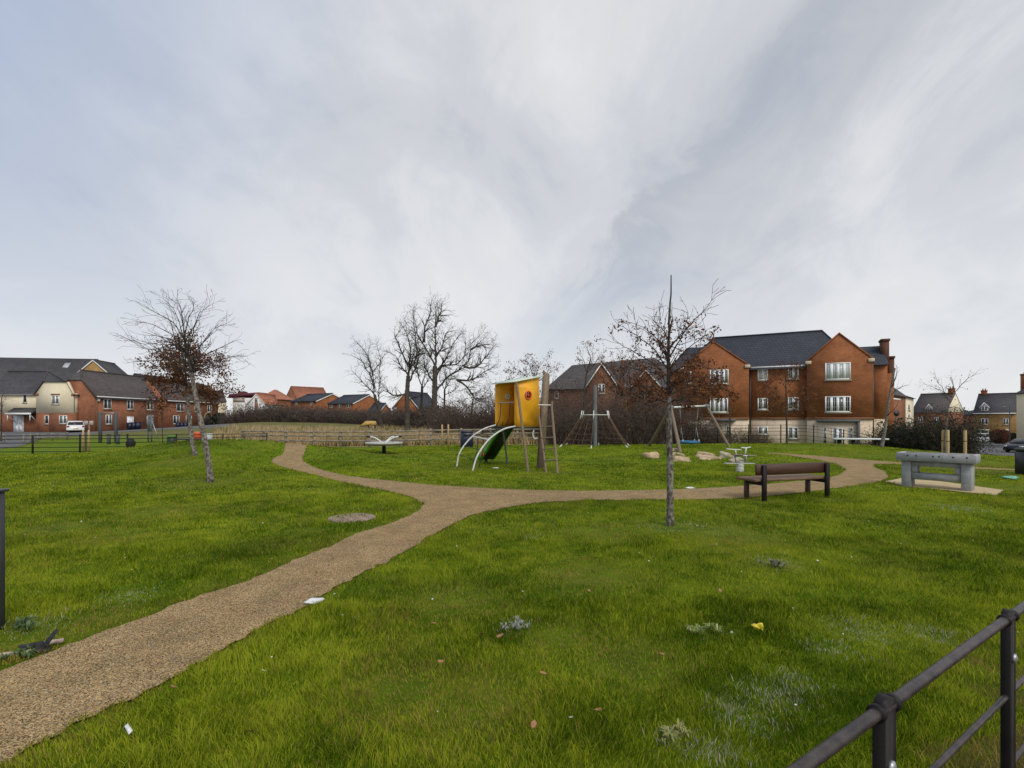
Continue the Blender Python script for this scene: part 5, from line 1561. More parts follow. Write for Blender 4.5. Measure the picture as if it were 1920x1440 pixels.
# ---- near estate railing at the right
A_ = Vector((.7726, 1.0625)); FDv = FD; sp_ = .865
post_xy = [A_ + FDv * sp_ * k for k in range(-1, 9)]
fr_ = thing('estate_railing', 'black estate railing with bolted posts at the bottom right of the lawn', 'railing', V3(A_, 0))
nrm = Vector((-FDv.y, FDv.x))
for i, p in enumerate(post_xy):
    ze_ = gzf(p.x, p.y) - .03; hw = .028
    b_ = MB()
    def pp(a, c, z): return (p.x + FDv.x * a + nrm.x * c, p.y + FDv.y * a + nrm.y * c, z)
    prof = [(-hw, -.2), (-hw, 1.032), (-hw * .75, 1.048), (-hw * .3, 1.055), (hw * .3, 1.055), (hw * .75, 1.048), (hw, 1.032), (hw, -.2)]
    b_.prism([pp(a, -.011, ze_ + z) for a, z in prof], (nrm.x * .022, nrm.y * .022, 0))
    po = wb(b_, 'post', M['black_metal'], fr_)
    for c in (-.036, .036):
        q0 = Vector(pp(c, 0, ze_ + 1.03)); cl = MB().tube([q0 - V3(FDv, 0) * .006, q0 + V3(FDv, 0) * .006], .0175, 16)
        wb(cl, 'collar', M['black_metal'], po)
    q0 = Vector(pp(-.002, -.011, ze_ + .915))
    bo = MB().tube([q0, q0 - V3(nrm, 0) * .006, q0 - V3(nrm, 0) * .010], [.014, .0135, .007], 12)
    wb(bo, 'bolt', M['steel'], po)
q0, q1 = post_xy[0] - FDv * .7, post_xy[-1]
for h, r_ in ((1.03, .0122), (.80, .0078), (.58, .0078), (.36, .0078), (.14, .0078)):
    rt = MB().tube([V3(q0 + (q1 - q0) * (k / 40), h - .03 + gzf(*(q0 + (q1 - q0) * (k / 40)))) for k in range(41)], r_, 12)
    wb(rt, 'rail', M['rail_metal'], fr_, True)

# ---- gate post cut by the left edge
gp_ = thing('gate_post', 'tall dark grey square gate post with flat cap at the left edge', 'post', (-3.915, 3.86, 0))
gzz = gzf(-3.855, 3.86)
MB().bbox(-.05, .05, -.05, .05, gzz - .2, 1.045, .006).build('post', M['grey_post'], gp_)
MB().bbox(-.066, .066, -.066, .066, 1.045, 1.066, .005).build('cap', M['grey_post'], gp_)

# ---- bench
A_ = G(1433, 940); rz = R(18)
bn = thing('park_bench', 'brown timber park bench with dark metal legs, seen from behind beside the gravel path', 'bench', A_, rz)
Lb = 1.60
for x_ in (0, Lb):
    b_ = MB().bbox(x_ - .045, x_ + .045, -.03, .03, -.1, .70, .008)
    b_.build('leg', M['black_metal'], bn)
    MB().bbox(x_ - .04, x_ + .04, .42, .50, -.1, .37, .008).build('leg', M['wood_bench'], bn)
    MB().box(x_ - .03, x_ + .03, .03, .42, .30, .36).build('seat_bearer', M['black_metal'], bn)
MB().bbox(-.17, Lb + .06, .035, .29, .371, .425, .01).bbox(-.17, Lb + .06, .30, .57, .371, .425, .01).build('seat', M['wood_seat'], bn)
MB().bbox(-.15, Lb + .06, .032, .085, .50, .715, .012).build('backrest', M['wood_bench'], bn)

# ---- concrete games table
A_ = G(1700, 913); B_ = G(1812, 922)
d = Vector((B_.x - A_.x, B_.y - A_.y)); rz = math.atan2(d.y, d.x); Lc = d.length
ct = thing('concrete_games_table', 'grey concrete table football game with rod holes, standing on a buff slab', 'games table', A_, rz)
zt = .80
MB().bbox(-.10, .075, -.0, .46, -.1, .62, .006).build('leg', M['concrete'], ct)
MB().bbox(Lc - .09, Lc + .085, -.0, .46, -.1, .62, .006).build('leg', M['concrete'], ct)
MB().box(.08, Lc - .095, .03, .36, .50, .62).box(.08, Lc - .095, .03, .36, .19, .335).box(.08, .19, .031, .359, .335, .50).box(Lc - .20, Lc - .095, .031, .359, .335, .50).build('apron', M['concrete'], ct)
tp_ = MB().bbox(-.19, Lc + .17, -.08, -.0, .62, zt, .006).bbox(-.19, Lc + .17, .52, .60, .62, zt, .006).bbox(-.19, -.10, .002, .518, .62, zt, .006).bbox(Lc + .08, Lc + .17, .002, .518, .62, zt, .006).box(-.10, Lc + .08, .002, .518, .63, .72)
tp_.build('tabletop', M['concrete'], ct)
MB().box(-.18, -.11, -.07, .59, zt + .001, zt + .006).box(Lc + .09, Lc + .16, -.07, .59, zt + .001, zt + .006).build('end_cap', M['concrete_rim'], ct)
hl = MB()
for u_ in (.03, .18, .47, .57, .80, 1.02):
    hl.tube([(u_ * Lc, -.075, .745), (u_ * Lc, -.084, .745)], .018, 10)
hl.build('rod_hole', M['gutter'], ct)

# ---- boulders
rng = np.random.default_rng(77)
BL = [((1205, 1242), 846, 861, 'stone', 'long sandstone boulder lying apart, left of the others'), ((1261, 1284), 849, 856.5, 'stone', 'low flat boulder just right of the young tree trunk, behind the domed one'),
      ((1261, 1299), 855.5, 867, 'stone', 'domed boulder nearest the young tree trunk'), ((1259, 1276), 841, 848, 'stone', 'small wedge shaped boulder behind the swing leg'),
      ((1310, 1341), 846.5, 858, 'stone', 'rounded tan boulder behind a flatter one, middle of the row'), ((1315, 1349), 854, 864, 'stone', 'flat tan boulder in front of the rounded tan one'),
      ((1349, 1376), 846, 860, 'stone_pale', 'pale rounded limestone boulder left of the spring seat'), ((1368, 1392), 858, 868, 'stone_pale', 'grey white boulder right behind the spring of the rocker')]
for (p0, p1), t_, b_, mt, lab in BL:
    c = G((p0 + p1) / 2, b_ - 1.5); rx = (p1 - p0) / 2 / F * c.y; rz_ = (b_ - t_) / F * c.y
    o = MB().blob((0, 0, 0), (rx, rx * .75, rz_ * .95), rng, 26, 14, .24, .38).build('boulder', M[mt], None, True, loc=(c.x, c.y + rx * .4, c.z + .02))
    tag(o, lab, 'boulder', 'boulders between the path and the swing')

# ---- spring rocker
p = G(1387, 884.5)
sr = thing('spring_rocker', 'metal spring seesaw seat on a white coil beside the boulders', 'spring rocker', p)
c = [(.10 * math.cos(t * .5), .10 * math.sin(t * .5), .02 + .26 * t / 76) for t in range(77)]
MB().tube(c, .017, 8).build('spring', M['white_steel'], sr, True)
MB().lathe([(.13, 0), (.13, .02)], 14).build('base_plate', M['steel'], sr)
MB().lathe([(.12, 0), (.12, .025)], 14, (0, 0, .285)).build('top_plate', M['steel'], sr)
fo = MB().bbox(-.45, .42, -.10, .10, .24, .262, .006); fo.build('foot_plate', M['concrete_rim'], sr)
MB().bbox(-.14, .44, -.035, .035, .46, .50, .01).tube([(-.12, 0, .3), (-.14, 0, .48)], .025, 8).tube([(.2, 0, .3), (.2, 0, .47)], .03, 8).build('frame', M['steel'], sr)
MB().bbox(-.22, .10, -.13, .13, .50, .525, .01).bbox(.22, .48, -.13, .13, .47, .495, .01).build('seat', M['wood_grey'], sr)
hb = MB().tube([(.16, 0, .50), (.19, -.01, .72)], .02, 8)
hb.tube([(-.10, 0, .50), (-.13, .01, .67)], .02, 8)
hb.tube([(-.02, -.16, .735), (.19, 0, .715), (.40, .16, .735)], .018, 8).tube([(-.44, -.1, .69), (-.13, .0, .665), (.10, .14, .65)], .018, 8)
hb.build('handlebar', M['white_steel'], sr, True)

# ---- basket swing
sw = thing('basket_swing', 'timber framed swing with white crossbar and blue basket seat, behind the young tree', 'swing', G(1277, 848))
aL = W(1258, 764, 27.0); aR = W(1325, 761, 28.2)
f0 = G(1213, 836.5); f1 = G(1277, 848.5); f2 = G(1371, 838.5)
for q in (f0, f1):
    wb(MB().tube([q - Vector((0, 0, .2)), aL], [.085, .075], 12), 'leg', M['wood_grey'], sw, True)
wb(MB().tube([f2 - Vector((0, 0, .2)), aR], [.075, .065], 12), 'leg', M['wood_grey'], sw, True)
f3 = Vector((aR.x + (aR.x - f2.x) * .35, 31.6, 0)); 
wb(MB().tube([aL, aR], .05, 12), 'crossbar', M['white_steel'], sw, True)
for q in (aL, aR):
    dd = (aR - aL).normalized() * .17
    wb(MB().tube([q - dd, q - dd * .4, q + dd * .4, q + dd], [.07, .11, .11, .07], 12), 'joint', M['gym_panel'], sw, True)
c0 = W(1291.5, 829, 27.4); br_ = .52; bs = MB()
pts = [(c0.x + br_ * math.cos(k * math.pi / 14), c0.y + br_ * .95 * math.sin(k * math.pi / 14), c0.z) for k in range(29)]
bs.tube(pts, .075, 10, cap=False)
se_ = wb(bs, 'basket_seat', M['blue_seat'], sw, True)
nb = MB()
for k in range(-4, 5):
    a = k * .115; h_ = math.sqrt(max(.0, br_ ** 2 - a * a))
    nb.tube([(c0.x + a, c0.y - h_, c0.z), (c0.x + a, c0.y, c0.z - .09), (c0.x + a, c0.y + h_, c0.z)], .012, 5)
    nb.tube([(c0.x - h_, c0.y + a, c0.z), (c0.x, c0.y + a, c0.z - .09), (c0.x + h_, c0.y + a, c0.z)], .012, 5)
wb(nb, 'net', M['rope_dark'], se_)
for sx in (-1, 1):
    ch_ = MB()
    tp2 = aL.lerp(aR, .5 + sx * .26); k2 = Vector((tp2.x, tp2.y, c0.z + .78))
    k2.x = c0.x + sx * .40; k2.y = c0.y
    ch_.tube([tp2, k2], .009, 5)
    for sy in (-1, 1): ch_.tube([k2, (c0.x + sx * .42, c0.y + sy * .32, c0.z + .05)], .009, 5)
    wb(ch_, 'chain', M['steel'], sw)
bk_ = MB()
for sx in (-1, 1):
    for sy in (-1, 1): bk_.lathe([(.03, 0), (.035, .06), (.02, .1)], 8, (c0.x + sx * .42, c0.y + sy * .32, c0.z + .05))
wb(bk_, 'rope_bracket', M['white_steel'], sw)

# ---- climbing net round a mast
m0 = G(1116, 837.5); Ym = m0.y
cn = thing('climbing_net', 'rope climbing net hung from a ring round a grey timber mast', 'climbing frame', m0)
h = W(1116, 723, Ym).z - m0.z; zr_ = W(1116, 778, Ym).z - m0.z
soft(MB().lathe([(.115, -.2), (.11, h * .5), (.095, h - .03), (.06, h)], 12).build('mast', M['gym_panel'], cn))
Rr, Rf = .86, 2.15
hx = [(math.cos(R(60 * k + 15)), math.sin(R(60 * k + 15))) for k in range(6)]
rm = MB()
for k in range(6):
    a, b_ = hx[k], hx[(k + 1) % 6]
    rm.tube([(a[0] * Rr, a[1] * Rr, zr_), (b_[0] * Rr, b_[1] * Rr, zr_)], .022, 8)
    rm.tube([(a[0] * .1, a[1] * .1, zr_), (a[0] * Rr, a[1] * Rr, zr_)], .022, 8)
rm.build('ring', M['white_steel'], cn, True)
an = MB(); rp = MB()
lv = [0.12, .34, .52, .70, .86]
def rpos(a, t, sag=.12):
    r_ = Rr + (Rf - Rr) * t; zz = zr_ * (1 - t) - sag * math.sin(math.pi * t) * zr_ * .5
    return Vector((a[0] * r_, a[1] * r_, zz))
mid = [((hx[k][0] + hx[(k + 1) % 6][0]) / 2, (hx[k][1] + hx[(k + 1) % 6][1]) / 2) for k in range(6)]
for k in range(6):
    a = hx[k]
    an.tube([(a[0] * (Rr - .05), a[1] * (Rr - .05), zr_ + .24), (a[0] * Rr, a[1] * Rr, zr_), (a[0] * (Rr + .07), a[1] * (Rr + .07), zr_ - .22)], .028, 8)
    g_ = gzf(m0.x + a[0] * Rf, m0.y + a[1] * Rf) - m0.z
    an.tube([rpos(a, .9) + Vector((0, 0, g_ * .9)), (a[0] * Rf * 1.04, a[1] * Rf * 1.04, g_ - .08)], .03, 8)
    rp.tube([rpos(a, t / 10) + Vector((0, 0, g_ * t / 10)) for t in range(1, 10)], .013, 5)
    rp.tube([(0, 0, zr_ + .95), (a[0] * Rr, a[1] * Rr, zr_ + .1)], .008, 5)
    for q in (1 / 3, 2 / 3):
        if k in (1, 4): continue
        m2 = (a[0] * (1 - q) + hx[(k + 1) % 6][0] * q, a[1] * (1 - q) + hx[(k + 1) % 6][1] * q)
        rp.tube([rpos(m2, t / 10) for t in range(0, 10)], .009, 5)
    if k in (1, 4): continue
    b_ = hx[(k + 1) % 6]
    for t in lv:
        rp.tube([rpos(a, t), (rpos(a, t) + rpos(b_, t)) / 2 - Vector((0, 0, .04)), rpos(b_, t)], .009, 5)
rp.build('net', M['rope'], cn)
an.build('anchor_rod', M['white_steel'], cn, True)

# ---- dish roundabout
p = G(720, 850); Yp = p.y; zc = W(720, 831, Yp).z - p.z
rd = thing('roundabout', 'grey spinning dish with curved white handles on a single dark post', 'roundabout', p)
MB().lathe([(.09, -.1), (.07, zc - .05)], 12).build('post', M['black_metal'], rd, True)
rad = 35 / F * Yp
soft(MB().lathe([(.05, zc - .10), (rad * .8, zc - .075), (rad * .99, zc - .01), (rad, zc + .02), (rad * .97, zc + .045), (rad * .9, zc + .02), (.1, zc - .0)], 36).build('dish', M['concrete_rim'], rd))
hm = MB(); gm_ = MB()
for ang in (175, 60, 20):
    a = (math.cos(R(ang)), math.sin(R(ang)))
    pts = [(a[0] * .05, a[1] * .05, zc), (a[0] * .22, a[1] * .22, zc + .13), (a[0] * .42, a[1] * .42, zc + .24), (a[0] * .60, a[1] * .60, zc + .27)]
    hm.tube(smooth_line(pts, .05), .026, 8); gm_.tube([pts[-1], (a[0] * .74, a[1] * .74, zc + .265)], .036, 8)
hm.build('handle', M['white_steel'], rd, True); gm_.build('grip', M['black_metal'], rd)

# ---- navy bin
p = G(875, 838)
nb_ = thing('litter_bin', 'square navy blue litter bin behind the yellow play tower', 'bin', p, R(12))
wd_ = 24 / F * p.y * .45; hh_ = 30 / F * p.y
MB().bbox(-wd_, wd_, -wd_, wd_, 0, hh_ * .9, .02).build('body', M['navy_bin'], nb_)
MB().bbox(-wd_ * 1.04, wd_ * 1.04, -wd_ * 1.04, wd_ * 1.04, hh_ * .9, hh_, .03).build('lid', M['navy_bin'], nb_)
MB().box(-wd_ * .7, wd_ * .7, -wd_ - .012, -wd_ + .02, hh_ * .68, hh_ * .82).build('slot', M['gutter'], nb_)

# ---- play tower
e1 = Vector((-.64, .768, 0)); e2 = Vector((.768, .64, 0))
Nn = Vector((.136, 16.3, 0)); Lc_ = Nn + e1 * 1.07; Rc_ = Nn + e2 * 1.0; Fc_ = Lc_ + e2 * 1.0
pt_ = thing('play_tower', 'yellow play tower cabin with slide, ladder and arched climbing net', 'play tower', Vector((.3, 16.9, 0)))
zf = 1.35
def up(p, z): return Vector((p.x, p.y, z))
def panel(P, Q, zb_, zp, zq, out, th=.03, wave=0.0):
    pts = [up(P, zb_), up(Q, zb_)]
    k = 8
    for i in range(1, k): pts.append(up(Q, zb_ + (zq - zb_) * i / k) + (Q - P).normalized() * wave * math.sin(i / k * 5))
    pts += [up(Q, zq), up(P, zp)]
    for i in range(k - 1, 0, -1): pts.append(up(P, zb_ + (zp - zb_) * i / k) - (Q - P).normalized() * wave * .5 * math.sin(i / k * 6))
    return MB().prism(pts, out * th)
zN, zR_, zL, zF = 2.755, 2.965, 2.745, 2.95
wb(panel(Nn + e2 * .0, Rc_, zf - .02, zN, zR_, -e1 * -1.0, .03, .02), 'side_panel', M['yellow'], pt_)
wb(panel(Lc_, Fc_, zf, zL, zF, e1, .03), 'side_panel', M['yellow'], pt_)
wb(panel(Rc_ + e1 * .45, Fc_, zf, zR_ - .0, zF, e2, .03), 'side_panel', M['yellow'], pt_)
wb(panel(Nn + e1 * .0, Nn + e1 * .10, zf, zN - .02, zN - .02, -e2 * -1, .025), 'side_panel', M['yellow'], pt_)
wb(MB().prism([up(Nn - e1 * .05 - e2 * .05, zf - .06), up(Rc_ - e1 * .05 + e2 * .05, zf - .06), up(Fc_ + e1 * .05 + e2 * .05, zf - .06), up(Lc_ + e1 * .05 - e2 * .05, zf - .06)], (0, 0, .05)), 'floor', M['dark_green'], pt_)
ov = .1
r0 = [up(Nn - e1 * ov - e2 * ov, zN + .0), up(Rc_ - e1 * ov + e2 * ov, zR_ + .035), up(Fc_ + e1 * ov + e2 * ov, zF + .035), up(Lc_ + e1 * ov - e2 * ov, zL + .0)]
wb(MB().prism(r0, (0, 0, .035)), 'roof', mat('pale_green_roof', (.68, .74, .64), (.5, .6, .46), .5, 12), pt_)
# portholes
def porthole(c, out, tan, r_, mring, mfill):
    b_ = MB(); pts = [c + (tan * math.cos(k * math.pi / 12) + Vector((0, 0, 1)) * math.sin(k * math.pi / 12)) * r_ + out * .02 for k in range(25)]
    b_.tube(pts, .026, 8, cap=False); rr_ = wb(b_, 'porthole', mring, pt_, True)
    b2 = MB().prism([c + (tan * math.cos(k * math.pi / 10) + Vector((0, 0, 1)) * math.sin(k * math.pi / 10)) * r_ * .97 - out * .0 for k in range(20)], out * .012)
    wb(b2, 'window', mfill, rr_)
    b3 = MB().tube([c - tan * r_ + out * .025, c + tan * r_ + out * .025], .012, 6).tube([c - Vector((0, 0, r_)) + out * .028, c + Vector((0, 0, r_)) + out * .028], .012, 6)
    wb(b3, 'cross_bar', mring, rr_)
cpos = Nn + e2 * .50; porthole(up(cpos, 1.6 + 44 * (cpos.y) / F), -e1, e2, .125, M['orange'], M['gutter'])
cpos = Lc_ + e2 * .50; porthole(up(cpos, 1.6 + 41.5 * cpos.y / F), -e1, e2, .075, M['white_steel'], mat('clear_dome', (.35, .45, .62), (.6, .66, .72), .2, 14))
# legs, mast and ladder
lt = Nn - e2 * .03 - e1 * .05
wb(MB().tube([G(991.5, 884) - Vector((0, 0, .15)), up(lt, zN - .02)], [.042, .042], 10), 'leg', M['wood_grey'], pt_, True)
wb(MB().tube([G(952.5, 872) - Vector((0, 0, .15)), W(943, 802, 17.0)], .032, 10), 'leg', M['gym_panel'], pt_, True)
b0 = G(1013, 878.5); t0 = W(1024.5, 697, 17.7); ax_ = (t0 - b0).normalized()
s1_ = Vector((math.cos(R(28)), math.sin(R(28)), 0)) * .088; s2_ = Vector((-math.sin(R(28)), math.cos(R(28)), 0)) * .088
bq = b0 - ax_ * .2
pv = [bq - s1_ - s2_, bq + s1_ - s2_, bq + s1_ + s2_, bq - s1_ + s2_]
tv = [t0 - s1_ - s2_ - ax_ * .02, t0 + s1_ - s2_ - ax_ * .15, t0 + s1_ + s2_ - ax_ * .15, t0 - s1_ + s2_ + ax_ * .08]
wb(MB().add([tuple(q_) for q_ in pv + tv], [[(0, 1, 5, 4), (1, 2, 6, 5), (2, 3, 7, 6), (3, 0, 4, 7), (4, 5, 6, 7), (3, 2, 1, 0)]]), 'mast', M['wood_grey'], pt_)
dc = G(1013, 877.5); wb(MB().tube([dc + Vector((0, -.13, .02)), dc + Vector((0, -.15, .02 + .0))], .10, 14), 'base_plate', M['steel'], pt_)
ra0, ra1 = G(1025, 886), W(1010.3, 779, 16.75); rb0, rb1 = G(1046, 888), W(1034.5, 765, 16.65)
ld = wb(MB().tube([ra0 - Vector((0, 0, .1)), ra1], .032, 10), 'ladder', M['wood_grey'], pt_, True)
wb(MB().tube([rb0 - Vector((0, 0, .1)), rb1, W(1035, 752, 16.65)], [.036, .042, .042], 10), 'stile', M['wood_grey'], ld, True)
for yy in (802, 823.5, 844, 865):
    ta = (yy - 779) / (886 - 779); tb = (yy - 765) / (888 - 765)
    wb(MB().tube([ra1.lerp(ra0, ta), rb1.lerp(rb0, tb)], .02, 8), 'rung', M['wood_grey'], ld, True)
wb(MB().tube([W(1009, 759.3, 16.7), W(1033, 759.5, 16.65)], .02, 8), 'handrail', M['white_steel'], pt_, True)
# entrance bar and hanging ropes
zb1 = 1.6 + 30 * 16.7 / F
wb(MB().tube([up(Nn + e1 * .1, zb1), up(Lc_ - e1 * .18, zb1)], .018, 8), 'entrance_bar', M['steel'], pt_, True)
rr2 = MB()
for u_ in (.30, .78):
    a = Nn + e1 * u_
    rr2.tube(smooth_line([up(a, zb1), up(a - e1 * -.03 + e2 * .0, zb1 - .3), up(a + e1 * .10, zb1 - .58), up(a + e1 * .24 - e2 * .02, zf + .02)], .06), .014, 6)
wb(rr2, 'rope', M['rope_dark'], pt_)
# slide at the back: dark underside, green sides
st0 = Lc_ + e2 * .58 + e1 * .0; run = 1.30; sw_ = .26
bed = []
prof = [(0, zf - .02), (.10, zf - .03), (run * .82, .30), (run * .92, .20), (run * 1.05, .16)]
mb = MB()
for (s0, z0), (s1, z1) in zip(prof[:-1], prof[1:]):
    P_ = [st0 + e1 * s0 - e2 * sw_, st0 + e1 * s0 + e2 * sw_, st0 + e1 * s1 + e2 * sw_, st0 + e1 * s1 - e2 * sw_]
    mb.prism([up(P_[0], z0), up(P_[1], z0), up(P_[2], z1), up(P_[3], z1)], (0, 0, -.04))
sl_ = wb(mb, 'slide', M['dark_green'], pt_)
for sgn in (-1, 1):
    mb = MB(); o_ = st0 + e2 * sw_ * sgn
    lo = [up(o_ + e1 * s, z - .07) for s, z in prof]; hi = [up(o_ + e1 * s, z + .17) for s, z in prof]
    mb.prism(lo + hi[::-1], e2 * .035 * sgn)
    wb(mb, 'slide_side', M['green_slide'], sl_)
wb(MB().tube([up(st0 + e1 * .12 - e2 * (sw_ + .05), zf - .1), up(st0 + e1 * .12 - e2 * (sw_ + .09), zf - .1)], .07, 12).tube([up(st0 + e1 * run * .82 - e2 * (sw_ + .05), .33), up(st0 + e1 * run * .82 - e2 * (sw_ + .09), .33)], .075, 12), 'slide_disc', M['orange'], sl_)
wb(MB().box(st0.x + e1.x * run - .05, st0.x + e1.x * run + .05, st0.y + e1.y * run - .05, st0.y + e1.y * run + .05, -.1, .13), 'foot', M['dark_green'], sl_)
# arched climbing rails
def arc(zoom, foot, topP):
    P_ = [(840 + a / 6.545, 680 + b_ / 6.545) for a, b_ in zoom]; n_ = len(P_); o_ = []
    for i, (x_, y_) in enumerate(P_):
        f_ = (x_ - P_[0][0]) / (P_[-1][0] - P_[0][0]); o_.append(W(x_, y_, foot.y + (topP.y - foot.y) * f_))
    o_[0] = foot - Vector((0, 0, .1))
    return smooth_line(o_, .12)
fA, fB = G(856, 872), G(885, 882.5)
fA = Vector((fA.x * 16.9 / fA.y, 16.9, 0)); fA.z = EYE - (872 - 785) / F * 16.9
arcA = arc([(100, 1255), (135, 1130), (200, 1015), (300, 905), (420, 825), (500, 790), (590, 765)], fA, Lc_ - e2 * .02)
arcB = arc([(295, 1325), (340, 1190), (400, 1075), (500, 945), (620, 850), (720, 803), (830, 780)], fB, Nn - e2 * .02)
ca = wb(MB().tube(arcA, .026, 8), 'climbing_arch', M['white_steel'], pt_, True)
wb(MB().tube(arcB, .026, 8), 'climbing_arch', M['white_steel'], pt_, True)
def al(A__, t): return A__[int(round(t * (len(A__) - 1)))]
wb(MB().tube([al(arcA, .52), al(arcB, .52)], .02, 8), 'crossbar', M['white_steel'], pt_, True)
nt_ = MB()
for t in (.62, .74, .86): nt_.tube([al(arcA, t), (al(arcA, t) + al(arcB, t)) / 2 - Vector((0, 0, .05)), al(arcB, t)], .016, 6)
for q in (.25, .5, .75): nt_.tube([al(arcA, t / 20).lerp(al(arcB, t / 20), q) - Vector((0, 0, .04)) for t in range(10, 21)], .016, 6)
nt_.tube([al(arcA, .52), al(arcA, .74).lerp(al(arcB, .74), .5), al(arcB, .97)], .016, 6)
for q in (.35, .7):
    tp3 = al(arcA, .52).lerp(al(arcB, .52), q); nt_.tube([tp3, tp3 + Vector((-.03, 0, -.45)), tp3 + Vector((-.16, -.02, -.92))], .016, 6)
for t in (.2, .34): nt_.tube([al(arcA, t), al(arcB, t)], .012, 6)
wb(nt_, 'climbing_net', M['rope_dark'], pt_)
wb(MB().tube(smooth_line([W(1001, 806, 16.8), W(999, 815, 16.8), W(1002, 822, 16.8), W(1008, 822, 16.8)], .03), .025, 8), 'speaking_tube', M['white_steel'], pt_, True)

# ---- small yellow ramp far behind, at the hedge
p = W(688, 797, 56)
yr_ = thing('play_ramp', 'small yellow slide platform by the far hedge, left of the bare trees', 'slide', (p.x, p.y, gzf(p.x, p.y)))
z0_ = W(688, 800, 56).z - gzf(p.x, p.y)
MB().prism([(-.9, 0, z0_ - .0), (-.15, 0, z0_ + .62), (.75, 0, z0_ + .62), (.95, 0, z0_ + .15), (-.0, 0, z0_ + .15), (-.5, 0, z0_ - .02)], (0, .9, 0)).box(-1.2, -.6, 0, .9, z0_ - .05, z0_ + .02).build('side_panel', M['yellow_pale'], yr_)
MB().box(.6, .75, .05, .2, -.1, z0_ + .15).box(.6, .75, .7, .85, -.1, z0_ + .15).box(-.1, .02, .1, .8, -.1, z0_ + .15).build('leg', M['wood_fence'], yr_)

# ---- fences
def post_rail(name, label, pts, h, rails, post_w, gap, mp, mr, seed=0, rail_r=.035, roundrail=False, posts_px=None):
    P = [Vector(p) for p in pts]; cum = [0]
    for a, b_ in zip(P[:-1], P[1:]): cum.append(cum[-1] + (b_ - a).length)
    def at(s):
        for i in range(len(P) - 1):
            if s <= cum[i + 1] or i == len(P) - 2:
                return P[i].lerp(P[i + 1], (s - cum[i]) / (cum[i + 1] - cum[i]))
    base = V3(P[0], gzf(P[0].x, P[0].y))
    root = thing(name, label, 'fence', base)
    rn = random.Random(seed); n_ = max(1, round(cum[-1] / gap))
    for i in range(n_ + 1):
        q_ = at(cum[-1] * i / n_); z = gzf(q_.x, q_.y); hh = h * (1 + rn.uniform(-.02, .02))
        d_ = (at(min(cum[-1], cum[-1] * i / n_ + .1)) - at(max(0, cum[-1] * i / n_ - .1))).normalized()
        nn = Vector((-d_.y, d_.x)); w2 = post_w / 2
        b_ = MB().prism([(q_.x + d_.x * a + nn.x * c, q_.y + d_.y * a + nn.y * c, z - .2) for a, c in ((-w2, -w2), (w2, -w2), (w2, w2), (-w2, w2))], (rn.uniform(-.02, .02), 0, hh + .2))
        wb(b_, 'post', mp, root)
    for hr in rails:
        k = max(2, int(cum[-1] / .9)); b_ = MB()
        L_ = [V3(at(cum[-1] * j / k), gzf(*at(cum[-1] * j / k)) + hr) for j in range(k + 1)]
        if roundrail: b_.tube(L_, rail_r, 6)
        else:
            for a, c in zip(L_[:-1], L_[1:]):
                d_ = (c - a).normalized(); nn = Vector((d_.y, -d_.x, 0)).normalized() * (post_w / 2 + .003)
                b_.prism([a + nn + Vector((0, 0, -rail_r)), c + nn + Vector((0, 0, -rail_r)), c + nn + Vector((0, 0, rail_r)), a + nn + Vector((0, 0, rail_r))], nn.normalized() * .035)
        wb(b_, 'rail', mr, root)
    return root


def wl_(px, Y): return tuple(W(px, 785, Y).xy)


post_rail('timber_fence', 'weathered timber post and rail fence along the straw coloured field', [wl_(455, 38), wl_(560, 36), wl_(740, 35.5), wl_(880, 36), wl_(1020, 38)], 1.2, (.45, .80, 1.08), .14, 2.15, M['wood_fence'], M['wood_fence'], 3, .055)
for px, lab in ((829, 'pale timber stake, left of two beside the navy bin'), (840.5, 'pale timber stake, right of two beside the navy bin')):
    p = W(px, 840, 29.5); zg = gzf(p.x, p.y)
    tag(MB().lathe([(.05, -.1), (.05, 1.25), (.03, 1.28)], 10).build('tree_stake', M['wood_pale'], None, True, (p.x, p.y, zg)), lab, 'stake', 'stakes beside the navy bin')
post_rail('metal_railing', 'low black metal railing round the left side of the play area', [wl_(-120, 27.6), wl_(0, 28), wl_(120, 28.3), wl_(260, 29), wl_(390, 30.5), wl_(500, 32)], 1.12, (.18, .42, .66, .88, 1.06), .065, 2.45, M['black_metal'], M['black_metal'], 4, .02, True)
post_rail('metal_railing', 'black metal railing on the bank before the block of flats', [wl_(1288, 33), wl_(1400, 33), wl_(1540, 32.5), wl_(1690, 33)], 1.25, (.3, .55, .8, 1.0, 1.2), .05, 2.0, M['black_metal'], M['black_metal'], 5, .012, True)
post_rail('metal_railing', 'black metal railing beside the road with the parked cars', [wl_(1838, 40), wl_(1870, 39), wl_(1905, 38), wl_(1990, 36.5)], .95, (.3, .6, .9), .06, .95, M['black_metal'], M['black_metal'], 6, .018, True)
post_rail('timber_fence', 'low timber knee rail along the car park at the far left', [wl_(-30, 41), wl_(44, 41), wl_(72, 44), wl_(126, 47)], .75, (.35, .62), .1, 1.6, M['wood_fence'], M['wood_fence'], 7, .045)
gpost = W(441, 820, 30)
gpo = MB().bbox(-.09, .09, -.09, .09, -.1, .78, .02).build('gate_post', M['black_metal'], None, loc=(gpost.x, gpost.y, gzf(gpost.x, gpost.y)))
tag(gpo, 'thick black gate post where the railing meets the timber fence', 'post')
MB().tube([(.09, -.03, .74), (.13, -.03, .74)], .09, 12).build('sign_disc', M['litter_white'], gpo)

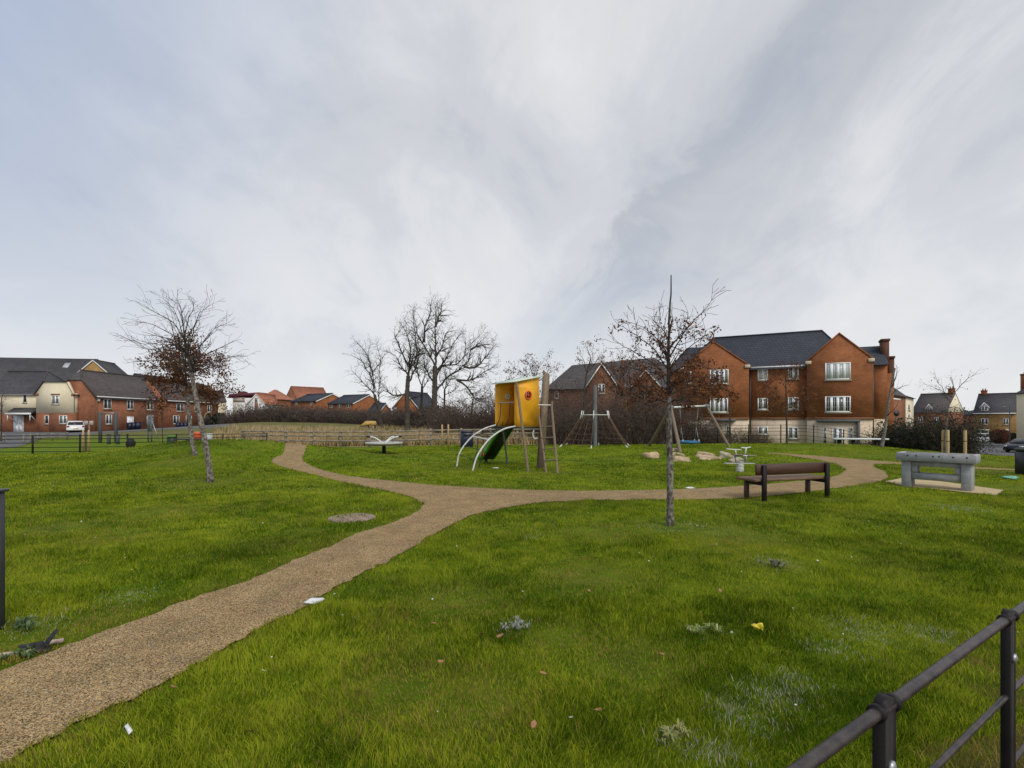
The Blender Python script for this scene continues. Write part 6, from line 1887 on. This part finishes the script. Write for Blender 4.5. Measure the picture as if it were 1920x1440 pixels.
# ---- staked sapling guard, gym equipment and bins on the left
for px, lab in ((156, 'timber stake, left of the pair holding the sapling beside the railing'), (166.5, 'timber stake, right of the pair holding the sapling beside the railing')):
    p = W(px, 838, 30); tag(MB().lathe([(.055, -.1), (.055, 1.3), (.03, 1.34)], 10).build('tree_stake', M['wood_pale'], None, True, (p.x, p.y, gzf(p.x, p.y))), lab, 'stake', 'stakes by the left railing')
small_tree('sapling', 'short dark sapling tied between two stakes behind the left railing', 30, [(161, 838), (161, 815), (161, 800)], [[(161, 812), (157, 800), (155, 790)], [(161, 808), (165, 797), (168, 788)]], 71, .04, 2, .3, 1, M['bark_dark'], .005)
p = W(188, 826, 42); q_ = W(217.5, 828, 42); zg = gzf(p.x, p.y)
gy = thing('pull_up_frame', 'outdoor gym pull up frame of two dark columns and a thin bar', 'gym equipment', (p.x, p.y, zg))
hp_ = W(188, 773, 42).z - zg; dx = q_.x - p.x
for x_ in (0, dx): MB().bbox(x_ - .1, x_ + .1, -.1, .1, -.1, hp_, .02).build('column', M['gym_grey'], gy)
MB().tube([(.1, 0, hp_ - .06), (dx - .1, 0, hp_ - .06)], .035, 8).build('bar', M['steel'], gy)
for px, hh, lab in ((204, 18, 'short dark gym step post inside the pull up frame'), (221, 18, 'short dark gym step post right of the pull up frame')):
    p = W(px, 828, 40); o = MB().bbox(-.1, .1, -.1, .1, -.05, .75, .03).bbox(-.16, .16, -.14, .14, .75, .80, .02).build('gym_post', M['gym_grey'], None, loc=(p.x, p.y, gzf(p.x, p.y)))
    tag(o, lab, 'gym equipment')
p = W(281, 812, 44); zg = gzf(p.x, p.y)
gp2 = thing('gym_board', 'grey leaning gym panel on short legs, behind the black railing', 'gym equipment', (p.x, p.y, zg), R(-25))
h1 = W(281, 778, 44).z - zg; h0 = W(281, 809, 44).z - zg
MB().bbox(-.30, .30, -.05, .05, h0, h1, .03).box(-.05, .05, -.08, -.05, h0 + .1, h1 - .1).build('panel', M['gym_panel'], gp2)
MB().box(-.28, -.2, -.04, .04, -.1, h0).box(.2, .28, -.04, .04, -.1, h0).build('leg', M['gym_grey'], gp2)
MB().tube([(.3, .0, h0 + .9), (.85, .3, 0)], .03, 8).build('brace', M['steel'], gp2)
p = W(245, 832, 32); zg = gzf(p.x, p.y)
pl = thing('planter_pot', 'black tub shaped bin hanging behind the railing, left of the sapling stakes', 'bin', (p.x, p.y, zg))
soft(MB().lathe([(.06, .12), (.2, .2), (.27, .42), (.24, .62), (.2, .64)], 16).build('bowl', M['gutter'], pl))
MB().lathe([(.05, -.1), (.05, .14)], 10).bbox(-.22, .22, -.02, .02, .60, .76, .02).build('stand', M['gutter'], pl)
p = W(161, 800, 30); zg = gzf(p.x, p.y)
sg_ = thing('twin_sign', 'pair of small pale square panels on a thin post above the sapling stakes', 'sign', (p.x, p.y + .2, zg))
zz_ = W(161, 793, 30.2).z - zg
for x_ in (-.15, .15): MB().bbox(x_ - .115, x_ + .115, -.02, .02, zz_ - .12, zz_ + .12, .008).build('panel', M['sign_panel'], sg_)
MB().lathe([(.03, -.1), (.03, zz_ + .0)], 8, (0, .04, 0)).build('post', M['wood_fence'], sg_)


def wheelie(label, px, Y, group):
    p = W(px, 800, Y); zg = gzf(p.x, p.y)
    root = thing('wheelie_bin', label, 'bin', (p.x, p.y, zg), R(60), group)
    MB().add([(-.24, -.26, .06), (.24, -.26, .06), (.24, .26, .06), (-.24, .26, .06), (-.29, -.34, .98), (.29, -.34, .98), (.29, .34, .98), (-.29, .34, .98)], [[(3, 2, 1, 0), (4, 5, 6, 7), (0, 1, 5, 4), (1, 2, 6, 5), (2, 3, 7, 6), (3, 0, 4, 7)]]).build('body', M['navy_bin'], root)
    MB().bbox(-.31, .31, -.38, .36, .985, 1.06, .02).build('lid', M['navy_bin'], root)
    MB().tube([(-.26, .28, .1), (-.2, .28, .1)], .1, 10).tube([(.2, .28, .1), (.26, .28, .1)], .1, 10).build('wheel', M['tyre'], root)
    return root


for px, lab in ((243.5, 'dark wheelie bin, left of the three by the brown roofed house'), (251, 'dark wheelie bin, middle of the three by the brown roofed house'), (258.5, 'dark wheelie bin, right of the three by the brown roofed house')): wheelie(lab, px, 71.3, 'bins by the brown roofed house')
for px, lab in ((334, 'dark wheelie bin, left of the three by the arched passage house'), (341, 'dark wheelie bin, middle of the three by the arched passage house'), (347.5, 'dark wheelie bin, right of the three by the arched passage house')): wheelie(lab, px, 93, 'bins by the arched passage house')

# picnic table, green bin, orange basket ball net
p = G(356, 848); zg = p.z
pc = thing('picnic_table', 'concrete picnic table with a dark top on the mound beside the russet tree', 'table', p, R(4))
tz = W(356, 824.5, p.y).z - zg; ww = 38 / F * p.y
MB().bbox(-ww * .55, ww * .75, -.35, .35, tz, tz + .06, .015).build('tabletop', M['gutter'], pc)
MB().bbox(-.13, .13, -.22, .22, -.1, tz - .002, .02).build('leg', M['concrete'], pc)
MB().bbox(ww * .55, ww * .55 + .2, -.22, .22, -.1, tz - .002, .02).build('leg', M['concrete'], pc)
p2 = W(372, 822, p.y + .1); tag(MB().bbox(-.38, .32, -.18, .16, 0, .055, .02).build('orange_board', M['orange'], None, loc=(p2.x, p2.y, zg + tz + .062)), 'flat orange board lying on the concrete picnic table', 'board')
p2 = W(391, 826, 21); tag(MB().bbox(-.11, .11, -.12, .12, 0, .26, .02).bbox(-.13, .13, -.14, .14, .262, .29, .01).build('white_box', M['litter_white'], None, loc=(p2.x, p2.y, gzf(p2.x, p2.y) + .0)), 'white box beside the picnic table on the mound', 'box')
p2 = W(322, 826, 33); gbn = thing('litter_bin', 'dark green litter bin with a red side panel, behind the left railing', 'bin', (p2.x, p2.y, gzf(p2.x, p2.y)))
MB().bbox(-.2, .2, -.2, .2, 0, .82, .03).build('body', M['dark_green'], gbn); MB().bbox(-.23, .23, -.23, .23, .822, .9, .03).build('lid', M['green_slide'], gbn); MB().bbox(.2, .45, -.12, .12, .15, .5, .05).build('side_panel', M['red_plastic'], gbn)
p2 = W(370, 822, 34); ob = thing('litter_bin', 'orange round topped bin on a post between the two leaning trunks', 'bin', (p2.x, p2.y, gzf(p2.x, p2.y)))
soft(MB().lathe([(.05, .7), (.2, .74), (.23, .95), (.2, 1.08), (.08, 1.14)], 14).build('body', M['orange'], ob)); MB().lathe([(.05, -.1), (.05, .72)], 8).build('post', M['black_metal'], ob)

# ---- long white beam on dark legs
a = W(1561, 822.5, 30.5); b_ = W(1663, 824.5, 30.0)
wbm = thing('balance_beam', 'long white beam on dark legs at the top of the bank', 'beam', (a.x, a.y, gzf(a.x, a.y)), math.atan2(b_.y - a.y, b_.x - a.x))
lw_ = math.hypot(b_.x - a.x, b_.y - a.y); zz_ = a.z - gzf(a.x, a.y)
MB().bbox(0, lw_, -.25, .25, zz_ - .05, zz_ + .04, .015).build('beam', M['litter_white'], wbm)
for x_ in (.12, .38, .8): MB().box(lw_ * x_ - .06, lw_ * x_ + .06, -.12, .12, -.6, zz_ - .052).build('leg', M['black_metal'], wbm)

# ---- thin lamp post and round sign by the townhouse
p = W(1680, 830, 36); zg = gzf(p.x, p.y)
sgn = thing('road_sign', 'round road sign seen dark from behind, on a thin post by the townhouse', 'road sign', (p.x, p.y, zg))
zz_ = W(1680, 775, 36).z - zg
MB().lathe([(.035, -.2), (.035, zz_ + .2)], 8).build('post', M['gym_grey'], sgn)
MB().tube([(0, -.045, zz_), (0, -.06, zz_)], .21, 18).build('disc', M['gutter'], sgn)
MB().bbox(.1, .5, -.06, -.04, zz_ - .42, zz_ - .30, .01).build('plate', M['gutter'], sgn)
p = W(1893, 840, 70); zg = gzf(p.x, p.y)
lp = thing('street_lamp', 'thin grey street lamp before the ochre brick house', 'street lamp', (p.x, p.y, zg))
zz_ = W(1893, 763, 70).z - zg
MB().lathe([(.07, -.2), (.06, zz_ * .4), (.04, zz_)], 8).build('post', M['gym_panel'], lp)
MB().tube([(0, 0, zz_), (-.5, 0, zz_ + .04)], .03, 6).bbox(-.9, -.4, -.09, .09, zz_ - .02, zz_ + .07, .02).build('lamp_head', M['steel'], lp)
p = W(1654, 825, 37); zg = gzf(p.x, p.y)

# ---- black bin at the right edge
p = G(1913, 890); bb2 = thing('litter_bin', 'black litter bin cut by the right edge behind the concrete table', 'bin', p)
MB().bbox(.02, .40, -.2, .2, 0, .66, .02).build('body', M['gutter'], bb2); MB().bbox(.0, .42, -.22, .22, .662, .76, .03).build('lid', M['dark_green'], bb2)


# ---- cars
def car(label, x, y, rz, paint, L_=4.2, Wd=1.75, H=1.46, group='parked cars'):
    z = gzf(x, y) + .02
    root = thing('parked_car', label, 'car', (x, y, z), rz, group)
    prof = [(-L_ / 2, .32), (-L_ / 2 - .02, .62), (-L_ * .44, .86), (-L_ * .40, .92), (-L_ * .30, H * .92), (-L_ * .22, H), (L_ * .06, H), (L_ * .14, H * .95), (L_ * .27, .95), (L_ * .44, .82), (L_ / 2, .66), (L_ / 2 + .02, .35), (L_ * .45, .22), (-L_ * .45, .22)]
    secs = [(-1, .0), (-.93, .06), (.93, .06), (1, .0)]
    ring = []
    for s, _ in ((-1, 0), (-.9, 1), (.9, 1), (1, 0)):
        row = []
        for (a, h_) in prof:
            tum = max(0, (h_ - .85)) / (H - .85)
            inset = 1 - .17 * tum - (.0 if _ else .0)
            sc = 1.0 if _ else .965
            row.append((a * (sc if not _ else 1), s * Wd / 2 * inset, h_ if _ else .25 + (h_ - .25) * .97))
        ring.append(row)
    n_ = len(prof); V = [p for r_ in ring for p in r_]; fs = []
    for i in range(3):
        for k in range(n_):
            j = (k + 1) % n_; fs.append((i * n_ + k, i * n_ + j, (i + 1) * n_ + j, (i + 1) * n_ + k))
    bd = MB().add(V, [fs, tuple(range(n_ - 1, -1, -1)), tuple(range(3 * n_, 4 * n_))]).build('body', paint, root)
    soft(bd, 50)
    for s in (-1, 1):
        y0 = s * Wd / 2 * .985; y1 = s * Wd / 2 * .855
        g_ = [(-L_ * .385, .93), (-L_ * .285, H * .90), (L_ * .07, H * .925), (L_ * .235, .96)]
        MB().prism([(a, y0 + (y1 - y0) * (h_ - .9) / (H - .9), h_) for a, h_ in g_], (0, s * .012, 0)).build('side_window', M['carglass'], root)
    for a0, h0_, a1, h1_, nm in ((L_ * .265, .97, L_ * .15, H * .935, 'windscreen'), (-L_ * .395, .95, -L_ * .305, H * .90, 'rear_window')):
        sg = 1 if a0 > 0 else -1; w0, w1 = Wd / 2 * .88, Wd / 2 * .78
        MB().prism([(a0 + sg * .012, -w0, h0_), (a0 + sg * .012, w0, h0_), (a1 + sg * .012, w1, h1_), (a1 + sg * .012, -w1, h1_)], (sg * .012, 0, .012)).build(nm, M['carglass'], root)
    for a in (-L_ * .31, L_ * .31):
        for s in (-1, 1):
            y_ = s * (Wd / 2 - .09)
            wh = MB().tube([(a, y_ - s * .1, .32), (a, y_ + s * .105, .32)], .32, 20).build('wheel', M['tyre'], root)
            MB().tube([(a, y_ + s * .10, .32), (a, y_ + s * .115, .32)], .2, 16).build('rim', M['steel'], wh)
    for s in (-1, 1):
        MB().bbox(L_ * .445, L_ / 2 + .005, s * Wd * .40 - .17, s * Wd * .40 + .17, .62, .76, .02).build('headlight', M['lamp_white'], root)
        MB().bbox(-L_ / 2 - .03, -L_ * .46, s * Wd * .42 - .12, s * Wd * .42 + .12, .66, .86, .02).build('tail_light', M['lamp_red'], root)
    MB().box(-L_ / 2 - .032, -L_ / 2 + .05, -.26, .26, .46, .57).build('number_plate', M['litter_yellow'], root)
    return root


p = W(1915, 842, 56); car('dark blue hatchback parked beside the railing at the right edge', p.x + .3, p.y, R(200), M['car_dark'])
p = W(1836, 826, 84); car('white car parked before the ochre brick house, half behind the hedge', p.x, p.y, R(150), M['car_white'], H=1.5)
p = W(141.5, 808, 65.6); car('white car parked between the cream house and the brown roofed house', p.x, p.y, R(131), M['car_white'])
p = W(-66, 833, 46); car('white car just showing at the left edge of the car park', p.x, p.y, R(20), M['car_white'])

# ---- small things on the grass and path
p = G(590, 1133)
o = MB().blob((0, 0, 0), (.075, .042, .022), np.random.default_rng(3), 14, 8, .22).build('litter', M['litter_white'], None, True, (p.x, p.y, p.z + .03)); o.rotation_euler = (0, 0, R(38))
tag(o, 'crumpled white wrapper lying on the edge of the gravel path', 'litter')
p = G(240, 1391)
o = MB().prism([(-.035, -.008, 0), (.0, -.004, .03), (.035, -.012, 0), (.03, .01, 0), (0, .012, .032), (-.03, .012, 0)], (0, 0, .004)).build('litter', M['litter_white'], None, False, (p.x, p.y, p.z + .055)); o.rotation_euler = (R(20), 0, R(-30))
tag(o, 'small folded scrap of white paper in the grass right of the path', 'litter')
p = G(1423, 1190)
o = MB().blob((0, 0, 0), (.04, .028, .02), np.random.default_rng(8), 16, 10, .75).build('litter', M['litter_yellow'], None, False, (p.x, p.y, p.z + .055)); o.rotation_euler = (R(12), 0, R(-20))
tag(o, 'crumpled yellow packet in the lawn left of the railing', 'litter')
p = G(1294, 917.5)
o = MB().blob((0, 0, 0), (.10, .05, .02), np.random.default_rng(9), 12, 7, .3).build('litter', M['litter_white'], None, False, (p.x, p.y, p.z + .03))
tag(o, 'white litter on the path edge right of the young tree trunk', 'litter')
p = G(930, 880)
o = MB().blob((0, 0, 0), (.11, .05, .015), np.random.default_rng(19), 12, 7, .3).build('litter', M['litter_white'], None, False, (p.x, p.y, p.z + .045))
tag(o, 'pale scrap of paper in the grass under the climbing arch', 'litter')
p = G(1897, 900)
o = MB().blob((0, 0, 0), (.16, .07, .05), np.random.default_rng(29), 14, 8, .45).build('litter', mat('teal_plastic', (.16, .42, .30), (.12, .34, .24), .4, 20), None, False, (p.x, p.y, p.z + .06)); o.rotation_euler = (0, 0, R(-15))
tag(o, 'crumpled pale teal plastic in the worn grass right of the concrete table', 'litter')
p = G(66, 1222)
rag = MB()
rr_ = np.random.default_rng(12)
rag.blob((0, 0, .02), (.10, .05, .035), rr_, 16, 9, .45)
rag.add([(.04, -.02, .03), (.10, -.01, .05), (.15, .01, .14), (.12, .03, .15), (.06, .04, .05), (.09, .0, .10)], [[(0, 1, 5), (1, 2, 5), (2, 3, 5), (3, 4, 5), (4, 0, 5)]])
o = rag.build('rag', M['litter_black'], None, False, (p.x, p.y, p.z + .0)); tag(o, 'crumpled black rag on the bare ground beside the path, lower left', 'rag')
for (px, py), (l_, w_), a_, lab in (((8, 1236), (.30, .05), 12, 'pale board lying by the path edge at the far left'), ((92, 1212), (.16, .03), 24, 'short pale board sticking out behind the black rag')):
    p = G(px, py); o = MB().bbox(-l_ / 2, l_ / 2, -w_ / 2, w_ / 2, 0, .025, .004).build('board', M['plank_pink'], None, False, (p.x, p.y, p.z + .014)); o.rotation_euler = (0, R(-2), R(a_)); tag(o, lab, 'board')
# round slab set in the lawn
p = G(660, 972)
m_, t_, b_ = nodes('striped_slab'); b_.inputs['Roughness'].default_value = .9
tcn = t_.nodes.new('ShaderNodeTexCoord'); wv = t_.nodes.new('ShaderNodeTexWave'); wv.inputs['Scale'].default_value = 2.6; wv.inputs['Distortion'].default_value = 1.4; wv.inputs['Detail'].default_value = 3; wv.wave_type = 'BANDS'; wv.bands_direction = 'DIAGONAL'
t_.links.new(tcn.outputs['Object'], wv.inputs[0]); r_ = t_.nodes.new('ShaderNodeValToRGB'); r_.color_ramp.elements[0].color = (.23, .165, .125, 1); r_.color_ramp.elements[1].color = (.31, .23, .175, 1)
t_.links.new(wv.outputs[0], r_.inputs[0]); t_.links.new(r_.outputs[0], b_.inputs['Base Color'])
o = soft(MB().lathe([(.375, -.03), (.37, .008), (.33, .018), (.02, .028)], 30).build('round_slab', m_, None, False, (p.x, p.y, p.z + .01)))
tag(o, 'round pinkish slab with faint diagonal stripes set flush in the lawn', 'slab')


def rosette(label, px, py, r, cols, seed, n_=26):
    n_ = int(n_ * 2.6); r *= .7
    p = G(px, py); rg_ = random.Random(seed); b_ = MB()
    subs = [(0, 0, .6)] + [(r * rg_.gauss(0, .55), r * rg_.gauss(0, .45), rg_.uniform(.3, .6)) for _ in range(7)]
    for cx, cy, sc in subs:
        ph = rg_.uniform(0, 6.28)
        for i in range(n_ // 6):
            a = ph + i * 2.4 + rg_.uniform(-.5, .5); l_ = r * sc * rg_.uniform(.4, 1.15); hh = .025 + l_ * rg_.uniform(.1, .6); w_ = l_ * .14
            d_ = Vector((math.cos(a), math.sin(a), 0)); s_ = Vector((-d_.y, d_.x, 0)) * w_
            P0 = Vector((cx, cy, .01)); P1 = P0 + d_ * l_ * .5 + Vector((0, 0, hh)); P2 = P0 + d_ * l_ + Vector((0, 0, hh * rg_.uniform(.4, 1.1)))
            c = rg_.choice(cols); k = rg_.uniform(.55, 1.2); c = (c[0] * k, c[1] * k, c[2] * k, 1)
            b_.add([tuple(P0 - s_ * .3), tuple(P0 + s_ * .3), tuple(P1 + s_), tuple(P1 - s_), tuple(P2)], [[(0, 1, 2, 3)], [(3, 2, 4)]], [c] * 5)
    return tag(b_.build('weed', M['grass'], None, False, (p.x, p.y, p.z + .006)), label, 'weed')


PL = ((.30, .33, .22), (.22, .28, .14), (.38, .37, .27))
rosette('pale leafy weed rosette at the bottom edge, left of the railing post', 1256, 1392, .12, ((.46, .47, .17), (.36, .42, .13), (.54, .50, .26)), 1, 34)
rosette('pale green weed patch left of the yellow packet', 1310, 1190, .15, ((.40, .48, .15), (.30, .40, .11), (.48, .50, .24)), 2, 40)
rosette('frosty grey weed rosette in the middle of the lawn', 966, 1184, .13, ((.40, .42, .36), (.30, .33, .27), (.48, .48, .42)), 3, 44)
rosette('grey green weed at the foot of the grey gate post', 34, 1180, .20, ((.24, .31, .16), (.17, .25, .11)), 4, 34)
rosette('grey green weed growing beside the black rag', 40, 1236, .12, ((.18, .26, .11), (.14, .22, .08)), 5, 30)
rosette('grey weed patch on the lawn between tree and railing', 1450, 1062, .2, ((.36, .36, .27), (.28, .30, .18)), 6, 34)

FL = [(826, 1255), (905, 1205), (938, 1209), (1122, 1347), (1240, 1240), (812, 1182), (326, 1305), (470, 1390), (1018, 1281), (1350, 1120), (1000, 1380), (1105, 1120)]
rng = np.random.default_rng(44)
leaf0 = None
for px, py in FL:
    p = G(px, py)
    if leaf0 is None:
        b_ = MB().add([(-.03, 0, .006), (-.012, -.016, .0), (.012, -.014, .004), (.034, 0, .012), (.012, .015, .014), (-.012, .017, .01), (0, 0, -.002)], [[(0, 1, 6), (1, 2, 6), (2, 3, 6), (3, 4, 6), (4, 5, 6), (5, 0, 6)]])
        o = leaf0 = b_.build('fallen_leaf', mat('fallen_leaf', (.38, .20, .09), (.26, .12, .05), .8, 40), None)
    else:
        o = leaf0.copy(); COL.objects.link(o)
    o.location = (p.x, p.y, p.z + rng.uniform(.045, .06)); o.rotation_euler = (rng.normal(0, .4), rng.normal(0, .4), rng.uniform(0, 6.28)); s_ = rng.uniform(.7, 1.2); o.scale = (s_, s_, s_)
    tag(o, 'dry brown fallen leaf resting in the grass', 'leaf', 'fallen leaves on the lawn')
